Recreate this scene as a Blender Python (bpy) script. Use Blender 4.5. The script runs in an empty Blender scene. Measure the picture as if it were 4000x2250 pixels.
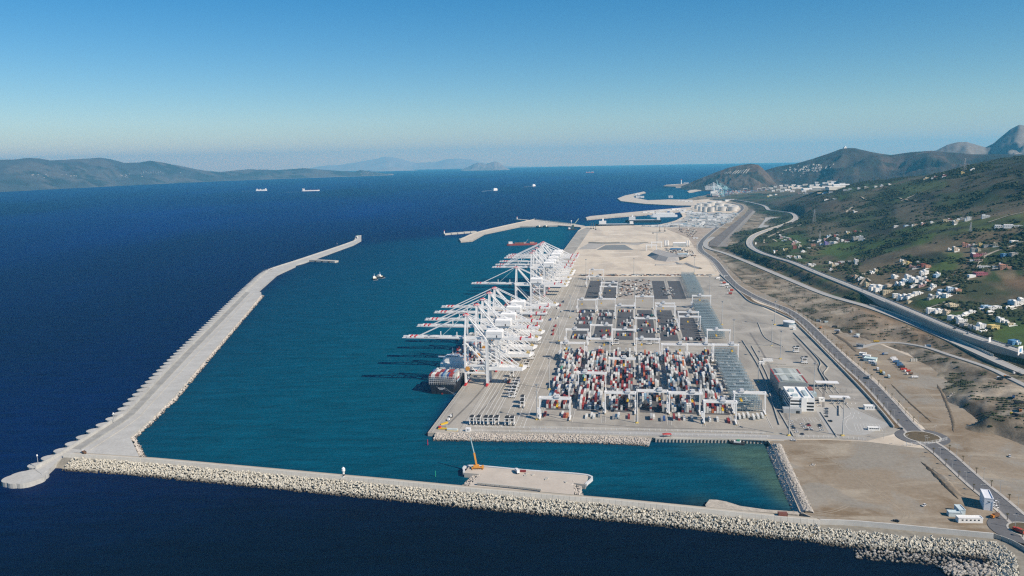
import bpy, bmesh, math, random
import numpy as np
from mathutils import Vector, Matrix
from mathutils.geometry import tessellate_polygon

# ------------------------------------------------------------------ camera, sky, sun, exposure
S = bpy.context.scene
F, CAMH, ROLL = 3040.0, 300.0, math.radians(1.1)
PITCH = math.atan((1125 - 623.7) / F)
_fw = np.array([0, math.cos(PITCH), -math.sin(PITCH)]); _r = np.array([1.0, 0, 0]); _u = np.cross(_r, _fw)
CR = _r * math.cos(ROLL) - _u * math.sin(ROLL); CU = _u * math.cos(ROLL) + _r * math.sin(ROLL)
cam = bpy.data.cameras.new('camera'); co = bpy.data.objects.new('camera', cam); S.collection.objects.link(co)
cam.sensor_width = 36; cam.lens = 36 * F / 4000; cam.clip_start = 1; cam.clip_end = 250000
co.matrix_world = Matrix(((CR[0], CU[0], -_fw[0], 0), (CR[1], CU[1], -_fw[1], 0), (CR[2], CU[2], -_fw[2], CAMH), (0, 0, 0, 1)))
S.camera = co
SUN_AZ, SUN_EL = math.radians(125), math.radians(39)      # clockwise from +Y
wd = bpy.data.worlds.new('World'); S.world = wd; wd.use_nodes = True
nt = wd.node_tree; bg = nt.nodes['Background']
sky = nt.nodes.new('ShaderNodeTexSky'); sky.sky_type = 'NISHITA'; sky.sun_disc = False
sky.sun_elevation = SUN_EL; sky.sun_rotation = SUN_AZ
sky.altitude = 300; sky.air_density = 1.0; sky.dust_density = 0.0; sky.ozone_density = 4.0
hs = nt.nodes.new('ShaderNodeHueSaturation'); hs.inputs['Saturation'].default_value = 1.42
nt.links.new(sky.outputs[0], hs.inputs['Color']); nt.links.new(hs.outputs[0], bg.inputs[0]); bg.inputs[1].default_value = 0.078
sl = bpy.data.lights.new('sun', 'SUN'); sl.energy = 5.0; sl.angle = math.radians(0.5); sl.color = (1.0, 0.90, 0.76)
so = bpy.data.objects.new('sun', sl); S.collection.objects.link(so)
sd = Vector((math.sin(SUN_AZ) * math.cos(SUN_EL), math.cos(SUN_AZ) * math.cos(SUN_EL), math.sin(SUN_EL)))
so.rotation_euler = sd.to_track_quat('Z', 'Y').to_euler(); so.location = (0, 0, 2000)
S.view_settings.view_transform = 'Standard'; S.view_settings.look = 'None'
S.view_settings.exposure = 0.3; S.view_settings.gamma = 1.0; S.view_settings.use_curve_mapping = False
S.cycles.use_denoising = False; S.cycles.use_adaptive_sampling = False; S.cycles.filter_width = 1.25; S.cycles.max_bounces = 6; S.cycles.volume_bounces = 1; S.cycles.diffuse_bounces = 3
S.cycles.sample_clamp_indirect = 4.0

# ------------------------------------------------------------------ helpers
random.seed(7)
COL = S.collection
RE = 6371000.0
def P(px, py, z=0.0):
    """photograph pixel -> the world point of the level z that it shows"""
    d = CR * (px - 2000) / F - CU * (py - 1125) / F + _fw
    t = (z - CAMH) / d[2]
    return (d[0] * t, d[1] * t, z)
def ray(px, py):
    return CR * (px - 2000) / F - CU * (py - 1125) / F + _fw
def Q(p):
    q = np.asarray(p, float) - np.array([0, 0, CAMH]); w = q @ _fw
    return 2000 + F * (q @ CR) / w, 1125 - F * (q @ CU) / w
TA = math.radians(8.9); TO = P(1671, 1690, 4)
TS, TC = math.sin(TA), math.cos(TA)
def T(u, v, z=4.0):                       # terminal frame: u along the quay, v inland
    return (TO[0] + u * TS + v * TC, TO[1] + u * TC - v * TS, z)
def TI(p):
    dx, dy = p[0] - TO[0], p[1] - TO[1]
    return (dx * TS + dy * TC, dx * TC - dy * TS)
TROT = -TA                                # local +x = v (inland), local +y = u
# --- materials
MATS = {}
def mat(name, rgb, rough=0.85, var=0.12, scale=0.15, metallic=0.0, bump=0.0, spec=0.3, attr=None, fine=None, alt=None):
    if name in MATS: return MATS[name]
    m = bpy.data.materials.new(name); m.use_nodes = True; t = m.node_tree; b = t.nodes['Principled BSDF']
    b.inputs['Roughness'].default_value = rough; b.inputs['Metallic'].default_value = metallic
    b.inputs['Specular IOR Level'].default_value = spec
    g = t.nodes.new('ShaderNodeNewGeometry')
    n = t.nodes.new('ShaderNodeTexNoise'); n.inputs['Scale'].default_value = scale; n.inputs['Detail'].default_value = 6; n.inputs['Roughness'].default_value = 0.65
    t.links.new(g.outputs['Position'], n.inputs['Vector'])
    r = t.nodes.new('ShaderNodeMapRange'); r.inputs[1].default_value = 0.25; r.inputs[2].default_value = 0.75
    r.inputs[3].default_value = 1 - var; r.inputs[4].default_value = 1 + var
    t.links.new(n.outputs[0], r.inputs[0])
    val = r.outputs[0]
    if fine:
        n2 = t.nodes.new('ShaderNodeTexNoise'); n2.inputs['Scale'].default_value = fine[0]; n2.inputs['Detail'].default_value = 4; n2.inputs['Roughness'].default_value = 0.7
        t.links.new(g.outputs['Position'], n2.inputs['Vector'])
        r2 = t.nodes.new('ShaderNodeMapRange'); r2.inputs[1].default_value = 0.3; r2.inputs[2].default_value = 0.7
        r2.inputs[3].default_value = 1 - fine[1]; r2.inputs[4].default_value = 1 + fine[1]
        t.links.new(n2.outputs[0], r2.inputs[0])
        mu = t.nodes.new('ShaderNodeMath'); mu.operation = 'MULTIPLY'
        t.links.new(val, mu.inputs[0]); t.links.new(r2.outputs[0], mu.inputs[1]); val = mu.outputs[0]
    mx = t.nodes.new('ShaderNodeMix'); mx.data_type = 'RGBA'; mx.blend_type = 'MULTIPLY'; mx.inputs[0].default_value = 1
    if attr:
        a = t.nodes.new('ShaderNodeAttribute'); a.attribute_name = attr; t.links.new(a.outputs['Color'], mx.inputs[6])
    else:
        mx.inputs[6].default_value = (*rgb, 1)
    if alt:
        for rgb2, sc2, lo, hi, stretch in alt:
            mp_ = t.nodes.new('ShaderNodeMapping'); mp_.inputs['Scale'].default_value = stretch; mp_.inputs['Rotation'].default_value = (0, 0, 0.6)
            t.links.new(g.outputs['Position'], mp_.inputs[0])
            n3 = t.nodes.new('ShaderNodeTexNoise'); n3.inputs['Scale'].default_value = sc2; n3.inputs['Detail'].default_value = 5; n3.inputs['Roughness'].default_value = 0.6; n3.inputs['Distortion'].default_value = 0.6
            t.links.new(mp_.outputs[0], n3.inputs['Vector'])
            r3 = t.nodes.new('ShaderNodeMapRange'); r3.inputs[1].default_value = lo; r3.inputs[2].default_value = hi; t.links.new(n3.outputs[0], r3.inputs[0])
            m3 = t.nodes.new('ShaderNodeMix'); m3.data_type = 'RGBA'; t.links.new(r3.outputs[0], m3.inputs[0])
            if mx.inputs[6].is_linked: t.links.new(mx.inputs[6].links[0].from_socket, m3.inputs[6])
            else: m3.inputs[6].default_value = mx.inputs[6].default_value
            m3.inputs[7].default_value = (*rgb2, 1); t.links.new(m3.outputs[2], mx.inputs[6])
    t.links.new(val, mx.inputs[7])
    t.links.new(mx.outputs[2], b.inputs['Base Color'])
    if bump:
        bp = t.nodes.new('ShaderNodeBump'); bp.inputs['Strength'].default_value = 1.0; bp.inputs['Distance'].default_value = bump
        t.links.new(n.outputs[0], bp.inputs['Height']); t.links.new(bp.outputs[0], b.inputs['Normal'])
    MATS[name] = m; return m
# --- mesh builder
class MB:
    def __init__(s): s.v = []; s.f = []; s.m = []
    def add(s, vs, fs, mi=0):
        o = len(s.v); s.v += [tuple(map(float, p)) for p in vs]; s.f += [tuple(i + o for i in f) for f in fs]; s.m += [mi] * len(fs); return s
    def box(s, c, d, rz=0.0, mi=0, taper=1.0):
        hx, hy, hz = d[0] / 2, d[1] / 2, d[2] / 2; ca, sa = math.cos(rz), math.sin(rz); vs = []
        for z, k in ((-hz, 1.0), (hz, taper)):
            for x, y in ((-hx, -hy), (hx, -hy), (hx, hy), (-hx, hy)):
                x *= k; y *= k
                vs.append((c[0] + x * ca - y * sa, c[1] + x * sa + y * ca, c[2] + z))
        return s.add(vs, [(3, 2, 1, 0), (4, 5, 6, 7), (0, 1, 5, 4), (1, 2, 6, 5), (2, 3, 7, 6), (3, 0, 4, 7)], mi)
    def bx(s, x0, x1, y0, y1, z0, z1, mi=0):
        return s.box(((x0 + x1) / 2, (y0 + y1) / 2, (z0 + z1) / 2), (x1 - x0, y1 - y0, z1 - z0), 0, mi)
    def beam(s, a, b, w, h=None, mi=0):
        h = h or w; a = Vector(a); b = Vector(b); d = (b - a)
        if d.length < 1e-6: return s
        d.normalize(); up = Vector((0, 0, 1)) if abs(d.z) < 0.95 else Vector((0, 1, 0))
        x = d.cross(up).normalized(); y = x.cross(d).normalized(); vs = []
        for p in (a, b):
            for i, j in ((-1, -1), (1, -1), (1, 1), (-1, 1)): vs.append(p + x * (i * w / 2) + y * (j * h / 2))
        return s.add(vs, [(3, 2, 1, 0), (4, 5, 6, 7), (0, 1, 5, 4), (1, 2, 6, 5), (2, 3, 7, 6), (3, 0, 4, 7)], mi)
    def cyl(s, c, r0, r1, z0, z1, n=12, mi=0, cap=True):
        vs = []
        for z, r in ((z0, r0), (z1, r1)):
            for i in range(n): vs.append((c[0] + r * math.cos(2 * math.pi * i / n), c[1] + r * math.sin(2 * math.pi * i / n), z))
        fs = [(i, (i + 1) % n, n + (i + 1) % n, n + i) for i in range(n)]
        if cap: fs += [tuple(range(n, 2 * n)), tuple(range(n - 1, -1, -1))]
        return s.add(vs, fs, mi)
    def disc(s, c, axis, r, w, n=16, mi=0):      # a wheel/reel
        a = Vector(axis).normalized(); up = Vector((0, 0, 1)) if abs(a.z) < 0.9 else Vector((1, 0, 0))
        x = a.cross(up).normalized(); y = a.cross(x); c = Vector(c); vs = []
        for k in (-w / 2, w / 2):
            for i in range(n): vs.append(c + a * k + x * (r * math.cos(2 * math.pi * i / n)) + y * (r * math.sin(2 * math.pi * i / n)))
        fs = [(i, (i + 1) % n, n + (i + 1) % n, n + i) for i in range(n)] + [tuple(range(n, 2 * n)), tuple(range(n - 1, -1, -1))]
        return s.add(vs, fs, mi)
    def poly(s, pts, z0, z1=None, mi=0, side=None):
        """flat polygon at z1 with sides down to z0 (pts: x,y)"""
        n = len(pts)
        ar = sum(pts[i][0] * pts[(i + 1) % n][1] - pts[(i + 1) % n][0] * pts[i][1] for i in range(n))
        if ar < 0: pts = pts[::-1]
        zt = z0 if z1 is None else z1
        tri = tessellate_polygon([[Vector((p[0], p[1], 0)) for p in pts]])
        tri = [t if ((pts[t[1]][0]-pts[t[0]][0])*(pts[t[2]][1]-pts[t[0]][1])-(pts[t[2]][0]-pts[t[0]][0])*(pts[t[1]][1]-pts[t[0]][1])) > 0 else t[::-1] for t in tri]
        s.add([(p[0], p[1], zt) for p in pts], tri, mi)
        if z1 is not None:
            s.add([(p[0], p[1], z0) for p in pts] + [(p[0], p[1], z1) for p in pts],
                  [(i, (i + 1) % n, n + (i + 1) % n, n + i) for i in range(n)], mi if side is None else side)
        return s
    def mesh(s, name, mats, smooth=False):
        me = bpy.data.meshes.new(name); me.from_pydata(s.v, [], s.f)
        for m in (mats if isinstance(mats, (list, tuple)) else [mats]): me.materials.append(m)
        if any(s.m): me.polygons.foreach_set('material_index', s.m)
        if smooth: me.polygons.foreach_set('use_smooth', [True] * len(me.polygons))
        me.update(); return me
    def obj(s, name, mats, parent=None, smooth=False):
        return link(name, s.mesh(name, mats, smooth), parent)
def link(name, data, parent=None, loc=None, rz=None):
    o = bpy.data.objects.new(name, data); COL.objects.link(o)
    if parent is not None: o.parent = parent
    if loc is not None: o.location = loc
    if rz is not None: o.rotation_euler = (0, 0, rz)
    return o
def tag(o, label, cat, group=None):
    o['label'] = label; o['category'] = cat
    if group: o['group'] = group
    return o
def thing(name, label, cat, loc=(0, 0, 0), rz=0.0, group=None):
    return tag(link(name, None, None, loc, rz), label, cat, group)
def struct(o): o['kind'] = 'structure'; return o
def stuff(o): o['kind'] = 'stuff'; return o
def place(kit, name, label, cat, loc, rz=0.0, group=None, scale=None):
    """kit: list of (part name, mesh, index of parent part or None)"""
    if len(kit) == 1:
        r = tag(link(name, kit[0][1], None, loc, rz), label, cat, group)
    else:
        r = thing(name, label, cat, loc, rz, group); made = []
        for pn, me, pi in kit:
            made.append(link(pn, me, r if pi is None else made[pi]))
    if scale: r.scale = scale
    return r
ORD = ['first', 'second', 'third', 'fourth', 'fifth', 'sixth', 'seventh', 'eighth', 'ninth', 'tenth', 'eleventh', 'twelfth', 'thirteenth', 'fourteenth', 'fifteenth', 'sixteenth', 'seventeenth', 'eighteenth', 'nineteenth', 'twentieth']
def ordn(i):
    if i < 20: return ORD[i]
    t = ['', '', 'twenty', 'thirty', 'forty', 'fifty', 'sixty', 'seventy', 'eighty', 'ninety']; n = i + 1
    if n >= 100: return ('one-hundredth' if n == 100 else 'hundred-and-' + ordn(n - 101)) if n < 200 else (('two-hundredth' if n == 200 else 'two-hundred-and-' + ordn(n - 201)))
    if n % 10 == 0: return t[n // 10][:-1] + 'ieth'
    return t[n // 10] + '-' + ORD[n % 10 - 1]
# --- numpy value noise
def _h(ix, iy, sd):
    n = (ix.astype(np.int64) * 374761393 + iy.astype(np.int64) * 668265263 + sd * 1442695041) & 0xffffffff
    n = ((n ^ (n >> 13)) * 1274126177) & 0xffffffff
    return ((n ^ (n >> 16)) & 0xffff) / 65535.0
def vnoise(x, y, sd=0):
    ix, iy = np.floor(x), np.floor(y); fx, fy = x - ix, y - iy
    fx = fx * fx * (3 - 2 * fx); fy = fy * fy * (3 - 2 * fy)
    a, b, c, d = _h(ix, iy, sd), _h(ix + 1, iy, sd), _h(ix, iy + 1, sd), _h(ix + 1, iy + 1, sd)
    return (a * (1 - fx) + b * fx) * (1 - fy) + (c * (1 - fx) + d * fx) * fy
def fbm(x, y, sd=0, o=5, g=0.5):
    s = 0; a = 1; n = 0
    for i in range(o): s = s + a * vnoise(x * 2 ** i, y * 2 ** i, sd + i); n += a; a *= g
    return s / n
def inpoly(x, y, poly):
    r = np.zeros(np.shape(x), bool); n = len(poly)
    for i in range(n):
        x0, y0 = poly[i]; x1, y1 = poly[(i + 1) % n]
        if y0 == y1: continue
        c = ((y0 > y) != (y1 > y)) & (x < (x1 - x0) * (y - y0) / (y1 - y0) + x0); r ^= c
    return r
def resample(pts, step):
    """Catmull-Rom through 3-D points, one sample about every step metres"""
    p = [np.array(q, float) for q in pts]; p = [2 * p[0] - p[1]] + p + [2 * p[-1] - p[-2]]; out = []
    for i in range(1, len(p) - 2):
        n = max(2, int(np.linalg.norm(p[i + 1] - p[i]) / step))
        for k in range(n):
            t = k / n
            out.append(0.5 * ((2 * p[i]) + (-p[i-1] + p[i+1]) * t + (2*p[i-1] - 5*p[i] + 4*p[i+1] - p[i+2]) * t*t + (-p[i-1] + 3*p[i] - 3*p[i+1] + p[i+2]) * t**3))
    out.append(p[-2]); return np.array(out)
def normals2(c):
    t = np.gradient(c[:, :2], axis=0); t /= np.linalg.norm(t, axis=1)[:, None] + 1e-9
    return np.stack([t[:, 1], -t[:, 0]], 1)          # to the right of travel
def ribbon(mb, c, o0, o1, z0, z1=None, mi=0):
    """strip between offsets o0 < o1 of the centre line (z0/z1: lift at each edge)"""
    n = normals2(c); z1 = z0 if z1 is None else z1; vs = []
    for i in range(len(c)):
        vs.append((c[i, 0] + n[i, 0] * o0, c[i, 1] + n[i, 1] * o0, c[i, 2] + z0)); vs.append((c[i, 0] + n[i, 0] * o1, c[i, 1] + n[i, 1] * o1, c[i, 2] + z1))
    return mb.add(vs, [(2 * i, 2 * i + 1, 2 * i + 3, 2 * i + 2) for i in range(len(c) - 1)], mi)
def wallstrip(mb, c, o, w, z0, z1, mi=0):
    """a wall of width w along offset o from z0 to z1 above the line"""
    ribbon(mb, c, o - w / 2, o + w / 2, z1, None, mi); n = normals2(c)
    for sgn in (-1, 1):
        vs = []
        for i in range(len(c)):
            x, y = c[i, 0] + n[i, 0] * (o + sgn * w / 2), c[i, 1] + n[i, 1] * (o + sgn * w / 2)
            vs += [(x, y, c[i, 2] + z0), (x, y, c[i, 2] + z1)]
        mb.add(vs, [(2*i, 2*i+1, 2*i+3, 2*i+2) if sgn < 0 else (2*i, 2*i+2, 2*i+3, 2*i+1) for i in range(len(c) - 1)], mi)
    for i in (0, len(c) - 1):                       # end caps
        a = (c[i, 0] + n[i, 0] * (o - w / 2), c[i, 1] + n[i, 1] * (o - w / 2)); b = (c[i, 0] + n[i, 0] * (o + w / 2), c[i, 1] + n[i, 1] * (o + w / 2))
        mb.add([(*a, c[i, 2] + z0), (*b, c[i, 2] + z0), (*b, c[i, 2] + z1), (*a, c[i, 2] + z1)], [(0, 1, 2, 3)], mi)
    return mb
def along(c, step, start=0.0):
    """points every step metres along c: (point, direction angle)"""
    d = np.r_[0, np.cumsum(np.linalg.norm(np.diff(c[:, :2], axis=0), axis=1))]; out = []
    s = start
    while s < d[-1]:
        i = min(np.searchsorted(d, s, 'right') - 1, len(c) - 2); t = (s - d[i]) / (d[i + 1] - d[i] + 1e-9)
        p = c[i] * (1 - t) + c[i + 1] * t; q = c[i + 1] - c[i]; out.append((p, math.atan2(q[1], q[0]))); s += step
    return out
# --- palette
CONC = mat('concrete', (0.335, 0.312, 0.27), var=0.12, scale=0.02, fine=(0.3, 0.06), alt=[((0.26, 0.243, 0.215), 0.03, .48, .62, (1, .25, 1)), ((0.385, 0.36, 0.315), 0.012, .5, .62, (1, 1, 1))])
CONC_L = mat('pale_concrete', (0.43, 0.415, 0.375), var=0.10, scale=0.05, fine=(0.5, 0.08))
WHITE = mat('white_paint', (0.74, 0.74, 0.73), 0.5, var=0.04, scale=0.3)
RED = mat('red_paint', (0.50, 0.03, 0.03), 0.5, var=0.1)
DARK = mat('dark_steel', (0.035, 0.037, 0.042), 0.6, var=0.2)
GREYM = mat('grey_steel', (0.30, 0.31, 0.32), 0.6, var=0.15)
YEL = mat('yellow_paint', (0.65, 0.42, 0.03), 0.55, var=0.1)
GLASS = mat('dark_glass', (0.02, 0.025, 0.03), 0.15, var=0.1, spec=0.5)
RUB = mat('rubber', (0.02, 0.02, 0.02), 0.9)
# ------------------------------------------------------------------ sea
def col_attr(me, name, arr):
    a = me.color_attributes.new(name, 'FLOAT_COLOR', 'POINT')
    c = np.ones((len(me.vertices), 4)); c[:, :arr.shape[1]] = arr; a.data.foreach_set('color', c.ravel())
def grid_faces(nr, nc, wrap=False):
    i, j = np.meshgrid(np.arange(nr - 1), np.arange(nc if wrap else nc - 1), indexing='ij'); k = (j + 1) % nc
    return np.stack([i * nc + j, i * nc + k, (i + 1) * nc + k, (i + 1) * nc + j], -1).reshape(-1, 4)
def fast_mesh(name, v, f, mats, smooth=True):
    me = bpy.data.meshes.new(name); me.vertices.add(len(v)); me.vertices.foreach_set('co', v.astype(np.float32).ravel())
    k = f.shape[1]; me.loops.add(f.size); me.loops.foreach_set('vertex_index', f.astype(np.int32).ravel())
    me.polygons.add(len(f)); me.polygons.foreach_set('loop_start', np.arange(0, f.size, k, dtype=np.int32))
    me.polygons.foreach_set('use_smooth', [bool(smooth)] * len(f))
    for m in mats: me.materials.append(m)
    me.update(calc_edges=True); me.validate(); return me
def blur(a, n):
    for _ in range(n):
        a = (a + np.roll(a, 1, 0) + np.roll(a, -1, 0) + np.roll(a, 1, 1) + np.roll(a, -1, 1)) / 5
    return a
HARB = [(330, 1700), (500, 1702), (590, 1634), (677, 1550), (805, 1400), (934, 1252), (1021, 1145), (1154, 1036), (1390, 958), (1470, 948), (1600, 935), (1760, 922), (1800, 930), (2062, 870), (2160, 862), (2270, 878), (2259, 900), (1671, 1690), (1675, 1705), (2557, 1720), (3000, 1730), (3130, 2000), (2240, 1937), (1500, 1880), (547, 1795)]
FARB = [(2290, 884), (2300, 862), (2560, 838), (2670, 846), (2640, 864), (2570, 880)]
FARB2 = [(2440, 775), (2530, 748), (2600, 728), (2780, 742), (2790, 776), (2530, 782)]
def wpoly(px, z=0.0): return [P(x, y, z)[:2] for x, y in px]
def sm_(x, a, b): x = np.clip((x - a) / (b - a), 0, 1); return x * x * (3 - 2 * x)
az = np.radians(np.r_[np.arange(-180, -44, 4.0), np.arange(-44, 44, 0.35), np.arange(44, 180, 4.0)])
rad = np.r_[1.0, 60, 140, 240, 340, np.geomspace(430, 7000, 190), np.geomspace(7600, 58000, 24)]
A_, R_ = np.meshgrid(az, rad); X_, Y_ = R_ * np.sin(A_), R_ * np.cos(A_)
wob = 40 * (fbm(X_ / 220, Y_ / 220, 3) - 0.5)
teal = inpoly(X_ + wob, Y_ + wob, wpoly(HARB)).astype(float)
teal += 0.75 * inpoly(X_, Y_, wpoly(FARB)) + 0.65 * inpoly(X_, Y_, wpoly(FARB2))
teal = blur(teal, 5)
ui = (X_ - TO[0]) * TS + (Y_ - TO[1]) * TC; vi = (X_ - TO[0]) * TC - (Y_ - TO[1]) * TS
teal *= np.clip(0.45 + (vi + 620) / 900.0, 0.35, 1.0) * (0.85 + 0.3 * fbm(X_ / 160, Y_ / 420, 8))
silt = inpoly(X_, Y_, wpoly([(2650, 1735), (3005, 1738), (3120, 1985), (3090, 1985), (2960, 1880), (2820, 1790), (2700, 1755)])).astype(float)
silt = np.clip(blur(silt, 4) * (0.62 + 1.1 * (fbm(X_ / 40, Y_ / 28, 21) - 0.15)), 0, 1)
sk = inpoly(X_, Y_, wpoly([(2700, 1945), (2790, 1950), (2765, 1985), (2650, 1972)])) * 0.25
silt = np.clip(silt + blur(sk, 2), 0, 1)
deep = np.clip(fbm(X_ / 900, Y_ / 2600, 30) * 1.1, 0, 1) * sm_(R_, 560, 1000)
WATER = bpy.data.materials.new('sea_water'); WATER.use_nodes = True
t = WATER.node_tree; b = t.nodes['Principled BSDF']
at = t.nodes.new('ShaderNodeAttribute'); at.attribute_name = 'water'
sp = t.nodes.new('ShaderNodeSeparateColor'); t.links.new(at.outputs['Color'], sp.inputs[0])
def mixc(t, fac, a, bb):
    m = t.nodes.new('ShaderNodeMix'); m.data_type = 'RGBA'; t.links.new(fac, m.inputs[0])
    for s_, val in ((6, a), (7, bb)):
        if isinstance(val, tuple): m.inputs[s_].default_value = (*val, 1)
        else: t.links.new(val, m.inputs[s_])
    return m.outputs[2]
d1 = mixc(t, sp.outputs[2], (0.0008, 0.0068, 0.021), (0.0014, 0.021, 0.140))
c1 = mixc(t, sp.outputs[0], d1, (0.0010, 0.072, 0.122))
c2 = mixc(t, sp.outputs[1], c1, (0.062, 0.125, 0.100))
mpw = t.nodes.new('ShaderNodeMapping'); mpw.inputs['Rotation'].default_value = (0, 0, math.radians(20)); mpw.inputs['Scale'].default_value = (0.22, 1, 1)
gw = t.nodes.new('ShaderNodeNewGeometry'); t.links.new(gw.outputs['Position'], mpw.inputs[0])
nw = t.nodes.new('ShaderNodeTexNoise'); nw.inputs['Scale'].default_value = 0.075; nw.inputs['Detail'].default_value = 8; nw.inputs['Roughness'].default_value = 0.75; t.links.new(mpw.outputs[0], nw.inputs['Vector'])
rw = t.nodes.new('ShaderNodeMapRange'); rw.inputs[1].default_value = .3; rw.inputs[2].default_value = .7; rw.inputs[3].default_value = .62; rw.inputs[4].default_value = 1.38; t.links.new(nw.outputs[0], rw.inputs[0])
mw = t.nodes.new('ShaderNodeMix'); mw.data_type = 'RGBA'; mw.blend_type = 'MULTIPLY'; mw.inputs[0].default_value = 1; t.links.new(c2, mw.inputs[6]); t.links.new(rw.outputs[0], mw.inputs[7])
t.links.new(mw.outputs[2], b.inputs['Base Color']); b.inputs['Roughness'].default_value = 0.5; b.inputs['IOR'].default_value = 1.333
b.inputs['Specular IOR Level'].default_value = 0.06
g = t.nodes.new('ShaderNodeNewGeometry')
mp = t.nodes.new('ShaderNodeMapping'); mp.inputs['Rotation'].default_value = (0, 0, math.radians(25)); mp.inputs['Scale'].default_value = (0.35, 1, 1)
t.links.new(g.outputs['Position'], mp.inputs[0])
n1 = t.nodes.new('ShaderNodeTexNoise'); n1.inputs['Scale'].default_value = 0.16; n1.inputs['Detail'].default_value = 7; n1.inputs['Roughness'].default_value = 0.72
t.links.new(mp.outputs[0], n1.inputs['Vector'])
bp = t.nodes.new('ShaderNodeBump'); bp.inputs['Strength'].default_value = 1.0; bp.inputs['Distance'].default_value = 3.5
t.links.new(n1.outputs[0], bp.inputs['Height']); t.links.new(bp.outputs[0], b.inputs['Normal'])
Zs = -R_ ** 2 / (2 * RE)
me = fast_mesh('sea', np.stack([X_, Y_, Zs], -1).reshape(-1, 3), grid_faces(len(rad), len(az), True)[:, ::-1], [WATER])
col_attr(me, 'water', np.stack([np.clip(teal, 0, 1), silt, deep], -1).reshape(-1, 3))
struct(link('sea', me))

# ------------------------------------------------------------------ harbour ground (level, about 4 m above the sea)
SAND = mat('sand_fill', (0.58, 0.505, 0.40), 0.95, var=0.08, scale=0.008, fine=(0.07, 0.07), alt=[((0.46, 0.40, 0.325), 0.012, .46, .62, (1, .3, 1)), ((0.63, 0.56, 0.46), 0.02, .54, .66, (.3, 1, 1))])
DIRT = mat('brown_dirt', (0.255, 0.208, 0.152), 0.95, var=0.14, scale=0.02, fine=(0.25, 0.14), bump=0.4, alt=[((0.19, 0.14, 0.088), 0.018, .50, .62, (1, .6, 1)), ((0.33, 0.285, 0.22), 0.03, .52, .63, (.3, 1, 1)), ((0.26, 0.235, 0.195), 0.012, .52, .6, (1, 1, 1))])
ASPH = mat('yard_asphalt', (0.085, 0.085, 0.09), 0.9, var=0.2, scale=0.03, fine=(0.2, 0.08))
ROADM = mat('road_asphalt', (0.125, 0.125, 0.13), 0.9, var=0.18, scale=0.05, fine=(0.4, 0.08))
ROADL = mat('pale_road', (0.36, 0.355, 0.34), 0.9, var=0.12, scale=0.03, fine=(0.3, 0.06))
PAINT = mat('road_paint', (0.70, 0.70, 0.67), 0.7, var=0.12, scale=0.5)
ROCK = mat('armour_rock', (0.40, 0.37, 0.33), 0.95, var=0.3, scale=0.25)
GROUND = [(1671, 1690), (2259, 900), (2283, 884), (2569, 878), (2600, 872), (2640, 861), (2667, 846), (2660, 832), (2690, 815), (2700, 806), (2700, 783), (2786, 776), (2792, 760), (2776, 741), (2770, 728), (2600, 727), (2600, 722), (2760, 712), (3000, 690), (5200, 660), (5600, 2600), (4300, 2260), (4150, 2190), (4005, 2118), (3881, 2086), (3333, 2040), (3200, 2033), (3124, 1999), (3012, 1737), (2996, 1716), (2557, 1709)]
mb = MB().poly(wpoly(GROUND, 4), -4, 4.0, 0, 1)
struct(mb.obj('harbour_ground', [SAND, CONC]))
def sheet(name, px, m, z):
    return struct(MB().poly(wpoly(px, 4), z).obj(name, m))
def sheet_t(name, uv, m, z):
    return struct(MB().poly([T(u, v)[:2] for u, v in uv], z).obj(name, m))
# quay apron and terminal concrete
sheet('terminal_pavement', [(1674, 1689), (2180, 1006), (2196, 1084), (2800, 1080), (2812, 1074), (2985, 1205), (3107, 1262), (3300, 1447), (3503, 1664), (3515, 1690), (3390, 1722), (3230, 1716), (2996, 1714), (2557, 1707)], CONC, 4.05)
sheet('quay_apron', [(2182, 1004), (2259, 903), (2290, 888), (2310, 890), (2236, 1000), (2225, 1030), (2202, 1070), (2196, 1083)], CONC, 4.05)
sheet('dirt_lot', [(3006, 1724), (3100, 1717), (3230, 1718), (3388, 1725), (3520, 1742), (3640, 1755), (3760, 1860), (3900, 1990), (3985, 2070), (3940, 2098), (3870, 2084), (3333, 2039), (3205, 2031), (3128, 1999)], DIRT, 4.05)
sheet('dirt_field', [(3160, 1255), (3250, 1280), (3400, 1330), (3700, 1450), (4200, 1600), (4600, 1900), (4400, 2250), (4010, 2110), (3880, 1950), (3700, 1770), (3590, 1650), (3420, 1480), (3310, 1390)], DIRT, 4.06)
for i in range(6):
    v0 = 118 + 37 * i
    for a, b_ in ((92, 372), (462, 722), (845, 1092)):
        if (i == 2 or i == 3) and a == 845: continue
        sheet_t('yard_asphalt_pad', [(a, v0 + 3), (b_, v0 + 3), (b_, v0 + 32), (a, v0 + 32)], ASPH, 4.10)
sheet_t('rubble_pad', [(848, 195), (1092, 195), (1092, 261), (848, 261)], mat('rubble_ground', (0.33, 0.29, 0.25), 0.95, var=0.5, scale=0.12, fine=(0.5, 0.3)), 4.10)
sheet('grey_pit', [(2330, 976), (2365, 958), (2440, 956), (2475, 976)], mat('wet_fill', (0.20, 0.205, 0.20), 0.8, var=0.2, scale=0.02), 4.10)
sheet('grey_fill', [(2255, 975), (2300, 950), (2520, 949), (2490, 958), (2440, 953), (2363, 955), (2326, 973)], mat('grey_fill', (0.36, 0.34, 0.31), 0.95, var=0.15, scale=0.02), 4.07)
sheet('brown_ground', [(2600, 893), (2790, 880), (2860, 850), (2790, 905), (2748, 938), (2735, 960), (2715, 970), (2690, 930)], mat('brown_fill', (0.36, 0.30, 0.24), 0.95, var=0.3, scale=0.02, fine=(0.06, 0.25)), 4.07)
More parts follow.
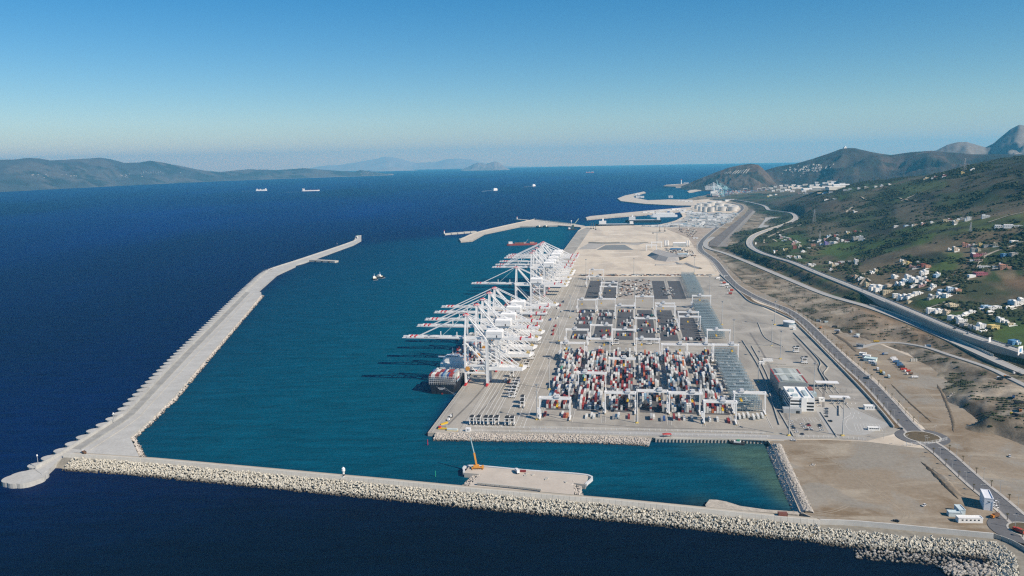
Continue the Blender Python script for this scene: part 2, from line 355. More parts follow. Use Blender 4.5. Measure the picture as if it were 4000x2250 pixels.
# painted lines of the apron and rail strips
mb = MB()
for v in (38, 43, 48, 53, 58, 63, 66, 78, 93, 103):
    mb.poly([T(25, v - .22)[:2], T(1170, v - .22)[:2], T(1170, v + .22)[:2], T(25, v + .22)[:2]], 4.12)
for v in (84, 99):
    for u in range(30, 1100, 9): mb.poly([T(u, v - .2)[:2], T(u + 4, v - .2)[:2], T(u + 4, v + .2)[:2], T(u, v + .2)[:2]], 4.12)
struct(mb.obj('lane_lines', PAINT))
mb = MB()
for v, w in ((3.4, 1.6), (4.9, .5), (33, 1.6), (35.6, 1.5), (0.5, 0.9)):
    mb.poly([T(2, v - w / 2)[:2], T(2400 if v < 2 else 1240, v - w / 2)[:2], T(2400 if v < 2 else 1240, v + w / 2)[:2], T(2, v + w / 2)[:2]], 4.09)
for i in range(7):
    for v in (118 + 37 * i, 118 + 37 * i + 34.7):
        mb.poly([T(50, v - 1.3)[:2], T(1130, v - 1.3)[:2], T(1130, v + 1.3)[:2], T(50, v + 1.3)[:2]], 4.13)
struct(mb.obj('crane_rail_strips', CONC_L))
mb = MB()
for i in range(7):
    for v in (118 + 37 * i, 118 + 37 * i + 34.7): mb.poly([T(50, v - .3)[:2], T(1130, v - .3)[:2], T(1130, v + .3)[:2], T(50, v + .3)[:2]], 4.17)
for v in (3.4, 33): mb.poly([T(2, v - .25)[:2], T(1240, v - .25)[:2], T(1240, v + .25)[:2], T(2, v + .25)[:2]], 4.15)
struct(mb.obj('crane_rails', mat('rail_steel', (0.16, 0.14, 0.12), 0.6)))
# cross roads of the yard
for nm, u0, u1 in (('cross_road', 384, 452), ('cross_road', 735, 838)):
    sheet_t(nm, [(u0, 116.5), (u1, 116.5), (u1, 378), (u0, 378)], CONC, 4.19)
    mb = MB()
    for uu in (u0 + 5, u1 - 5): mb.poly([T(uu - .4, 84)[:2], T(uu + .4, 84)[:2], T(uu + .4, 377)[:2], T(uu - .4, 377)[:2]], 4.22)
    struct(mb.obj('cross_road_lines', PAINT))
sheet_t('front_road', [(13, 112), (26, 112), (30, 392), (17, 392)], mat('front_road_concrete', (0.33, 0.325, 0.31), 0.9, var=0.1, scale=0.05), 4.11)
sheet('marked_hardstand', [(3180, 1590), (3330, 1595), (3480, 1660), (3380, 1700), (3240, 1695)], mat('hardstand', (0.36, 0.355, 0.335), 0.9, var=0.1, scale=0.05), 4.09)

# ------------------------------------------------------------------ hills: one height field
def pol(azd, d, z): a = math.radians(azd); return (d * math.sin(a), d * math.cos(a), z)
MOTOR = [(4260, 1462, 29), (4000, 1378, 29), (3752, 1297, 29), (3545, 1211, 28.5), (3338, 1124, 28), (3200, 1069, 28), (3097, 1026, 27.5), (3030, 1006, 27), (2973, 987, 26.5), (2936, 966, 26), (2928, 944, 26), (2945, 922, 26), (2990, 902, 26), (3066, 877, 26), (3102, 860, 26), (3108, 846, 26), (3090, 832, 25), (3040, 825, 23), (3004, 820, 22), (2992, 808, 20), (2965, 798, 18), (2880, 782, 14), (2790, 778, 9)]
LOWER = [(4020, 1462, 19), (3920, 1420, 19), (3831, 1380, 19), (3702, 1322, 19), (3543, 1254, 18.5), (3395, 1199, 17.5), (3221, 1148, 15), (3066, 1084, 12), (2910, 1019, 9), (2830, 988, 7), (2775, 972, 6), (2757, 960, 5.5), (2758, 945, 5), (2785, 926, 5)]
ACCESS = [(4250, 1600, 20), (4060, 1530, 19), (3960, 1483, 18), (3850, 1432, 16), (3700, 1383, 13), (3620, 1357, 11), (3540, 1342, 8), (3480, 1338, 6), (3420, 1342, 4.6), (3350, 1362, 4.3)]
PORT = [(4120, 2190, 4.3), (4050, 2105, 4.3), (3990, 2040, 4.3), (3930, 1985, 4.3), (3880, 1942, 4.3), (3820, 1893, 4.3), (3750, 1830, 4.3), (3695, 1780, 4.3), (3650, 1745, 4.3), (3612, 1720, 4.3), (3540, 1655, 4.3), (3460, 1565, 4.3), (3390, 1492, 4.3), (3300, 1412, 4.3), (3215, 1330, 4.3), (3138, 1256, 4.3), (3070, 1210, 4.3), (2990, 1178, 4.3), (2925, 1148, 4.3), (2865, 1108, 4.3), (2826, 1063, 4.3), (2798, 1026, 4.3), (2773, 1004, 4.3), (2747, 986, 4.3), (2735, 972, 4.3), (2735, 957, 4.3), (2747, 937, 4.3), (2768, 917, 4.3), (2799, 892, 4.3), (2850, 858, 4.3), (2885, 830, 4.3), (2900, 815, 5), (2890, 800, 6), (2840, 790, 6)]
VIL1 = [(3352, 1112, 38), (3362, 1098, 42)]
def road_line(px, step=6): return resample([P(*q) for q in px], step)
ctrl = []
for q in MOTOR[:-3]: ctrl.append(P(*q))
for q in LOWER[:-3]: ctrl.append(P(*q))
for q in ACCESS[:-2]: ctrl.append(P(*q))
for q in PORT[8:]: ctrl.append(P(q[0], q[1], 0.5))
for q in [(3350, 1340, 1), (3450, 1440, 1), (3600, 1600, 1), (3560, 1470, 1), (3700, 1760, 1), (3850, 1900, 1), (3980, 1980, 1), (3250, 1285, 1), (3660, 1560, 1), (4200, 2050, 1),
          (3900, 1560, 16), (3980, 1640, 16), (3995, 1490, 18), (3850, 1500, 14), (4200, 1720, 16), (3740, 1600, 1), (3800, 1660, 1), (3880, 1712, 1), (3995, 1765, 1), (4200, 1850, 1), (3775, 1560, 12), (3860, 1640, 15),
          (3400, 1255, 15), (3560, 1315, 14), (3300, 1200, 15), (3480, 1300, 9), (3600, 1385, 3), (3700, 1450, 3), (3760, 1500, 4), (3200, 1180, 9), (3100, 1130, 6), (2980, 1075, 4), (3050, 1140, 2),
          (4000, 1290, 36), (4000, 1200, 46), (4000, 1100, 68), (4000, 1000, 95), (4000, 900, 130), (4000, 800, 165), (4000, 700, 221), (4000, 650, 250), (4000, 612, 272),
          (3750, 1220, 37), (3750, 1160, 48), (3750, 1100, 62), (3750, 1000, 85), (3750, 900, 122), (3750, 800, 150), (3750, 720, 192), (3750, 670, 225),
          (3500, 1120, 37), (3500, 1060, 52), (3500, 1000, 70), (3500, 900, 100), (3500, 800, 130), (3500, 740, 150), (3500, 700, 178), (3650, 690, 205),
          (3350, 1040, 38), (3350, 950, 60), (3350, 860, 86), (3350, 790, 115), (3350, 740, 136), (3350, 720, 152),
          (3200, 1000, 33), (3200, 950, 46), (3200, 870, 68), (3200, 800, 92), (3200, 765, 106), (3200, 745, 116), (3100, 800, 58), (3100, 780, 62), (3060, 800, 40), (3000, 930, 26), (3060, 950, 30), (3100, 960, 32),
          (3000, 785, 28), (2960, 790, 20), (4500, 1300, 60), (4500, 1000, 120), (4500, 800, 190), (4500, 660, 250), (2990, 860, 5), (3040, 850, 5), (3050, 890, 6), (2900, 900, 5), (2850, 960, 5), (2940, 880, 5), (2960, 840, 5), (2900, 945, 6)]:
    ctrl.append(P(*q))
for a, d, z in [(11, 900, -3), (5, 1500, -3), (5, 3000, -3), (11, 5200, 2), (14, 5200, 2), (17, 5000, 20), (17, 6000, 20), (20, 5600, 30), (23, 5400, 40), (27, 5200, 90), (31, 5000, 160), (36, 4800, 200), (42, 4500, 200), (20, 7000, 20), (26, 7000, 30), (32, 7000, 60), (40, 7000, 80), (46, 5000, 180), (46, 1500, 90), (46, 900, 20)]:
    ctrl.append(pol(a, d, z))
ctrl = np.array(ctrl); cs = 1000.0
Dm = np.linalg.norm(ctrl[:, None, :2] - ctrl[None, :, :2], axis=2) / cs
n_ = len(ctrl); Am = np.zeros((n_ + 3, n_ + 3)); Am[:n_, :n_] = -Dm - 0.004 * np.eye(n_); Am[:n_, n_] = 1; Am[:n_, n_ + 1:] = ctrl[:, :2] / cs; Am[n_:, :n_] = Am[:n_, n_:].T
wts = np.linalg.solve(Am, np.r_[ctrl[:, 2], 0, 0, 0])
taz = np.radians(np.arange(7.0, 46.0, 0.13)); trd = np.geomspace(640, 7200, 330)
TA_, TR_ = np.meshgrid(taz, trd); HX, HY = TR_ * np.sin(TA_), TR_ * np.cos(TA_); HZ = np.zeros_like(HX)
for i in range(0, len(trd), 20):
    x, y = HX[i:i + 20], HY[i:i + 20]
    d = np.sqrt((x[..., None] - ctrl[:, 0]) ** 2 + (y[..., None] - ctrl[:, 1]) ** 2) / cs
    HZ[i:i + 20] = -(d @ wts[:n_]) + wts[n_] + wts[n_ + 1] * x / cs + wts[n_ + 2] * y / cs
up_ = np.clip((HZ - 6) / 40, 0, 1)
rdg = 1 - np.abs(2 * fbm(HX / 420, HY / 420, 11, 4) - 1)
HZ += up_ * (34 * (fbm(HX / 330, HY / 330, 5, 5) - 0.5) + 22 * (rdg - 0.75)) + np.clip((HZ - 3) / 6, 0, 1) * 2.4 * (fbm(HX / 40, HY / 40, 6, 3) - 0.5)
qq = np.stack([HX, HY, HZ - CAMH], -1); ww = qq @ _fw; pxq = 2000 + F * (qq @ CR) / ww; pyq = 1125 - F * (qq @ CU) / ww
EW = inpoly(pxq, pyq, [(2960, 1060), (3100, 1110), (3300, 1190), (3540, 1275), (3700, 1345), (3850, 1420), (4300, 1560), (4300, 1820), (3900, 1700), (3720, 1560), (3600, 1420), (3480, 1345), (3300, 1300), (3180, 1255), (3050, 1180), (2920, 1110)]).astype(float)
EW = blur(EW, 6); rg2 = 1 - np.abs(2 * fbm(HX / 55, HY / 34, 17, 4) - 1)
HZ += EW * (7.0 * (fbm(HX / 34, HY / 34, 15, 4, .6) - 0.5) + 4.0 * (rg2 - .7) + 2.4)
roads = {}
for nm, px, wd_ in (('motorway', MOTOR, 14), ('lower_road', LOWER, 10), ('access_road', ACCESS, 7), ('port_road', PORT, 12)):
    c = road_line(px); roads[nm] = c
    best = np.full(HX.shape, 1e9); bz = np.zeros(HX.shape)
    lo = c[:, :2].min(0) - 80; hi = c[:, :2].max(0) + 80
    sel = np.where((HX > lo[0]) & (HX < hi[0]) & (HY > lo[1]) & (HY < hi[1])); sx, sy = HX[sel], HY[sel]
    bd = np.full(sx.shape, 1e9); bzz = np.zeros(sx.shape)
    for k in range(0, len(c)):
        dd = (sx - c[k, 0]) ** 2 + (sy - c[k, 1]) ** 2; m_ = dd < bd; bd[m_] = dd[m_]; bzz[m_] = c[k, 2]
    bd = np.sqrt(bd); w = 1 - np.clip((bd - wd_ - 2) / 26, 0, 1); w = w * w * (3 - 2 * w)
    off = 1.2 if nm != 'port_road' else 3.0
    HZ[sel] = HZ[sel] * (1 - w) + (bzz - off) * w
q0 = np.stack([HX, HY, HZ - CAMH], -1); w0 = q0 @ _fw; px0 = 2000 + F * (q0 @ CR) / w0; py0 = 1125 - F * (q0 @ CU) / w0
EASTP = [(2900, 800), (2940, 830), (2912, 850), (2840, 905), (2795, 935), (2778, 965), (2800, 1000), (2850, 1060), (2900, 1108), (2960, 1143), (3060, 1185), (3120, 1222), (3180, 1262), (3300, 1305), (3450, 1342), (3560, 1390), (3660, 1445), (3720, 1500), (4400, 1500), (4400, 560), (3000, 780)]
HZ = np.where(inpoly(px0, py0, EASTP) & (TR_ < 5000), np.maximum(HZ, 4.7), HZ)
RYP = [(2768, 962), (2775, 940), (2830, 900), (2880, 860), (2935, 815), (2955, 822), (2925, 855), (2870, 905), (2835, 945), (2845, 965)]
HZ = np.where(inpoly(px0, py0, RYP) & (TR_ < 5000) & (TR_ > 2300), np.minimum(HZ, 4.9), HZ)
def ground(x, y):
    """height of the hill field (or the level harbour ground) at x, y"""
    a, r = math.atan2(x, y), math.hypot(x, y)
    i = (math.log(r / 640) / math.log(7200 / 640)) * (len(trd) - 1); j = (a - taz[0]) / (taz[1] - taz[0])
    if not (0 <= i < len(trd) - 1 and 0 <= j < len(taz) - 1): return 4.0
    i0, j0 = int(i), int(j); fi, fj = i - i0, j - j0
    z = (HZ[i0, j0] * (1 - fj) + HZ[i0, j0 + 1] * fj) * (1 - fi) + (HZ[i0 + 1, j0] * (1 - fj) + HZ[i0 + 1, j0 + 1] * fj) * fi
    return max(4.06, z)
def hit(px, py):
    """the point of the ground that the photograph shows at this pixel"""
    d = ray(px, py); h = math.hypot(d[0], d[1]); s = 500.0
    while s < 9000:
        x, y = d[0] / h * s, d[1] / h * s; z = CAMH + d[2] / h * s
        if z <= ground(x, y): break
        s *= 1.002
    for _ in range(1): pass
    return (x, y, ground(x, y))
# ground cover colours
PXX = np.zeros_like(HX); PXY = np.zeros_like(HX)
q = np.stack([HX, HY, HZ - CAMH], -1); w_ = q @ _fw; PXX = 2000 + F * (q @ CR) / w_; PXY = 1125 - F * (q @ CU) / w_
n1_ = fbm(HX / 150, HY / 150, 41, 5); n2_ = fbm(HX / 38, HY / 38, 42, 4, 0.6); n3_ = fbm(HX / 600, HY / 600, 43, 4)
def lerp(a, b, w): return a * (1 - w[..., None]) + np.array(b) * w[..., None]
def sm(x, a, b): x = np.clip((x - a) / (b - a), 0, 1); return x * x * (3 - 2 * x)
C = np.zeros(HX.shape + (3,)) + np.array([0.070, 0.064, 0.036])
C = lerp(C, (0.034, 0.060, 0.015), sm(n1_ + 0.3 * (n2_ - .5), 0.40, 0.52))
C = lerp(C, (0.014, 0.019, 0.010), sm(n2_ + 0.7 * (n1_ - 0.5), 0.49, 0.57))
C = lerp(C, (0.15, 0.115, 0.07), sm(n3_ + 0.4 * (n2_ - .5), 0.56, 0.66) * 0.8)
GREEN = (0.052, 0.094, 0.014); BROWN = (0.20, 0.125, 0.070); BEIGE = (0.36, 0.30, 0.225); DKGR = (0.020, 0.026, 0.016); OLIV = (0.10, 0.095, 0.05)
def patch(pp, c, k=1.0, soft=2, wob=10):
    global C
    m_ = inpoly(PXX + wob * (n2_ - .5) * 2, PXY + wob * 0.4 * (n1_ - .5) * 2, pp).astype(float)
    m_ = blur(m_, soft); C = lerp(C, c, m_ * k)
patch([(3180, 990), (3260, 950), (3400, 935), (3560, 925), (3660, 905), (3640, 945), (3480, 985), (3380, 1010), (3250, 1000)], GREEN, .9)
patch([(3480, 900), (3700, 870), (4000, 830), (4000, 885), (3700, 915), (3500, 925)], GREEN, .75)
patch([(3640, 990), (3760, 985), (3740, 1050), (3680, 1090), (3620, 1060)], GREEN, .85)
patch([(3590, 1170), (3690, 1160), (3700, 1180), (3600, 1205), (3560, 1190)], GREEN, 1)
patch([(3840, 1300), (4100, 1230), (4200, 1420), (4000, 1375), (3780, 1300)], GREEN, .85)
patch([(3620, 1240), (3800, 1215), (3790, 1235), (3700, 1255)], GREEN, .8)
patch([(3060, 925), (3110, 905), (3150, 960), (3080, 985), (2990, 960)], GREEN, .6)
patch([(3480, 745), (3560, 720), (3700, 705), (3690, 735), (3560, 755)], (0.075, 0.105, 0.03), .9)
patch([(3300, 760), (3400, 745), (3440, 760), (3360, 790)], OLIV, .8)
patch([(3140, 880), (3260, 865), (3310, 900), (3290, 935), (3160, 925)], (0.115, 0.10, 0.06), .9)
patch([(3480, 800), (3640, 790), (3660, 850), (3560, 870), (3500, 850)], (0.11, 0.095, 0.06), .8)
patch([(3000, 790), (3120, 760), (3260, 770), (3300, 830), (3150, 840), (3060, 830)], (0.085, 0.07, 0.05), .7)
patch([(3300, 1190), (3400, 1215), (3520, 1260), (3640, 1310), (3640, 1345), (3520, 1335), (3420, 1310), (3300, 1240)], BROWN, .85)
patch([(3000, 1085), (3120, 1110), (3250, 1170), (3300, 1235), (3200, 1235), (3050, 1150)], (0.24, 0.20, 0.15), .7)
patch([(3600, 1370), (3760, 1410), (3850, 1450), (3880, 1500), (3780, 1500), (3690, 1450), (3620, 1410)], DKGR, .8)
patch([(3830, 1500), (3990, 1480), (4300, 1600), (4300, 1780), (4000, 1660), (3900, 1590), (3790, 1540)], BEIGE, .9)
patch([(3740, 1540), (3780, 1545), (3890, 1610), (4000, 1690), (4200, 1790), (4200, 1860), (3990, 1770), (3880, 1700), (3770, 1640)], (0.045, 0.042, 0.032), .95, 1, 4)  # bank turned from the sun, its shade put into the colour
patch([(3700, 1690), (3800, 1700), (3870, 1730), (3990, 1790), (3990, 1770), (3880, 1700)], (0.20, 0.155, 0.10), .8)
patch([(3760, 620), (4000, 590), (4200, 600), (4200, 690), (4000, 680), (3860, 690)], DKGR, .8)
patch([(3960, 690), (4000, 670), (4100, 700), (4100, 790), (3960, 760)], DKGR, .6)
for pp_, cc_k, kk_ in (([(3480, 925), (3600, 905), (3750, 885), (4000, 848), (4000, 856), (3750, 894), (3600, 915), (3500, 932)], DKGR, 1), ([(3380, 985), (3470, 955), (3560, 945), (3570, 952), (3480, 970), (3400, 1000)], DKGR, .9),
        ([(3560, 1000), (3680, 975), (3700, 1010), (3640, 1040), (3570, 1050), (3520, 1030)], DKGR, .85), ([(3420, 1005), (3520, 985), (3530, 1005), (3440, 1030)], (0.085, 0.07, 0.04), .8), ([(3800, 1010), (3900, 990), (3990, 985), (3990, 1040), (3880, 1035), (3820, 1045)], (0.036, 0.066, 0.014), .9),
        ([(3890, 1090), (3990, 1075), (4080, 1110), (3990, 1135)], (0.16, 0.105, 0.06), .9), ([(3700, 1095), (3850, 1105), (3960, 1150), (3800, 1170), (3720, 1140)], (0.028, 0.042, 0.014), .85), ([(3880, 1060), (3960, 1060), (3970, 1090), (3900, 1085)], (0.20, 0.15, 0.09), .9),
        ([(3350, 880), (3440, 860), (3500, 880), (3460, 915), (3370, 910)], DKGR, .85), ([(3230, 800), (3330, 780), (3400, 790), (3320, 830), (3240, 830)], (0.11, 0.088, 0.055), .85), ([(3420, 800), (3490, 790), (3500, 840), (3440, 850)], DKGR, .8), ([(3650, 760), (3800, 745), (3900, 760), (3850, 790), (3700, 800)], (0.040, 0.064, 0.02), .85),
        ([(3560, 765), (3640, 750), (3660, 775), (3590, 790)], DKGR, .9), ([(3700, 820), (3850, 800), (3990, 790), (3990, 815), (3850, 830), (3720, 845)], (0.09, 0.078, 0.045), .8), ([(3080, 830), (3200, 830), (3260, 850), (3150, 865), (3100, 855)], DKGR, .8), ([(3270, 930), (3330, 915), (3360, 925), (3300, 945)], DKGR, .8)):
    patch(pp_, cc_k, kk_, 1, 14)
flat = 1 - np.clip((HZ - 4.5) / 6, 0, 1); n4_ = fbm(HX / 16, HY / 16, 44, 4, .65); n5_ = fbm(HX / 60, HY / 22, 45, 4); DC = lerp(np.zeros(HX.shape + (3,)) + np.array([0.25, 0.205, 0.15]), (0.12, 0.092, 0.062), sm(n4_ + .6 * (n2_ - .5), .48, .60)); DC = lerp(DC, (0.36, 0.31, 0.24), sm(n5_, .55, .64)); DC = lerp(DC, (0.055, 0.055, 0.035), sm(n4_ - .5 * (n5_ - .5), .62, .70)); C = C * (1 - flat[..., None] * .85) + DC * flat[..., None] * .85; ewm = np.clip(EW - flat, 0, 1) * .75; C = C * (1 - ewm[..., None]) + DC * ewm[..., None]
HILL = mat('hillside', (1, 1, 1), 0.95, var=0.30, scale=0.06, attr='cover', fine=(0.35, 0.22), bump=1.2)
me = fast_mesh('hillside', np.stack([HX, HY, HZ], -1).reshape(-1, 3), grid_faces(len(trd), len(taz))[:, ::-1], [HILL])
col_attr(me, 'cover', C.reshape(-1, 3)); struct(link('hillside', me))

# ------------------------------------------------------------------ mountains
def ridge(name, pts, dist, front, back, colf, m, seed, rough=0.30, n=160, mrow=44, base=-30, power=1.25):
    px = np.array([p[0] for p in pts], float); py = np.array([p[1] for p in pts], float)
    xs = np.linspace(px[0], px[-1], n); ys = np.interp(xs, px, py); ys = ys + 2.0 * (fbm(xs / 40, xs * 0, seed, 3) - .5)
    ds = np.interp(xs, np.linspace(px[0], px[-1], len(dist)), dist)
    fr = np.interp(xs, np.linspace(px[0], px[-1], len(front)), front)
    tt = np.linspace(-1, 1, mrow); V = np.zeros((mrow, n, 3)); hh = np.zeros((mrow, n))
    for j in range(n):
        d = ray(xs[j], ys[j]); h = math.hypot(d[0], d[1]); ux, uy = d[0] / h, d[1] / h; zc = CAMH + d[2] / h * ds[j]
        zb = base - ds[j] ** 2 / (2 * RE); e = min(1, j / 6, (n - 1 - j) / 6)
        for i, t_ in enumerate(tt):
            s_ = ds[j] + (t_ * fr[j] if t_ < 0 else t_ * back)
            x, y = ux * s_, uy * s_; a = abs(t_)
            V[i, j] = (x, y, zb + (zc - zb) * (1 - a) ** power)
            hh[i, j] = (zc - zb)
    a = np.abs(tt)[:, None]; sc = np.mean(fr) / 3.2
    rg = 1 - np.abs(2 * fbm(V[..., 0] / sc, V[..., 1] / sc, seed + 3, 5, 0.55) - 1)
    V[..., 2] += hh * rough * (rg - 0.72) * np.clip(3.2 * a * (1 - a), 0, 1) * 1.6
    rel = np.clip((V[..., 2] - (base - 40)) / (hh.max() + 1), 0, 1)
    me = fast_mesh(name, V.reshape(-1, 3), grid_faces(mrow, n)[:, ::-1], [m])
    col_attr(me, 'cover', colf(V[..., 0], V[..., 1], rel, rg).reshape(-1, 3)); return struct(link(name, me))
MOUNT = mat('mountain', (1, 1, 1), 0.95, var=0.25, scale=0.012, attr='cover', fine=(0.06, 0.2))
def c_dark(x, y, rel, rg):
    c = np.zeros(x.shape + (3,)) + np.array([0.038, 0.033, 0.028]); c = lerp(c, (0.075, 0.053, 0.040), sm(fbm(x / 350, y / 350, 51, 5), .48, .62))
    return lerp(c, (0.022, 0.024, 0.018), sm(fbm(x / 120, y / 120, 52, 4), .48, .60))
def c_head(x, y, rel, rg):
    c = c_dark(x, y, rel, rg); c = lerp(c, (0.12, 0.092, 0.07), sm(rg, .82, .97) * .6)
    return c
def c_rock(x, y, rel, rg):
    c = c_dark(x, y, rel, rg); return lerp(c, (0.165, 0.16, 0.155), sm(rel + .5 * (rg - .7), .30, .52))
def c_far_haze(x, y, rel, rg): return np.zeros(x.shape + (3,)) + np.array([0.30, 0.31, 0.32])  # haze put into the base colour: pale grey lets the far hills fade
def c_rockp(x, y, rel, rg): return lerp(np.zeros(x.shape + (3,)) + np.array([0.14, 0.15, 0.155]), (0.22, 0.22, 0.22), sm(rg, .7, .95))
def c_spain(x, y, rel, rg):  # scrub tones with the blue-grey of distance haze mixed into the colour
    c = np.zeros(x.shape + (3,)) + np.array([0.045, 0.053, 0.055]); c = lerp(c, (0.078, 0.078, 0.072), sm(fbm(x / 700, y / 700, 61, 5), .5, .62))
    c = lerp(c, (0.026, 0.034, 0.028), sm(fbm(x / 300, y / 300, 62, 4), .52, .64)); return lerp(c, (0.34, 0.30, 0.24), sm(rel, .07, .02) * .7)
ridge('headland_hill', [(2660, 728), (2690, 716), (2720, 702), (2790, 674), (2850, 652), (2900, 642), (2935, 638), (2962, 641), (2985, 660), (3010, 688), (3055, 714), (3080, 722)], [7600, 7400, 7300], [260, 800, 700, 300], 500, c_head, MOUNT, 71, 0.42, 140, 60)
ridge('domed_mountain', [(2960, 690), (2990, 663), (3040, 649), (3100, 640), (3180, 618), (3260, 590), (3300, 577), (3340, 577), (3400, 592), (3480, 604), (3560, 592), (3640, 586), (3700, 592), (3800, 601), (3900, 600), (4000, 602), (4300, 590), (4600, 600)], [8400, 8300, 7800, 7200, 6800], [700, 1900, 2100, 1800, 1500], 2200, c_dark, MOUNT, 81, 0.62, 240, 84)
ridge('rocky_mountain', [(3500, 612), (3600, 600), (3660, 585), (3700, 564), (3745, 553), (3775, 553), (3810, 563), (3850, 574), (3880, 560), (3915, 528), (3950, 500), (3980, 486), (4010, 492), (4100, 530), (4200, 470), (4400, 500), (4650, 560)], [9800, 9800, 9600], [1400, 1600, 1300], 1800, c_rock, MOUNT, 91, 0.5, 190, 70, power=1.05)
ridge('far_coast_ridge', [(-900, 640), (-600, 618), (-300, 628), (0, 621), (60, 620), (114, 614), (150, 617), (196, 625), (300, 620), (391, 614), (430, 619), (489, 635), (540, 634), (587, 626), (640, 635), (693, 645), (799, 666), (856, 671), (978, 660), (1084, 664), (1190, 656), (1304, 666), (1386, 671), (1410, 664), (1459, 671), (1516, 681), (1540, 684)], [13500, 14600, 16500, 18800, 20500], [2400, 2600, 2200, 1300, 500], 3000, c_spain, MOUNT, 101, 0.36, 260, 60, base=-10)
ridge('hazy_far_hills', [(1150, 668), (1255, 648), (1340, 642), (1410, 629), (1460, 620), (1508, 610), (1557, 617), (1622, 635), (1700, 632), (1740, 622), (1785, 617), (1842, 622), (1900, 640), (2000, 650), (2120, 652)], [50000, 52000], [5000, 6000], 5000, c_far_haze, MOUNT, 111, 0.3, 120, 30, base=-10)
ridge('hazy_low_hill', [(1400, 678), (1450, 668), (1532, 651), (1600, 661), (1660, 668), (1760, 664), (1850, 668)], [36000, 37000], [1600, 1800], 2000, c_far_haze, MOUNT, 121, 0.3, 60, 24, base=-10)
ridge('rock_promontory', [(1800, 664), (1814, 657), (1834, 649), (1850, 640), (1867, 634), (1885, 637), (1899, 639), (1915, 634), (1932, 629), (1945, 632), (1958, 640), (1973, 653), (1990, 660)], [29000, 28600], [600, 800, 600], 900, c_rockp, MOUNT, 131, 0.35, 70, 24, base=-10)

# ------------------------------------------------------------------ haze
hz = MB().box((0, 20000, 0), (170000, 170000, 1)).obj('haze', [])
hz.data.clear_geometry(); m_ = MB().bx(-60000, 60000, -60000, 60000, -1100, 1150); hz.data = m_.mesh('haze', [])
HM = bpy.data.materials.new('haze_air'); HM.use_nodes = True; t = HM.node_tree
for nn in list(t.nodes):
    if nn.type != 'OUTPUT_MATERIAL': t.nodes.remove(nn)
pv = t.nodes.new('ShaderNodeVolumePrincipled'); pv.inputs['Color'].default_value = (0.16, 0.66, 1.0, 1); pv.inputs['Absorption Color'].default_value = (0.25, 0.25, 0.25, 1); pv.inputs['Density'].default_value = 4.1e-5; pv.inputs['Anisotropy'].default_value = 0.1
t.links.new(pv.outputs[0], [x for x in t.nodes if x.type == 'OUTPUT_MATERIAL'][0].inputs['Volume'])
HM.cycles.volume_sampling = 'DISTANCE'; hz.data.materials.append(HM); stuff(hz); tag(hz, 'pale blue sea haze in the air over the strait', 'haze')
# ------------------------------------------------------------------ roads
mb = MB(); c = roads['motorway']
ribbon(mb, c, -8.8, 8.8, 0.05, None, 0); ribbon(mb, c, -10.5, -8.8, 0.3, None, 1); ribbon(mb, c, 8.8, 10.5, 0.3, None, 1)
ribbon(mb, c, -0.9, 0.9, 0.25, None, 2)
for o in (-8.0, -1.8, 1.8, 8.0): ribbon(mb, c, o - .18, o + .18, 0.12, None, 3)
nn = normals2(c)
for sgn in (-1, 1):                                             # retaining walls
    vs = []
    for i in range(len(c)):
        x, y = c[i, 0] + nn[i, 0] * 10.5 * sgn, c[i, 1] + nn[i, 1] * 10.5 * sgn; vs += [(x, y, c[i, 2] + .3), (x, y, c[i, 2] - 9)]
    mb.add(vs, [(2*i, 2*i+1, 2*i+3, 2*i+2) if sgn > 0 else (2*i, 2*i+2, 2*i+3, 2*i+1) for i in range(len(c) - 1)], 2)
mway = struct(mb.obj('motorway', [ROADL, CONC_L, CONC, PAINT]))
def fence(name, label, c, off, h, post, m, pm, a=0, b_=None, z=0.3, side=None):
    """a fence of thin rails with posts, one thing"""
    seg = c[a:b_]; root = thing(name, label, 'fence', tuple(map(float, seg[0])))
    loc = seg - seg[0]; mbf = MB()
    n2 = normals2(seg); pts = [(loc[i, 0] + n2[i, 0] * off, loc[i, 1] + n2[i, 1] * off, loc[i, 2] + z) for i in range(len(seg))]
    pp = resample(pts, post) if len(pts) > 3 else np.array(pts)
    return root, pts
def guard(name, label, c, off, h, gap, m, a=0, b_=None, z=0.3, w=0.25, cat='parapet'):
    seg = c[a:b_]; o = wallstrip(MB(), seg, off, w, z, z + h, 0).obj(name, m); return tag(o, label, cat)
guard('guard_rail', 'low pale parapet along the seaward edge of the upper motorway', c, -10.1, 1.4, 0, CONC_L)
guard('guard_rail', 'low pale parapet along the hillside edge of the upper motorway', c, 10.1, 1.2, 0, CONC_L)
mb = MB(); c = roads['lower_road']
ribbon(mb, c, -6, 6, 0.05, None, 0); ribbon(mb, c, -8, -6, 0.3, None, 1); ribbon(mb, c, 6, 8, 0.3, None, 1); nn = normals2(c)
for sgn in (-1, 1):
    vs = []
    for i in range(len(c)):
        x, y = c[i, 0] + nn[i, 0] * 8 * sgn, c[i, 1] + nn[i, 1] * 8 * sgn; vs += [(x, y, c[i, 2] + .3), (x, y, c[i, 2] - 7)]
    mb.add(vs, [(2*i, 2*i+1, 2*i+3, 2*i+2) if sgn > 0 else (2*i, 2*i+2, 2*i+3, 2*i+1) for i in range(len(c) - 1)], 2)
struct(mb.obj('railway_road', [ROADL, CONC_L, CONC]))
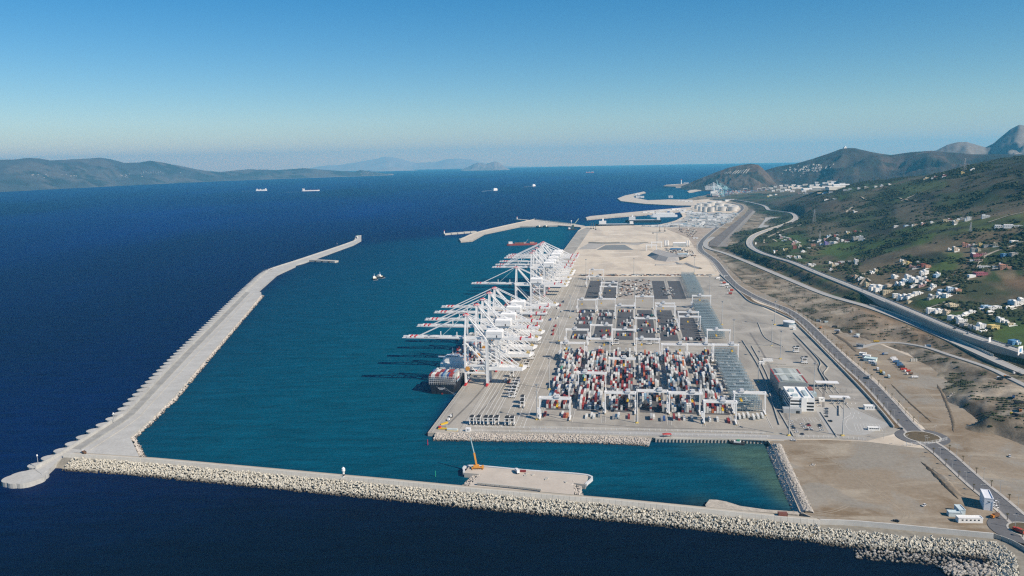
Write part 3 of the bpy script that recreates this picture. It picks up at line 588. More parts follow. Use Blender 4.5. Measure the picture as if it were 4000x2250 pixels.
# noise screens with upright posts on the lower road
SCR = mat('screen_panel', (0.50, 0.48, 0.42), 0.8, var=0.15, scale=0.4)
def screen(label, c, off, a, b_, h):
    seg = [q for q in along(c, 4.0) if a <= Q(q[0])[0] <= b_]
    root = thing('road_screen', label, 'fence', tuple(seg[0][0])); me = MB().bx(-1.85, 1.85, -.1, .1, 0, h).mesh('screen_panel', SCR)
    for p, an in seg:
        x, y = p[0] + math.sin(an) * off, p[1] - math.cos(an) * off
        link('panel', me, root, (x - seg[0][0][0], y - seg[0][0][1], p[2] - seg[0][0][2] + .3), an)
screen('long pale slatted screen along the hill side of the lower road', roads['lower_road'], 7.6, 3380, 3860, 3.0)
screen('pale slatted screen along the seaward edge of the motorway, right half', roads['motorway'], -10.9, 3480, 3790, 3.2)
mb = MB(); c = roads['access_road']; ribbon(mb, c, -4, 4, 0.15, None, 0)
for sgn in (-1, 1):
    ribbon(mb, c, 4 * sgn if sgn > 0 else -7, 7 if sgn > 0 else -4, 0.15 if sgn > 0 else -2.5, -2.5 if sgn > 0 else 0.15, 1)
struct(mb.obj('access_road', [ROADL, DIRT]))
mb = MB(); c = roads['port_road']
RAB = P(3603, 1708, 4)
ribbon(mb, c, -7.5, 7.5, 0.05, None, 0); ribbon(mb, c, -10.5, -7.5, 0.22, None, 1); ribbon(mb, c, 7.5, 10.5, 0.22, None, 1)
for sgn in (-7.5, 7.5):
    wallstrip(mb, c, sgn, 0.3, -0.1, 0.32, 1)
struct(mb.obj('port_road', [ROADM, mat('pavement', (0.40, 0.38, 0.35), 0.9, var=0.15, scale=0.1), CONC_L]))
mb = MB()
for r0, z, mi in ((26, 4.42, 0), (18, 4.62, 1), (16.2, 4.72, 2)):
    mb.cyl((RAB[0], RAB[1]), r0, r0, 4.2, z, 40, mi)
RB2 = P(4012, 2072, 4)
for r0, z, mi in ((27, 4.43, 0), (14, 4.62, 1), (12.4, 4.72, 2)): mb.cyl((RB2[0], RB2[1]), r0, r0, 4.2, z, 36, mi)
struct(ribbon(MB(), roads['port_road'][[k for k in range(len(roads['port_road'])) if Q(roads['port_road'][k])[1] < 1275]], 10.4, 52, -.12).obj('verge_dirt', DIRT))
struct(mb.obj('roundabouts', [ROADM, CONC_L, mat('island_soil', (0.11, 0.085, 0.05), 0.95, var=0.3, scale=0.3)]))
# planted verge beside the terminal wall
vg = [(3512, 1672), (3470, 1620), (3400, 1542), (3330, 1470), (3250, 1390), (3190, 1330), (3125, 1268), (3105, 1254)]
cl = resample([P(x, y, 4.3) for x, y in vg], 8)
struct(ribbon(MB(), cl, -4.5, 3.2, 0.12).obj('planted_verge', mat('verge_soil', (0.135, 0.095, 0.055), 0.95, var=0.35, scale=0.15, fine=(0.6, 0.2))))
tag(wallstrip(MB(), cl, -5.3, 1.2, -.3, 2.3).obj('retaining_wall', CONC_L), 'long pale retaining wall between the terminal and the planted verge', 'wall')
vg2 = [(3105, 1254), (3000, 1205), (2930, 1180), (2885, 1140), (2812, 1073)]
tag(wallstrip(MB(), resample([P(x, y, 4.0) for x, y in vg2], 8), 0, 1.2, 0, 2.3).obj('retaining_wall', CONC_L), 'low pale wall behind the terminal beyond the round tank', 'wall')
struct(ribbon(MB(), resample([P(x, y, 4.2) for x, y in vg2], 8), 2, 12, 0.1).obj('verge_strip', MATS['verge_soil']))
# rail yard / parking of parked trains between the roads
RY = [(2768, 962), (2775, 940), (2830, 900), (2880, 860), (2935, 815), (2955, 822), (2925, 855), (2870, 905), (2835, 945), (2845, 965)]
struct(MB().poly(wpoly(RY, 6), 5.9).obj('rail_yard', mat('rail_ballast', (0.15, 0.135, 0.125), 0.95, var=0.25, scale=0.03, fine=(0.1, 0.2))))
trk = mat('rail_line', (0.30, 0.28, 0.25), 0.7)
a0, a1 = np.array(P(2800, 965, 6)), np.array(P(2945, 820, 6)); b0, b1 = np.array(P(2840, 962, 6)), np.array(P(2952, 824, 6))
mb = MB()
for k in range(9):
    w = (k + .5) / 9; p, q_ = a0 * (1 - w) + b0 * w, a1 * (1 - w) + b1 * w; mb.beam((p[0], p[1], 6.05), (q_[0], q_[1], 6.05), 1.6, .25)
struct(mb.obj('rail_tracks', trk))
struct(MB().poly(wpoly([(2935, 905), (2960, 890), (2985, 862), (2990, 850), (3060, 848), (3052, 862), (3010, 893), (2960, 915)], 6), 6.6).obj('customs_yard', ROADL))
# footpaths and tracks on the hillside
TRK = mat('dirt_track', (0.36, 0.32, 0.25), 0.95, var=0.15, scale=0.1)
for nm, px, w in (('hill_track', [(3360, 1114), (3372, 1098), (3385, 1088), (3400, 1100)], 4), ('hill_track', [(3655, 1118), (3690, 1104), (3702, 1085)], 4), ('hill_track', [(3705, 1125), (3760, 1105), (3785, 1090), (3790, 1078)], 4), ('hill_track', [(3820, 1050), (3835, 1015), (3870, 992), (3930, 970), (4000, 945), (4060, 930)], 6), ('hill_track', [(3000, 928), (3060, 900), (3130, 878)], 6), ('hill_track', [(3035, 945), (2990, 935), (2985, 950)], 5), ('hill_track', [(3305, 830), (3330, 810), (3390, 800)], 6), ('hill_track', [(3365, 770), (3430, 785), (3520, 778), (3620, 785)], 6), ('hill_track', [(3520, 785), (3580, 760), (3690, 720)], 6), ('hill_track', [(3610, 1215), (3680, 1190), (3690, 1182)], 5), ('hill_track', [(3860, 870), (3920, 850), (4000, 830)], 5)):
    cc = resample([hit(*q_) for q_ in px], 9)
    for k in range(len(cc)): cc[k, 2] = ground(cc[k, 0], cc[k, 1])
    struct(ribbon(MB(), cc, -w / 2, w / 2, 1.0).obj(nm, TRK))
# ------------------------------------------------------------------ bushes on the hills
rng = np.random.default_rng(5)
ico = bmesh.new(); bmesh.ops.create_icosphere(ico, subdivisions=1, radius=1.0); iv = np.array([v.co[:] for v in ico.verts]); ifc = np.array([[v.index for v in f.verts] for f in ico.faces]); ico.free()
want = 42000; got = []
while len(got) < want:
    i = rng.integers(0, len(trd) - 2, 40000); j = rng.integers(0, len(taz) - 2, 40000)
    ok = (HZ[i, j] > 9) & (TR_[i, j] < 4300) & (C[i, j, 0] < .13) & (EW[i, j] < .3) & (PXY[i, j] < 1400)
    dens = sm(n2_[i, j] + 0.7 * (n1_[i, j] - .5), .51, .57) * (0.25 + .75 * (C[i, j, 1] < 0.06)); ok &= rng.random(40000) < dens * 0.6 * np.clip(1600 / TR_[i, j], .3, 1)
    for c_ in ('motorway', 'lower_road', 'access_road'): pass
    for a, b_ in zip(i[ok], j[ok]): got.append((a, b_))
got = np.array(got[:want]); fi, fj = rng.random(want), rng.random(want)
bxp = HX[got[:, 0], got[:, 1]] * (1 - fj) + HX[got[:, 0], got[:, 1] + 1] * fj; byp = HY[got[:, 0], got[:, 1]] * (1 - fi) + HY[got[:, 0] + 1, got[:, 1]] * fi
bzp = np.array([ground(x, y) for x, y in zip(bxp, byp)])
rl = np.concatenate([roads[k][:, :2] for k in ('motorway', 'lower_road', 'access_road')])
keep = np.ones(want, bool)
for k in range(0, want, 1000):
    d = np.min((bxp[k:k+1000, None] - rl[None, :, 0]) ** 2 + (byp[k:k+1000, None] - rl[None, :, 1]) ** 2, axis=1); keep[k:k+1000] = d > 19 ** 2
bxp, byp, bzp = bxp[keep], byp[keep], bzp[keep]; nb = len(bxp)
sc_ = rng.uniform(1.0, 3.0, nb) * np.where(rng.random(nb) < .12, 1.7, 1)
V = iv[None] * (1 + rng.uniform(-.35, .35, (nb, len(iv), 1))) * sc_[:, None, None] * np.array([1.1, 1.1, .75]) + np.stack([bxp, byp, bzp + sc_ * .35], -1)[:, None]
me = fast_mesh('hillside_bushes', V.reshape(-1, 3), (ifc[None] + (np.arange(nb) * len(iv))[:, None, None]).reshape(-1, 3), [mat('bush', (0.032, 0.044, 0.018), 0.95, var=0.45, scale=0.12, fine=(0.8, .3))], False)
ii, jj = np.where((EW > .4) & (n4_ - .4 * (n5_ - .5) > .55) & (HZ > 4.4)); pk = rng.permutation(len(ii))[:1500]; ex, ey, ez = HX[ii[pk], jj[pk]], HY[ii[pk], jj[pk]], HZ[ii[pk], jj[pk]]
kp_ = np.array([np.min((rl[:, 0] - x) ** 2 + (rl[:, 1] - y) ** 2) > 196 for x, y in zip(ex, ey)]); ex, ey, ez = ex[kp_], ey[kp_], ez[kp_]; s2_ = rng.uniform(.5, 1.7, len(ex))
V2 = iv[None] * (1 + rng.uniform(-.4, .4, (len(ex), len(iv), 1))) * s2_[:, None, None] * np.array([1.2, 1.2, .7]) + np.stack([ex, ey, ez + s2_ * .2], -1)[:, None]
V = np.concatenate([V, V2]); nb = len(V)
me = fast_mesh('hillside_bushes', V.reshape(-1, 3), (ifc[None] + (np.arange(nb) * len(iv))[:, None, None]).reshape(-1, 3), [MATS['bush']], False)
stuff(tag(link('hillside_bushes', me), 'dark green bushes scattered over the whole hillside', 'bushes'))
# ------------------------------------------------------------------ main caisson breakwater (left)
BW = mat('breakwater_concrete', (0.43, 0.425, 0.40), 0.9, var=0.16, scale=0.05, fine=(0.4, 0.1))
BWG = mat('weathered_concrete', (0.30, 0.30, 0.285), 0.9, var=0.22, scale=0.06, fine=(0.3, 0.12))
Apx = [(135, 1832), (273, 1752), (450, 1640), (512, 1592), (700, 1395), (855, 1241), (956, 1140), (985, 1112), (1040, 1062), (1080, 1044), (1185, 1010), (1382, 942), (1389, 925), (1411, 922)]
Bpx = [(164, 1853), (192, 1832), (228, 1797), (262, 1776), (547, 1790), (507, 1706), (590, 1634), (640, 1584), (677, 1550), (805, 1400), (934, 1252), (1021, 1150), (1020, 1141), (1006, 1137), (1082, 1070), (1154, 1037), (1157, 1031), (1185, 1024), (1382, 953), (1411, 937)]
mbk = thing('main_breakwater', 'long grey caisson breakwater with scalloped seaward side closing the harbour on the left', 'breakwater')
MB().poly(wpoly(Apx + Bpx[::-1], 5), -4, 5.0, 0, 0).obj('deck', BW, mbk)
Al = resample([P(x, y, 5) for x, y in Apx], 10)
wallstrip(MB(), Al, 1.0, 1.6, 0, 3.2).obj('parapet', BW, mbk)
# seaward caisson cells
cell = []
n = 10
pts = [(-8.7, -1)] + [(-8.7 * math.cos(math.pi * k / n) * 1.0, 17 * math.sin(math.pi * k / n) ** .75) for k in range(1, n)] + [(8.7, -1)]
cellm = MB().poly(pts, -7, -1.6).mesh('caisson_cell', BW)
for k, (p, an) in enumerate(along(Al, 20.6, 14)):
    if Q(p)[0] > 1190: break
    link('caisson_cell', cellm, mbk, (p[0], p[1], p[2]), an)
# inner walls, road kerb and berm
inner = []
for (ax, ay), (bx_, by_) in zip([(273, 1752), (450, 1640), (512, 1592), (700, 1395), (855, 1241), (956, 1140)], [(420, 1765), (600, 1640), (640, 1584), (805, 1400), (934, 1252), (1021, 1150)]):
    inner.append(((ax, ay), (bx_, by_)))
for f_, w, h in ((.30, .8, 1.3), (.52, 1.6, .5)):
    ln = resample([P(a[0] * (1 - f_) + b_[0] * f_, a[1] * (1 - f_) + b_[1] * f_, 5) for a, b_ in inner], 10)
    wallstrip(MB(), ln, 0, w, 0, h).obj('inner_wall' if f_ < .4 else 'service_kerb', BWG if f_ < .4 else CONC_L, mbk)
lnA = resample([P(a[0] * .95 + b_[0] * .05, a[1] * .95 + b_[1] * .05, 5) for a, b_ in inner], 10); lnB = resample([P(a[0] * .7 + b_[0] * .3, a[1] * .7 + b_[1] * .3, 5) for a, b_ in inner], 10)
k = min(len(lnA), len(lnB)); vs = []
for i in range(k): vs += [tuple(lnA[int(i * (len(lnA) - 1) / (k - 1))] + [0, 0, .06]), tuple(lnB[int(i * (len(lnB) - 1) / (k - 1))] + [0, 0, .06])]
MB().add(vs, [(2*i, 2*i+1, 2*i+3, 2*i+2) for i in range(k - 1)]).obj('caisson_top', BWG, mbk)
# round pier head
hd = []
for cx, cy, r in ((58, 1868, 12), (88, 1857, 13), (120, 1852, 14), (144, 1852, 11), (75, 1874, 11), (105, 1872, 12), (131, 1864, 11)):
    p = P(cx, cy, 4.5); hd.append((p, r))
mb = MB()
for k, (p, r) in enumerate(hd): mb.cyl((p[0], p[1]), r * .93, r * .93, -4, 4.6 + .02 * k, 24)
mb.obj('pier_head', BW, mbk)
# side jetty of caissons
a0, a1 = np.array(P(1188, 1014, 4)), np.array(P(1316, 1020, 4)); L = np.linalg.norm(a1 - a0); an = math.atan2(a1[1] - a0[1], a1[0] - a0[0])
jt = thing('caisson_jetty', 'short white caisson jetty branching off the main breakwater near its head', 'jetty', tuple(a0), an)
for k in range(5):
    w = L / 5; MB().bx(k * w + (.0 if k == 0 else 1.2), (k + 1) * w - 1.2, -9, 9, -8, 1.2).obj('caisson', CONC_L, jt)
    MB().cyl((k * w + 2, -9), 2.4, 2.4, -8, .4, 8).obj('fender', DARK, jt)
# light posts on the breakwater
pole = MB().cyl((0, 0), .35, .25, 0, 11, 8).mesh('pole', GREYM); lamp = MB().cyl((0, 0), .8, .5, 11, 12.6, 8).mesh('lantern', WHITE)
for px, py, lb in ((150, 1822, 'slim white light post at the near end of the main breakwater'), (446, 1652, 'slim white light post standing halfway up the near scalloped breakwater'), (1317, 963, 'slim light post on the narrow outer arm of the main breakwater')):
    place([('pole', pole, None), ('lantern', lamp, 0)], 'light_post', lb, 'light post', P(px, py, 5))
lt = MB().cyl((0, 0), 2, 1.6, 0, 7, 10).mesh('tower', WHITE)
place([('tower', lt, None), ('lantern', MB().cyl((0, 0), 1.0, .8, 7, 11, 8).mesh('lantern', mat('green_paint', (0.05, 0.3, 0.15), .5)), None)], 'beacon', 'small beacon on the tip of the main breakwater', 'beacon', P(1397, 928, 5))
# small rocks along the harbour edge of the breakwater
def rocks_along(name, label, lines, width, step, size, m, z0, z1, seed, parent=None, dens=1.0, side=1):
    rg = np.random.default_rng(seed); pos = []; sz = []
    for c in lines:
        n2 = normals2(c); d = np.r_[0, np.cumsum(np.linalg.norm(np.diff(c[:, :2], axis=0), axis=1))]; cnt = int(d[-1] * width / step ** 2 * dens)
        s_ = rg.random(cnt) * d[-1]; f_ = rg.random(cnt)
        x = np.interp(s_, d, c[:, 0]) + np.interp(s_, d, n2[:, 0]) * f_ * width * side; y = np.interp(s_, d, c[:, 1]) + np.interp(s_, d, n2[:, 1]) * f_ * width * side
        pos.append(np.stack([x, y, z0 + (z1 - z0) * f_ + rg.uniform(-.3, .3, cnt) * size], -1))
    pos = np.concatenate(pos); nb = len(pos); s_ = rg.uniform(.5, 1.15, nb) * size
    V = iv[None] * (1 + rg.uniform(-.3, .3, (nb, len(iv), 1))) * s_[:, None, None] * rg.uniform(.7, 1.2, (nb, 1, 3)) + pos[:, None]
    me = fast_mesh(name, V.reshape(-1, 3), (ifc[None] + (np.arange(nb) * len(iv))[:, None, None]).reshape(-1, 3), [m], False)
    o = link(name, me, parent); o['kind'] = 'stuff'
    if parent is None: tag(o, label, 'rocks')
    return o
def wet(name, dry, wetc, zlo, zhi, var=.25, scale=.3):
    m = mat(name, dry, .95, var=var, scale=scale); t = m.node_tree; b = t.nodes['Principled BSDF']; src = b.inputs['Base Color'].links[0].from_socket
    g = t.nodes.new('ShaderNodeNewGeometry'); s_ = t.nodes.new('ShaderNodeSeparateXYZ'); t.links.new(g.outputs['Position'], s_.inputs[0])
    r = t.nodes.new('ShaderNodeMapRange'); r.inputs[1].default_value = zlo; r.inputs[2].default_value = zhi; t.links.new(s_.outputs[2], r.inputs[0])
    t.links.new(mixc(t, r.outputs[0], wetc, src), b.inputs['Base Color']); return m
WROCK = wet('tidal_rock', (0.47, 0.43, 0.385), (0.035, 0.030, 0.022), 0.2, 1.6)
DROCK = wet('grey_rock', (0.33, 0.31, 0.28), (0.03, 0.028, 0.022), 0.2, 1.5, .45)
hl = resample([P(x, y, 3) for x, y in [(507, 1706), (590, 1634), (640, 1584), (677, 1550), (805, 1400), (934, 1252), (1021, 1152)]], 8)
hl2 = resample([P(x, y, 3) for x, y in [(548, 1792), (530, 1748), (507, 1706)]], 6)
rocks_along('edge_rocks', '', [hl, hl2], 6, 2.0, 1.5, WROCK, 3.2, -.5, 3, mbk)
# terminal front revetment and basin side revetment
f1 = resample([P(x, y, 4) for x, y in [(1700, 1690), (1900, 1693), (2200, 1698), (2470, 1706), (2545, 1712)]], 8)
rv = thing('front_revetment', 'sloping revetment of pale rocks along the near edge of the container terminal', 'revetment')
vs = []
n2 = normals2(f1)
ribbon(MB(), f1, 0, 19, -.1, -6.5).obj('rock_core', ROCK, rv)
rocks_along('rocks', '', [f1], 17, 1.3, .9, WROCK, 4.1, -1.0, 4, rv)
f2 = resample([P(x, y, 6) for x, y in [(3030, 1730), (3060, 1800), (3110, 1910), (3152, 1995)]], 6)
rv = thing('basin_revetment', 'dark rock mound between the turquoise basin and the brown dirt lot', 'revetment')
ribbon(MB(), f2, -4, 2, -.4, -.4).obj('rock_core', ROCK, rv); ribbon(MB(), f2, 2, 12, -.4, -8).obj('rock_slope', ROCK, rv); ribbon(MB(), f2, -7, -4, -2.5, -.4).obj('rock_slope', ROCK, rv)
rocks_along('rocks', '', [f2], 10.5, 1.25, .95, DROCK, 6.2, -1.4, 5, rv); rocks_along('rocks', '', [f2], 6, 1.4, .9, DROCK, 6.0, 4.3, 6, rv, side=-1)
# quay wall with piles on the basin
qa, qb = np.array(P(2560, 1711, 4)), np.array(P(2994, 1717, 4)); an = math.atan2(qb[1] - qa[1], qb[0] - qa[0]); L = np.linalg.norm(qb - qa)
qw = thing('basin_quay_wall', 'concrete quay wall with dark fender piles at the head of the small basin', 'quay wall', (qa[0], qa[1], 0), an)
MB().bx(0, L, -1.6, .5, -4, 4.3).obj('wall', CONC_L, qw); MB().bx(-2, L + 2, .5, 2.2, 3.6, 4.6).obj('cap', CONC_L, qw)
fm = MB().bx(-.45, .45, -2.3, -1.6, -2, 3.4).mesh('fender_pile', DARK)
for k in range(31): link('fender_pile', fm, qw, (3 + k * (L - 6) / 30, 0, 0))
# ------------------------------------------------------------------ armour-block breakwater (front)
tpx = [(250, 1770), (320, 1774), (430, 1781), (547, 1789), (600, 1793), (1000, 1829), (1320, 1858), (1500, 1874), (1828, 1905), (2122, 1930), (2400, 1953), (2800, 1992), (3100, 2022), (3200, 2031)]
TW = resample([P(x, y, 10) for x, y in tpx], 6); TW[:, 2] = 0
bk = thing('armour_breakwater', 'long breakwater of pale interlocking concrete armour blocks across the foreground', 'breakwater')
BLOCK = wet('armour_concrete', (0.50, 0.475, 0.405), (0.045, 0.036, 0.026), 0.3, 2.3, .18, .3)
mb = MB(); ribbon(mb, TW, -14, 0, 5.4); ribbon(mb, TW, 2.2, 25, 6.2, -5, 0); ribbon(mb, TW, -20, -14, -3, 5.4); mb.obj('core', mat('breakwater_core', (0.23, 0.215, 0.18), .95, var=.3, scale=.2), bk)
ribbon(MB(), TW, -13, -2, 5.5).obj('crest_road', mat('crest_road', (0.44, 0.40, 0.33), .95, var=.12, scale=.05), bk)
pan = MB(); pan.add([(-2.42, -.9, 5), (2.42, -.9, 5), (2.42, 2.2, 5), (-2.42, 2.2, 5), (-2.42, -.5, 10), (2.42, -.5, 10), (2.42, .7, 10), (-2.42, .7, 10)], [(3, 2, 1, 0), (4, 5, 6, 7), (0, 1, 5, 4), (1, 2, 6, 5), (2, 3, 7, 6), (3, 0, 4, 7)])
pan = pan.mesh('crest_panel', mat('crest_concrete', (0.52, 0.50, 0.45), .9, var=.1, scale=.08, fine=(.8, .06)))
for p, an in along(TW, 4.98, 2.5): link('crest_panel', pan, bk, tuple(p), an + math.pi)
# armour unit: two crossed waists with a nose, about 4.6 m across
def armour(s):
    m = MB(); m.beam((-s, 0, -s * .55), (-s, 0, s * .75), s * .75, s * .75); m.beam((s, 0, -s * .75), (s, 0, s * .55), s * .75, s * .75)
    m.beam((-s, 0, 0), (s, 0, 0), s * .8, s * .8); m.beam((0, -s, 0), (0, s, 0), s * .7, s * .7); return m
am = armour(1.2).mesh('armour_block', BLOCK); av = np.array(armour(1.2).v); af = np.array(armour(1.2).f)
rg = np.random.default_rng(12)
def scatter_armour(c, width, o0, z0, z1, pitch):
    d = np.r_[0, np.cumsum(np.linalg.norm(np.diff(c[:, :2], axis=0), axis=1))]; n2 = normals2(c); out = []
    rows = int(width / (pitch * .82))
    for r in range(rows):
        s_ = np.arange(pitch * .5 * (r % 2), d[-1], pitch); s_ = s_ + rg.uniform(-.8, .8, len(s_)); f_ = (r + rg.uniform(.1, .9, len(s_))) / rows
        o = o0 + f_ * width; x = np.interp(s_, d, c[:, 0]) + np.interp(s_, d, n2[:, 0]) * o; y = np.interp(s_, d, c[:, 1]) + np.interp(s_, d, n2[:, 1]) * o
        out.append(np.stack([x, y, z0 + (z1 - z0) * f_ + rg.uniform(-.5, .7, len(s_))], -1))
    return np.concatenate(out)
TW2 = resample([P(x, y, 7) for x, y in [(3195, 2048), (3333, 2062), (3500, 2078), (3700, 2092), (3862, 2103), (3930, 2125), (3975, 2165), (3990, 2215), (3995, 2290)]], 6); TW2[:, 2] = 0
pos = scatter_armour(TW[2:], 17.5, 3.6, 6.9, -1.2, 2.4)
pos2 = scatter_armour(TW2, 19, 2.5, 5.5, -1.0, 2.4)
bk2 = thing('armour_revetment', 'pale armour blocks below the lower wall curving round the right-hand corner', 'revetment')
mb = MB(); ribbon(mb, TW2, -10, 1, 4.6); ribbon(mb, TW2, 1, 22, 4.6, -4); mb.obj('core', MATS['breakwater_core'], bk2)
def blocks(pos, parent, nshow):
    order = np.argsort(np.linalg.norm(pos - np.array([0, 0, CAMH]), axis=1)); vis = [i for i in order if -60 < Q(pos[i])[0] < 4060 and Q(pos[i])[1] < 2280]
    own = set(vis[:nshow]); rest = [i for i in range(len(pos)) if i not in own]
    for i in own:
        o = link('armour_block', am, parent, tuple(pos[i])); o.rotation_euler = tuple(rg.uniform(-1.0, 1.0, 2)) + (rg.uniform(0, 6.28),)
    a, b_, g_ = rg.uniform(-1, 1, len(rest)), rg.uniform(-1, 1, len(rest)), rg.uniform(0, 6.28, len(rest))
    ca, sa, cb, sb, cg, sg = np.cos(a), np.sin(a), np.cos(b_), np.sin(b_), np.cos(g_), np.sin(g_); z = np.zeros_like(a); o1 = np.ones_like(a)
    Rx = np.array([[o1, z, z], [z, ca, -sa], [z, sa, ca]]); Ry = np.array([[cb, z, sb], [z, o1, z], [-sb, z, cb]]); Rz = np.array([[cg, -sg, z], [sg, cg, z], [z, z, o1]])
    Rm = np.einsum('ijn,jkn,kln->nil', Rz, Ry, Rx); V = np.einsum('nij,vj->nvi', Rm, av) + pos[rest][:, None]
    me = fast_mesh('armour_blocks', V.reshape(-1, 3), (af[None] + (np.arange(len(rest)) * len(av))[:, None, None]).reshape(-1, 4), [BLOCK], False)
    link('armour_blocks', me, parent)['kind'] = 'stuff'
blocks(pos, bk, 290); blocks(pos2, bk2, 290)
lw = resample([P(x, y, 9) for x, y in [(3203, 2028), (3333, 2033), (3500, 2047), (3700, 2066), (3881, 2083)]], 6); lw[:, 2] = 4
tag(wallstrip(MB(), lw, 0, 1.2, 0, 5.0).obj('harbour_wall', mat('wall_concrete', (0.50, 0.49, 0.46), .9, var=.12, scale=.1)), 'plain grey concrete wall in front of the brown dirt lot', 'wall')
lw2 = resample([P(x, y, 8) for x, y in [(3884, 2084), (3920, 2096), (3960, 2112), (4000, 2134), (4080, 2180)]], 5); lw2[:, 2] = 4
pw = thing('panel_wall', 'ribbed concrete panel wall curving along the road at the bottom right corner', 'wall', tuple(lw2[0]))
pm_ = MB().bx(-2.4, 2.4, -.3, .3, 0, 4).mesh('panel', CONC_L); rib = MB().bx(-.3, .3, -.8, -.3, 0, 4.1).mesh('rib', CONC_L)
for p, an in along(lw2, 5, 2.5):
    link('panel', pm_, pw, tuple(p - lw2[0]), an); link('rib', rib, pw, tuple(p - lw2[0] + np.array([2.5 * math.cos(an), 2.5 * math.sin(an), 0])), an)
sp_ = resample([P(x, y, 1) for x, y in [(3660, 2215), (3740, 2205), (3830, 2210), (3905, 2225)]], 5)
rocks_along('rock_spit', 'loose grey rocks breaking the water below the right-hand armour blocks', [sp_], 26, 1.7, 1.5, DROCK, 1.5, .3, 9); 
rocks_along('toe_rocks', 'dark wet toe rocks at the waterline of the right-hand revetment', [resample([P(x, y, 0) for x, y in [(3330, 2150), (3526, 2163), (3773, 2190), (3900, 2212)]], 5)], 14, 1.8, 1.3, DROCK, .7, -.3, 10)
# ------------------------------------------------------------------ beacons and posts of the front breakwater
b_ = MB().cyl((0, 0), 2.6, 2.6, 0, 2.6, 14).mesh('foot', CONC_L)
kit = [('base', MB().bx(-3, 3, -3, 3, -4, .6).mesh('base', CONC_L), None), ('tower', MB().cyl((0, 0), 1.3, 1.2, .6, 3, 12).cyl((0, 0), 1.25, 1.2, 5, 7, 12).mesh('tower', WHITE), None),
       ('band', MB().cyl((0, 0), 1.3, 1.25, 3, 5, 12).mesh('band', DARK), 1), ('lantern', MB().cyl((0, 0), 1.3, 2.2, 7, 9, 14).cyl((0, 0), 2.2, 2.0, 9, 11.5, 14).cyl((0, 0), 2.0, .4, 11.5, 13, 14).mesh('lantern', WHITE), None)]
place(kit, 'beacon_tower', 'black and white banded beacon with a bulbous white lantern on the front breakwater', 'beacon', P(1343, 1868, 8), 0, None, (.8, .8, .85))
gp = MB().cyl((0, 0), .4, .3, -2, 6, 8)
place([('pole', gp.mesh('pole', mat('green_marker', (0.03, 0.35, 0.22), .5)), None)], 'channel_marker', 'slim green marker pole standing in the water behind the front breakwater', 'marker', P(1701, 1862, 0))
place([('pole', gp.mesh('pole', mat('red_marker', (0.55, 0.03, 0.08), .5)), None)], 'channel_marker', 'slim red marker pole standing in the water off the terminal corner', 'marker', P(1671, 1738, 0))
# ------------------------------------------------------------------ work jetty in the basin
JP = [(1834, 1820), (2298, 1857), (2287, 1893), (2240, 1886), (2243, 1932), (2120, 1921), (1828, 1900), (1881, 1852), (1813, 1847)]
jp = thing('work_jetty', 'flat gravel-topped work jetty reaching into the small basin', 'jetty')
MB().poly(wpoly(JP, 4.5), -4, 4.5, 0, 1).obj('deck', [mat('jetty_gravel', (0.47, 0.42, 0.36), .95, var=.12, scale=.06, fine=(.4, .06)), CONC_L], jp)
ed = resample([P(x, y, 4.5) for x, y in [(1813, 1846), (1834, 1819), (2066, 1838), (2298, 1857), (2287, 1892)]], 4)
wallstrip(MB(), ed, -.1, 2.0, -2, .55).obj('edge_kerb', mat('bluish_concrete', (0.55, 0.56, 0.56), .8, var=.1), jp)
rocks_along('rubble', '', [resample([P(x, y, 3) for x, y in [(1880, 1856), (1855, 1878), (1830, 1902)]], 4), resample([P(x, y, 3) for x, y in [(2240, 1932), (2232, 1905), (2240, 1884)]], 4)], 9, 1.4, 1.0, WROCK, 4, 1, 14, jp)
rl_ = resample([P(x, y, 5) for x, y in [(1867, 1893), (2000, 1906), (2122, 1919)]], 3)
bm = MB().bx(-1.9, 1.9, -.9, .9, 0, 1.6).mesh('barrier_block', CONC_L); al_ = along(rl_, 4.4, 1)
for k, (p, an) in enumerate(al_):
    place([('b', bm, None)], 'barrier_block', f'pale concrete barrier block, {ordn(k)} from the left in the row on the jetty', 'concrete block', (p[0], p[1], 5.5), an, 'row of concrete blocks on the jetty')
pr = MB().poly(wpoly([(2771, 1951), (2800, 1952), (2837, 1959), (2891, 1976), (2990, 1990), (3124, 1999), (3120, 2010), (2900, 1995), (2760, 1985), (2755, 1972)], 3), -3, 3.0).obj('rubble_spit', mat('rubble_fill', (0.42, 0.38, 0.32), .95, var=.25, scale=.2, fine=(.8, .2)))
struct(pr)
# ------------------------------------------------------------------ ship-to-shore cranes
CW = mat('crane_white', (0.78, 0.78, 0.77), 0.5, var=0.05, scale=0.2)
CG = mat('crane_pale_grey', (0.55, 0.56, 0.57), 0.55, var=0.1)  # pale grey of walkways, ties, stairs and trolleys
ORANGE = mat('reel_orange', (0.62, 0.30, 0.06), 0.6, var=0.12)
REDM = mat('crane_red', (0.50, 0.03, 0.035), 0.5, var=0.1)
def text_mesh(s, size, m, name):
    cu = bpy.data.curves.new(name, 'FONT'); cu.body = s; cu.size = size; cu.align_x = 'CENTER'; cu.align_y = 'CENTER'; cu.extrude = 0.02
    o = bpy.data.objects.new(name, cu); dg = bpy.context.evaluated_depsgraph_get()
    COL.objects.link(o); dg.update(); me = bpy.data.meshes.new_from_object(o.evaluated_get(dg)); bpy.data.objects.remove(o)
    me.name = name; me.materials.clear(); me.materials.append(m); return me
def spin(me, mtx): me.transform(mtx); return me
LETTER = mat('black_lettering', (0.02, 0.02, 0.022), .6)
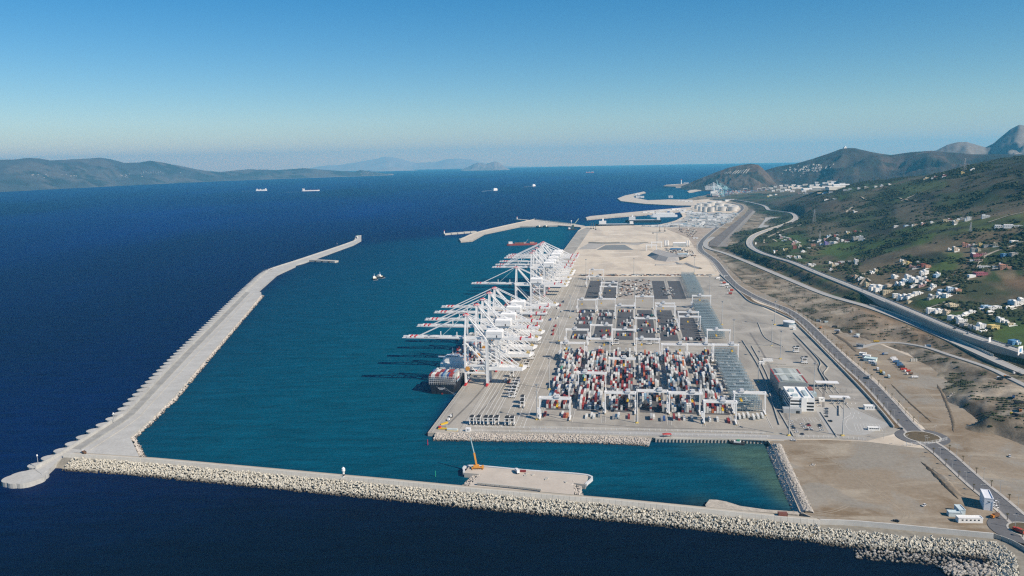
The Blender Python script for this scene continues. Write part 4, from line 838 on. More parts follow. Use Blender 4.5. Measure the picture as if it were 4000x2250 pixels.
def crane_kit():
    K = []
    def add(n, mb, m, p=None): K.append((n, mb.mesh(n, m), p)); return len(K) - 1
    G, H_, LY = 29.0, 62.0, 9.0
    for x in (0, G):
        for y in (-LY, LY):
            mb = MB().beam((x, y, 3), (x, y, H_), 2.4, 2.4)
            i = add('leg', mb, CW)
            add('bogie', MB().bx(x - 1.1, x + 1.1, y - 5.5, y + 5.5, 0.1, 2.0).bx(x - .8, x + .8, y - 2.5, y + 2.5, 2.0, 3.4), REDM, i)
    for x in (0, G): add('sill_beam', MB().bx(x - 1.0, x + 1.0, -LY + 1.2, LY - 1.2, 3.2, 5.4), CW)
    for y in (-LY, LY):
        mb = MB().beam((1, y, 17), (G - 1, y, 17), 1.4, 1.8).beam((1, y, 27), (G - 1, y, 27), 1.2, 1.6)
        for k in range(4): mb.beam((1 + k * 6.9, y, 17.8 if k % 2 == 0 else 26.4), (7.6 + k * 6.9, y, 26.4 if k % 2 == 0 else 17.8), .8)
        add('portal_truss', mb, CW)
    for y in (-LY, LY):
        add('diagonal_brace', MB().beam((.5, y, 58), (G - .5, y, 29), 1.5), CW)
        add('top_beam', MB().beam((-1, y, H_ - 1), (G + 1, y, H_ - 1), 1.5, 2.2), CW)
    for x in (0, G): add('cross_beam', MB().bx(x - .9, x + .9, -LY, LY, H_ - 3, H_ - .8).bx(x - .8, x + .8, -LY, LY, 27.2, 29), CW)
    # boom and back girder
    b = add('boom', MB().bx(-80, -3, -4.6, -3.2, H_ - .4, H_ + 2.6).bx(-80, -3, 3.2, 4.6, H_ - .4, H_ + 2.6).bx(-80, -78, -3.2, 3.2, H_, H_ + 2), CW)
    for x in (-60, -42, -24): add('boom_tie', MB().bx(x - .5, x + .5, -3.2, 3.2, H_ + .5, H_ + 1.8), CG, b)
    add('walkway', MB().bx(-80, -3, -6.0, -4.7, H_ - .2, H_ + .1).bx(-80, -3, -6.05, -5.95, H_ + .1, H_ + 1.2), CG, b)
    add('boom_tip', MB().bx(-87, -80, -4.8, 4.8, H_ - .2, H_ + .4).bx(-86, -81, -2, 2, H_ + .4, H_ + 2.4), CG, b)
    for x in (-75, -69): add('warning_band', MB().bx(x - 1.1, x + 1.1, -4.72, 4.72, H_ - .5, H_ + 2.7), REDM, b)
    add('hinge_tower', MB().bx(-36, -35, 3.3, 4.5, H_ + 2.6, H_ + 8).bx(-12, -11, -4.5, -3.3, H_ + 2.6, H_ + 9), CW, b)
    K.append(('lettering', spin(text_mesh('APM TERMINALS', 2.9, LETTER, 'lettering'), Matrix.Translation((-46, -4.64, H_ + 1.1)) @ Matrix.Rotation(math.pi / 2, 4, 'X')), b))
    g = add('back_girder', MB().bx(-2.6, 90, -4.6, -3.2, H_ - .4, H_ + 2.4).bx(-2.6, 90, 3.2, 4.6, H_ - .4, H_ + 2.4).bx(88, 90, -3.2, 3.2, H_, H_ + 2), CW)
    add('warning_band', MB().bx(73, 75, -4.72, 4.72, H_ - .5, H_ + 2.5), REDM, g)
    add('end_marker', MB().bx(84, 87.5, -2, 2, H_ + 2.4, H_ + 3.6).bx(86.4, 87.6, -.8, .8, H_ + 3.6, H_ + 8), REDM, g)
    h = add('machinery_house', MB().bx(28, 50, -7, 7, H_ + 2.8, H_ + 11).add([(28, -7, H_ + 11), (50, -7, H_ + 11), (50, 7, H_ + 11), (28, 7, H_ + 11), (30, -3.5, H_ + 13), (49, -3.5, H_ + 13), (49, 3.5, H_ + 13), (30, 3.5, H_ + 13)], [(0, 1, 5, 4), (1, 2, 6, 5), (2, 3, 7, 6), (3, 0, 4, 7), (4, 5, 6, 7)]), CW)
    add('house_door', MB().bx(42, 43.4, -7.08, -7.0, H_ + 3, H_ + 6), DARK, h); add('house_stripe', MB().bx(29, 49, -7.06, -7.0, H_ + 7.4, H_ + 7.9), CG, h)
    # apex frame
    for y in (-LY, LY): add('mast_leg', MB().beam((0, y, H_), (1.2, y * .35, 95), 1.9), CW)
    a = add('apex', MB().bx(-.2, 2.4, -3.4, 3.4, 93.8, 95.6), REDM)
    add('apex_platform', MB().bx(-2.5, 4.5, -4.8, 4.8, 93.0, 93.5).bx(-2.5, -2.3, -4.8, 4.8, 93.5, 94.8), RED, a)
    for y in (-3.9, 3.9):
        add('fore_stay', MB().beam((0, y, 94.6), (-64, y, H_ + 2.6), .8), CW); add('inner_fore_stay', MB().beam((0, y, 94), (-33, y, H_ + 2.6), .55), mat('stay_teal', (.45, .60, .62), .5))
        add('back_stay', MB().beam((2, y, 94.6), (66, y, H_ + 2.4), .95), CW); add('mast_strut', MB().beam((2, y * .9, 93.6), (G, y * 2.1, H_), 1.6), CW)
    # lower landside girder of the second trolley
    lg = add('lower_girder', MB().bx(1.2, 76, -7.4, -6.0, 20.5, 25).bx(1.2, 76, 6.0, 7.4, 20.5, 25).bx(30, 76, -5.9, 5.9, 20.6, 21.2), CW)
    add('girder_nose', MB().add([(76, -7.4, 20.5), (76, 7.4, 20.5), (76, 7.4, 25), (76, -7.4, 25), (81, -5, 23.5), (81, 5, 23.5), (81, 5, 25), (81, -5, 25)], [(0, 4, 7, 3), (1, 2, 6, 5), (4, 5, 6, 7), (3, 7, 6, 2), (0, 1, 5, 4)]), CW, lg)
    add('trolley', MB().bx(71, 76, -2.6, 2.6, 25, 26.4).bx(72, 74, -1.2, 1.2, 26.4, 28), mat('trolley_ochre', (.50, .38, .16), .6), lg)
    add('platform_house', MB().bx(35, 42, -4, 4, 25, 28.5), CW, lg)
    for y in (-6.7, 6.7):
        add('hanger', MB().beam((G, y, 46), (62, y, 25), .95), CW); add('hanger', MB().beam((G, y, 58), (70, y, 25), .95), CW); add('hanger', MB().beam((G, y, 36), (46, y, 25), .8), CW)
    for y in (-1, 1): add('tie_post', MB().beam((45, y * 6.7, 25), (45, y * 4, H_), .9), CW)
    add('cable_reel', MB().disc((3.4, -LY - 2.0, 23), (0, 1, 0), 3.0, .8, 18), ORANGE)
    add('elevator', MB().bx(G + 1.3, G + 3.0, LY - 2, LY - .4, 2, H_), CG)
    add('cab', MB().bx(-14, -10, -2, 2, H_ - 3.2, H_ - .5), GLASS); add('stair_tower', MB().bx(G + 1.3, G + 2.6, -LY - .8, -LY + .8, 3, 60), CG)
    add('electric_house', MB().bx(G - 3, G + 1, -5, 5, 29.2, 33), CW)
    return K
ck = crane_kit()
us = [194, 266, 310, 365, 411, 651, 877, 918, 973, 1040, 1072, 1102]
desc = ['nearest of all, over the ship stern', 'second nearest of the front group', 'middle one of the front group', 'fourth of the front group', 'farthest of the front group of five', 'standing alone between the two groups', 'nearest of the far group of six', 'second of the far group', 'third of the far group', 'fourth of the far group', 'fifth of the far group', 'farthest of all on the quay']
for u, d in zip(us, desc): place(ck, 'quay_crane', f'white quay crane with red apex, {d}', 'crane', T(u, 3.6, 4.1), TROT, 'white quay cranes along the terminal')
# ------------------------------------------------------------------ yard stacking cranes
def armg_kit():
    K = []
    def add(n, mb, m, p=None): K.append((n, mb.mesh(n, m), p)); return len(K) - 1
    W_ = 34.7
    gb = add('girder', MB().bx(-1.2, W_ + 1.2, -3.4, -2.3, 23.8, 25.7).bx(-1.2, W_ + 1.2, 2.3, 3.4, 23.8, 25.7), CW)
    for x in (0, W_):
        for y in (-1, 1): add('leg', MB().beam((x, y * 5.4, 2.0), (x, y * 3.2, 23.6), 1.15 if x == 0 else .8), CW)
        s = add('sill_beam', MB().bx(x - .8, x + .8, -7.5, 7.5, 1.1, 2.3), CW)
        add('bogie', MB().bx(x - .6, x + .6, -7.2, -3.8, .2, 1.1).bx(x - .6, x + .6, 3.8, 7.2, .2, 1.1), YEL, s)
    add('end_tie', MB().bx(-1.2, .6, -2.4, 2.4, 24, 25.6).bx(W_ - .6, W_ + 1.2, -2.4, 2.4, 24, 25.6), CW, gb)
    add('electric_cabinet', MB().bx(-3.4, -1.1, -5, 1, 8, 12.5), CW); add('stair', MB().beam((-1.6, -6, 2), (-1.6, 0, 8), 1.0), CG)
    return K
def trolley_kit(x):
    tr = MB().bx(x - 3, x + 3, -4.2, 4.2, 26, 27.4).bx(x - 1.6, x + 2.4, -2.5, 2.0, 27.4, 29.2).mesh('trolley', CG)
    ho = MB(); 
    for a in (-1, 1):
        for b_ in (-1, 1): ho.beam((x + a * 1.0, b_ * 2.4, 16.6), (x + a * 1.6, b_ * 2.2, 25), .12)
    return tr, ho.mesh('hoist_ropes', DARK), MB().bx(x - 1.2, x + 1.2, -6, 6, 15.6, 16.4).bx(x - .9, x + .9, -2, 2, 16.4, 17.2).mesh('spreader', YEL)
ak = armg_kit(); tks = [trolley_kit(x) for x in (8, 14, 20, 26)]
AR = [(1106, 0), (996, 0), (904, 1), (854, 1), (694, 0), (704, 1), (735, 3), (662, 4), (632, 4), (748, 6), (636, 2), (580, 5), (540, 5), (521, 3), (461, 1), (425, 0), (429, 2), (436, 6), (362, 1), (366, 3), (332, 0), (334, 4), (336, 5), (337, 6), (246, 2), (170, 1), (60, 0), (88, 2), (98, 3), (93, 4), (101, 6), (64, 5)]
per = {}
for u, b_ in AR: per.setdefault(b_, []).append(u)
for k, (u, b_) in enumerate(AR):
    r = sorted(per[b_]).index(u)
    root = place(ak, 'yard_crane', f'white portal yard crane, {ordn(r)} from the front over the {ordn(b_)} lane from the quay', 'crane', T(u, 118 + 37 * b_, 4.15), TROT, 'portal cranes over the container lanes')
    for n, me in zip(('trolley', 'hoist_ropes', 'spreader'), tks[(k * 7 + b_) % 4]): link(n, me, root)
# ------------------------------------------------------------------ containers
cc_ = {'white': (0.62, 0.62, 0.59), 'light grey': (0.38, 0.39, 0.385), 'red': (0.31, 0.045, 0.04), 'dark red': (0.23, 0.04, 0.04), 'grey': (0.25, 0.26, 0.265), 'blue': (0.04, 0.09, 0.24), 'orange': (0.50, 0.17, 0.07), 'pale blue': (0.22, 0.36, 0.46), 'green': (0.10, 0.30, 0.22), 'dark blue': (0.025, 0.035, 0.07)}
CM = {}
def cont_geo(L=12.19):
    m = MB(); m.bx(-1.22, 1.22, -L / 2, L / 2, 0, 2.58)
    for x in (-1.22, 1.22):
        for y in (-L / 2, L / 2): m.bx(x - .09, x + .09, y - .09, y + .09, 0, 2.62)
    m.bx(-1.05, 1.05, -L / 2 + .3, L / 2 - .3, 2.58, 2.61); return m
for k, c in cc_.items():
    mm = mat('container_' + k.replace(' ', '_'), c, 0.6, var=0.16, scale=0.12, fine=(.9, .08)); CM[k] = (mm, cont_geo().mesh('container', mm))
names = list(cc_); prob = np.array([.44, .15, .10, .085, .085, .02, .04, .02, .01, .05]); prob /= prob.sum()
rg = np.random.default_rng(31)
stacks = []                                             # (block, bay, row, height)
for b_ in range(6):
    for bay in range(21):
        fz = fbm(np.array([b_ * 3.1 + bay * .23]), np.array([b_ * 1.7]), 77, 2)[0]
        for row in range(10):
            loc = fbm(np.array([bay * .55 + b_ * 9]), np.array([row * .42]), 78, 2)[0]
            dens = {0: .92, 1: .86, 2: .52, 3: .62, 4: .78, 5: .60}[b_]
            if rg.random() > dens * (.35 + 1.25 * loc): continue
            hmax = {0: 5, 1: 5, 2: 4, 3: 4, 4: 5, 5: 5}[b_]
            hgt = int(np.clip(round(loc * 6.2 - .5 + rg.normal() * 1.1), 1, hmax)); stacks.append((b_, bay, row, hgt))
conts = []
for b_, bay, row, hgt in stacks:
    base = rg.choice(len(names), p=prob)
    for t_ in range(hgt):
        kk = base if rg.random() < .45 else rg.choice(len(names), p=prob)
        conts.append((97 + 6.4 + bay * 12.9, 118 + 37 * b_ + 4.3 + row * 2.9, 4.15 + 2.62 * t_, names[kk], b_, bay, row, t_, t_ == hgt - 1))
# second field, sparse
for b_, blist in {0: [(0, 1, .95), (1, 1, .9), (9, 1, .9), (12, 1, .95), (13, 1, .7), (15, 1, .8), (17, 1, .8), (18, 1, .6)], 1: [(1, 1, .7), (2, 1, .6), (4, 1, .5), (9, 1, .5), (12, 1, .4), (15, 1, .7), (16, 1, .7), (18, 1, .3)], 2: [(2, 1, .5), (8, 2, .6), (9, 2, .6), (10, 2, .6), (13, 1, .4), (18, 1, .95)], 3: [(4, 1, .3), (5, 1, .4), (8, 1, .5), (10, 1, .3), (15, 1, .2)], 4: [(2, 2, .5), (3, 2, .6), (4, 2, .6), (5, 2, .6), (6, 2, .5), (8, 2, .5), (9, 1, .4), (11, 1, .2)], 5: [(0, 1, .8), (0, 2, .7), (4, 1, .1)]}.items():
    for bay, hm, dn in blist:
        for row in range(10):
            if rg.random() > dn * .62: continue
            for t_ in range(rg.integers(1, hm + 1)): conts.append((466 + 6.4 + bay * 12.9, 118 + 37 * b_ + 4.3 + row * 2.9, 4.15 + 2.62 * t_, names[rg.choice(len(names), p=prob)], b_, 30 + bay, row, t_, True))
# transfer bays at the near ends
for b_ in range(6):
    for row in rg.choice(10, 4, replace=False):
        h2 = 1 if rg.random() < .75 else 2
        for t_ in range(h2): conts.append((68 + rg.uniform(-1, 9), 118 + 37 * b_ + 4.3 + row * 2.9, 4.12 + 2.62 * t_, names[rg.choice(len(names), p=[.42, .26, .08, .08, .08, .03, .02, .02, .01, 0])], b_, -1, row, t_, t_ == h2 - 1))
vis = sorted(range(len(conts)), key=lambda i: (not conts[i][8], conts[i][0]))
own = vis[:200]; seen = set()
for i in own:
    u, v, z, col, b_, bay, row, t_, top = conts[i]
    where = 'transfer bay' if bay < 0 else f'{ordn(bay)} bay'
    if bay < 0: lb = f'{col} container in the near transfer bay of the {ordn(b_)} lane, {ordn(row)} row{"" if t_ == 0 else ", upper one"}'
    else: lb = f'{col} container on top, {ordn(b_)} lane, {ordn(bay)} bay from the front, {ordn(row)} row'
    place([('c', CM[col][1], None)], 'shipping_container', lb, 'container', T(u, v, z), TROT, 'containers stacked in the near yard lanes')
mb = MB(); tm = cont_geo(); tv = np.array(tm.v); tf = tm.f
for i in vis[200:]:
    u, v, z, col = conts[i][:4]; p = T(u, v, z); c_, s_ = math.cos(TROT), math.sin(TROT)
    bxm = [(x * c_ - y * s_ + p[0], x * s_ + y * c_ + p[1], zz + p[2]) for x in (-1.22, 1.22) for y in (-6.1, 6.1) for zz in (0, 2.6)]
    mb.add(bxm, [(0, 2, 3, 1), (4, 5, 7, 6), (0, 1, 5, 4), (2, 6, 7, 3), (1, 3, 7, 5), (0, 4, 6, 2)], names.index(col))
stuff(tag(mb.obj('container_stacks', [CM[k][0] for k in names]), 'the mass of stacked containers filling the yard lanes behind the front rows', 'containers'))
# ------------------------------------------------------------------ refrigerated container racks
RK = mat('rack_steel', (0.27, 0.34, 0.37), .6, var=.12, scale=.2)
mb = MB()
for k in range(11): mb.bx(1.0 + k * 3.0, 1.25 + k * 3.0, -.9, -.65, 0, 13.6).bx(1.0 + k * 3.0, 1.25 + k * 3.0, .65, .9, 0, 13.6)
rf = mb.mesh('posts', RK); rd = MB().bx(.6, 31.6, -1.0, 1.0, 0, .22).mesh('walkway', RK); rr = MB().bx(.6, 31.6, -1.02, -.94, .9, 1.02).bx(.6, 31.6, .94, 1.02, .9, 1.02).mesh('handrail', RK); rb = MB()
for k in range(5): rb.beam((1 + k * 6, .8, .2), (7 + k * 6, .8, 13.4), .18)
rb = rb.mesh('bracing', RK)
for sct, (u0, n_r, sp_) in enumerate(((108, 18, 15.2), (482, 20, 15.2), (860, 20, 15.2))):
    for k in range(n_r):
        root = thing('container_rack', f'blue-grey steel rack, {ordn(k)} from the front of the {["near", "middle", "far"][sct]} rack field', 'rack', T(u0 + k * sp_, 341, 4.15), TROT, 'steel racks for refrigerated containers')
        link('posts', rf, root); link('bracing', rb, root)
        for lv in range(5): w = link('walkway', rd, root, (0, 0, 2.6 * (lv + 1))); link('handrail', rr, w)
mb = MB()
def loose_box(mb, p, mi=0, L=12.19):
    c_, s_ = math.cos(TROT), math.sin(TROT)
    mb.add([(x * c_ - y * s_ + p[0], x * s_ + y * c_ + p[1], zz + p[2]) for x in (-1.22, 1.22) for y in (-L / 2, L / 2) for zz in (0, 2.6)], [(0, 2, 3, 1), (4, 5, 7, 6), (0, 1, 5, 4), (2, 6, 7, 3), (1, 3, 7, 5), (0, 4, 6, 2)], mi)
for k in range(18):
    for row in range(10):
        if rg.random() < (.75 if k in (6, 7, 8, 11, 12) else .22):
            for t_ in range(1 if rg.random() < .6 else 3): loose_box(mb, T(108 + k * 15.2 + 7.6, 341 + 2.6 + row * 2.95, 4.15 + 2.62 * t_))
stuff(tag(mb.obj('refrigerated_containers', CM['white'][0]), 'white refrigerated containers standing between the steel racks', 'containers'))
for k in range(6):
    place([('t', MB().bx(-1.2, 1.2, -6.5, 6.5, 1.1, 3.9).bx(-1.0, 1.0, -6, -4, .1, 1.1).bx(-1.0, 1.0, 4.5, 5.5, .1, 1.1).mesh('trailer', CM['white'][0]), None)], 'white_trailer', f'white trailer parked before the near rack field, {ordn(k)} from the left', 'trailer', T(82 + (k % 3) * 3, 344 + k * 5.2, 4.15), TROT, 'white trailers before the racks')
# ------------------------------------------------------------------ shuttle carriers
def shuttle_kit():
    K = []
    def add(n, mb, m, p=None): K.append((n, mb.mesh(n, m), p)); return len(K) - 1
    for x in (-2.2, 2.2):
        s = add('side_frame', MB().bx(x - .35, x + .35, -4.6, 4.6, 1.3, 2.3), WHITE)
        for y in (-3.9, -1.4, 1.4, 3.9): add('wheel', MB().disc((x, y, .75), (1, 0, 0), .75, .6, 10), RUB, s)
        for y in (-3.2, 3.2): add('leg', MB().beam((x, y, 2.3), (x, y, 8.2), .65), WHITE)
    t_ = add('top_frame', MB().bx(-2.6, 2.6, -4.4, 4.4, 8.2, 8.9), WHITE)
    add('engine_deck', MB().bx(-2.2, 2.2, -4.2, -.8, 8.9, 10.4).bx(-1.8, 1.8, 1.6, 3.6, 8.9, 9.9), DARK, t_)
    add('spreader', MB().bx(-1.3, 1.3, -3.4, 3.4, 5.6, 6.3), DARK); add('cab', MB().bx(1.0, 2.9, 3.2, 4.9, 6.4, 8.2), GLASS)
    return K
sk_ = shuttle_kit()
SH = [((1845, 1656), 0, 'first of the row parked by the terminal edge'), ((1871, 1656), 0, 'second of the row parked by the terminal edge'), ((1899, 1657), 0, 'third of the row parked by the terminal edge'), ((1919, 1657), 0, 'fourth of the row parked by the terminal edge'), ((1942, 1657), 0, 'fifth of the row parked by the terminal edge'), ((1982, 1659), 0, 'sixth of the row parked by the terminal edge'), ((2002, 1659), 0, 'last of the row parked by the terminal edge'),
      ((2000, 1553), 1, 'nearest of the queue on the apron'), ((2004, 1541), 1, 'second of the queue on the apron'), ((2009, 1527), 1, 'third of the queue on the apron'), ((2014, 1514), 1, 'fourth of the queue on the apron'), ((2018, 1503), 1, 'farthest of the queue on the apron'), ((2041, 1591), 0, 'nearest of the pair waiting mid-apron'), ((2042, 1574), 0, 'second of the pair waiting mid-apron'), ((2057, 1436), 1, 'beside the lower girder tip of the nearest quay crane'), ((2073, 1403), 1, 'nearer of the two beyond the nearest quay crane'), ((2078, 1391), 1, 'farther of the two beyond the nearest quay crane'), ((2102, 1343), 1, 'alone on the apron beside the yard corner'), ((2000, 1472), 0, 'under the back reach of the nearest quay crane'),
      ((2407, 1345), 1, 'first on the yard cross road'), ((2500, 1344), 1, 'second on the yard cross road'), ((2535, 1346), 1, 'third on the yard cross road'), ((2563, 1343), 1, 'fourth on the yard cross road'), ((3109, 1377), 1, 'farther one in the maintenance yard'), ((3141, 1419), 1, 'nearer one in the maintenance yard')]
for (px, py), o, d in SH: place(sk_, 'shuttle_carrier', f'black and white shuttle carrier, {d}', 'shuttle carrier', P(px, py, 4.12), TROT + (math.pi / 2 if o else 0), 'shuttle carriers of the terminal')
for k, (px, py, col) in enumerate(sorted([(2025, 1492, 'blue'), (1988, 1493, 'red'), (1975, 1488, 'white'), (2001, 1409, 'red'), (2170, 1275, 'red'), (2162, 1292, 'dark red'), (2160, 1307, 'red'), (2180, 1205, 'white'), (2188, 1195, 'red'), (2195, 1218, 'light grey'), (2200, 1180, 'dark blue'), (2177, 1245, 'white'), (2150, 1250, 'blue')], key=lambda q: -q[1])):
    place([('c', CM[col][1], None)], 'shipping_container', f'{col} container set down on the quay apron, {ordn(k)} nearest loose one', 'container', P(px, py, 4.12), TROT, 'loose containers on the apron')
# ------------------------------------------------------------------ high masts
mk = [('pole', MB().cyl((0, 0), .75, .3, 0, 42, 8).mesh('pole', mat('mast_grey', (.42, .43, .43), .5)), None), ('lamp_ring', MB().cyl((0, 0), 1.8, 1.8, 41, 41.5, 10).bx(-2.4, 2.4, -.4, .4, 41.5, 42.3).bx(-.4, .4, -2.4, 2.4, 41.5, 42.3).mesh('lamp_ring', GREYM), 0), ('footing', MB().bx(-1.6, 1.6, -1.6, 1.6, 0, 1.1).mesh('footing', mat('footing_yellow', (.6, .45, .1), .8)), None)]
MS = [((3081, 1701), 'by the car park near the basin'), ((3291, 1702), 'tall one on the gate hardstand'), ((2098, 1639), 'at the front corner of the first lane'), ((2146, 1521), 'beside the first lane near the apron'), ((2488, 1652), 'at the front between third and fourth lanes'), ((2184, 1332), 'at the yard corner by the cross road'), ((2228, 1240), 'beside the first lane beyond the cross road'), ((2289, 1077), 'left one on the sand edge'), ((2476, 1074), 'middle one on the sand edge'), ((2712, 1069), 'right one on the sand edge'), ((2865, 1350), 'right of the middle rack field'), ((2820, 1268), 'beyond the middle rack field'), ((2772, 1155), 'right of the far rack field'), ((2962, 1492), 'in front of the grey warehouse'), ((3048, 1402), 'in the maintenance yard'), ((3014, 1352), 'behind the maintenance yard'), ((3026, 1268), 'near the round blue tank'), ((3178, 1547), 'between the office and the gates')]
for (px, py), d in MS: place(mk, 'light_mast', f'tall grey light mast {d}', 'light mast', P(px, py, 4.12), 0, 'high light masts')
# ------------------------------------------------------------------ kerb walls, fences and small plant of the terminal
wl = [([(12, 100), (12, 380)], .8, .9, 'low white kerb along the near edge of the terminal'), ([(31, 110), (34, 386)], .8, 1.0, 'low white barrier between the front road and the lanes')]
for uv, w, h, lb in wl: tag(wallstrip(MB(), resample([T(*q_) for q_ in uv], 8), 0, w, 0, h).obj('barrier_wall', CONC_L), lb, 'barrier')
for px, h, lb in (([(3100, 1300), (3180, 1385), (3205, 1420), (3200, 1445), (3225, 1490), (3227, 1525)], 1.5, 'winding pale wall left of the truck gates'), ([(3130, 1330), (3225, 1425), (3232, 1440), (3218, 1462), (3238, 1488)], 1.5, 'winding pale wall right of its twin beside the truck gates'), ([(2900, 1330), (2975, 1455), (3045, 1660)], 1.3, 'long low wall right of the near rack field'), ([(2935, 1350), (2985, 1440), (3010, 1500)], 1.2, 'short low wall before the warehouse'), ([(2970, 1420), (3070, 1425)], 1.4, 'white low wall behind the warehouse'), ([(3035, 1432), (3190, 1437)], 1.4, 'white low wall at the maintenance yard'), ([(2960, 1260), (2990, 1320), (3060, 1355)], 1.0, 'low kerb wall in the rear hardstand'), ([(2905, 1353), (3060, 1354)], 1.0, 'straight kerb wall across the rear hardstand'), ([(3045, 1610), (3100, 1705)], 1.0, 'low wall beside the terminal exit road'), ([(3205, 1610), (3270, 1708)], 1.0, 'low wall between car park and gate road'), ([(3278, 1585), (3278, 1625)], 1.8, 'short dark-shadowed wall at the gates')):
    tag(wallstrip(MB(), resample([P(x, y, 4.12) for x, y in px], 5), 0, .9, 0, h).obj('barrier_wall', CONC_L), lb, 'barrier')
def mesh_fence(label, px, z, h, step, m=GREYM, off=0):
    c = resample([P(x, y, z) for x, y in px], 6); root = thing('perimeter_fence', label, 'fence', tuple(c[0])); al = along(c, step, step / 2)
    pm = MB().bx(-.12, .12, -.12, .12, 0, h).mesh('post', m); rm = MB()
    for zz in np.linspace(.3, h - .1, 4): rm.bx(-step / 2, step / 2, -.04, .04, zz - .05, zz + .05)
    rm = rm.mesh('rails', m)
    for p, an in al: link('post', pm, root, tuple(p - c[0])); link('rails', rm, root, tuple(p - c[0]), an)
mesh_fence('pale mesh fence along the front edge of the terminal', [(1850, 1670), (2200, 1676), (2600, 1684), (2985, 1695)], 4.1, 2.4, 6, WHITE)
mesh_fence('pale mesh fence along the outer edge of the front road', [(1790, 1684), (2200, 1690), (2600, 1699), (3000, 1707)], 4.1, 2.2, 6, WHITE)
mesh_fence('pale fence in front of the roundabout and gate road', [(3110, 1707), (3300, 1712), (3390, 1722)], 4.1, 2.6, 5, WHITE)
mesh_fence('pale fence panels curving below the roundabout', [(3530, 1740), (3600, 1738), (3660, 1728), (3700, 1718)], 4.3, 3.0, 5, WHITE)
mesh_fence('wire fence along the port road beyond the terminal', [(2800, 1062), (2772, 1020), (2745, 996), (2722, 975)], 4.2, 3, 12)
# ------------------------------------------------------------------ container ship at the near cranes
def hull(mb, L, B, D, draft, bow=.16, stern=.04, mi=0, n=24):
    """hull along +y from stern 0 to bow L"""
    secs = []
    for k in range(n + 1):
        s_ = k / n; y = s_ * L
        w = 1.0
        if s_ > 1 - bow: w = max(.02, max(0, math.cos((s_ - (1 - bow)) / bow * math.pi / 2)) ** .75)
        if s_ < stern: w = .9 + .1 * s_ / stern
        wl_ = w * (.86 if s_ < .08 else 1.0)
        if s_ > 1 - bow: wl_ = w ** 1.6
        secs.append((y, w * B / 2, wl_ * B / 2, D + (2.5 * max(0, (s_ - .85) / .15) if s_ > .85 else 0)))
    vs = []
    for y, wt, wb, d in secs: vs += [(-wt, y, d), (-wb, y, draft), (wb, y, draft), (wt, y, d)]
    fs = []
    for k in range(n):
        a = 4 * k; fs += [(a, a + 1, a + 5, a + 4), (a + 2, a + 3, a + 7, a + 6), (a + 3, a, a + 4, a + 7)]
    fs += [(0, 3, 2, 1)]
    return mb.add(vs, fs, mi)
HB = mat('hull_navy', (0.018, 0.022, 0.032), .5, var=.15); BOOT = mat('boot_red', (0.22, 0.03, 0.03), .6)
st = P(1742, 1540, 0); su, sv = TI(st)
ship = thing('container_ship', 'dark-hulled container ship moored under the nearest quay cranes, stern towards the viewer', 'ship', T(su, -21.5, 0), TROT)
hull(MB(), 285, 35.5, 12.5, -2).obj('hull', HB, ship)
nmx = Matrix.Translation((0, -.08, 7.4)) @ Matrix.Rotation(math.pi / 2, 4, 'X')
STX = mat('stern_lettering', (.75, .75, .75), .6)
def bars(name, widths, h):                                     # illegible lettering as seen: a row of small pale strokes
    m = MB(); x = -sum(widths) / 2 - .12 * len(widths)
    for w in widths: m.bx(x, x + w, -.1, -.02, -h / 2, h / 2); x += w + .24
    return m
bars('s', [.5] * 12, 1.1).obj('stern_name', STX, ship).location = (-1, 0, 8.0)
bars('s', [.4] * 8, .8).obj('stern_port', STX, ship).location = (-1, 0, 6.3)
MB().bx(-1, 1, -1, .6, -2, 1.6).obj('rudder_head', BOOT, ship)
# lashing bridges and deck containers (parts of the cargo are lifted away: things of their own)
for k in range(4):
    fr = MB()
    for x in np.linspace(-17.2, 17.2, 14): fr.bx(x - .18, x + .18, 0.2, .6, 12.5, 24)
    for zz in (15.1, 17.7, 20.3, 22.9): fr.bx(-17.3, 17.3, .15, .65, zz - .2, zz + .1)
    fr.obj('lashing_bridge', CG, ship).location = (0, .2 + k * 14.6, 0)
hs_ = MB().bx(-17, 17, 60, 74, 12.5, 26).bx(-13, 13, 61, 73, 26, 33).bx(-9, 9, 62, 72, 33, 36)
h_ = hs_.obj('superstructure', CW, ship); MB().bx(-20, 20, 61, 65, 33, 34.2).obj('bridge_wing', CW, h_)
w_ = MB()
for k in range(7): w_.bx(-8 + k * 2.4, -6.4 + k * 2.4, 61.9, 62.02, 34, 35.2)
w_.obj('bridge_windows', GLASS, h_)
MB().bx(-4, 4, 76, 84, 12.5, 31).obj('funnel', CW, ship); MB().bx(-3.5, 3.5, 76.5, 83.5, 31, 33).obj('funnel_top', DARK, ship)
MB().beam((-8, 75, 26), (3, 58, 13), .9).beam((8, 75, 26), (-3, 58, 13), .9).obj('deck_gear', CG, ship)
MB().cyl((0, 66), .6, .4, 36, 46, 8).obj('mast', CW, ship)
colr = ['dark red', 'white', 'white', 'red', 'dark red', 'light grey', 'blue', 'pale blue', 'light grey', 'blue', 'red', 'red', 'light grey']
k_ = 0; smb = MB()
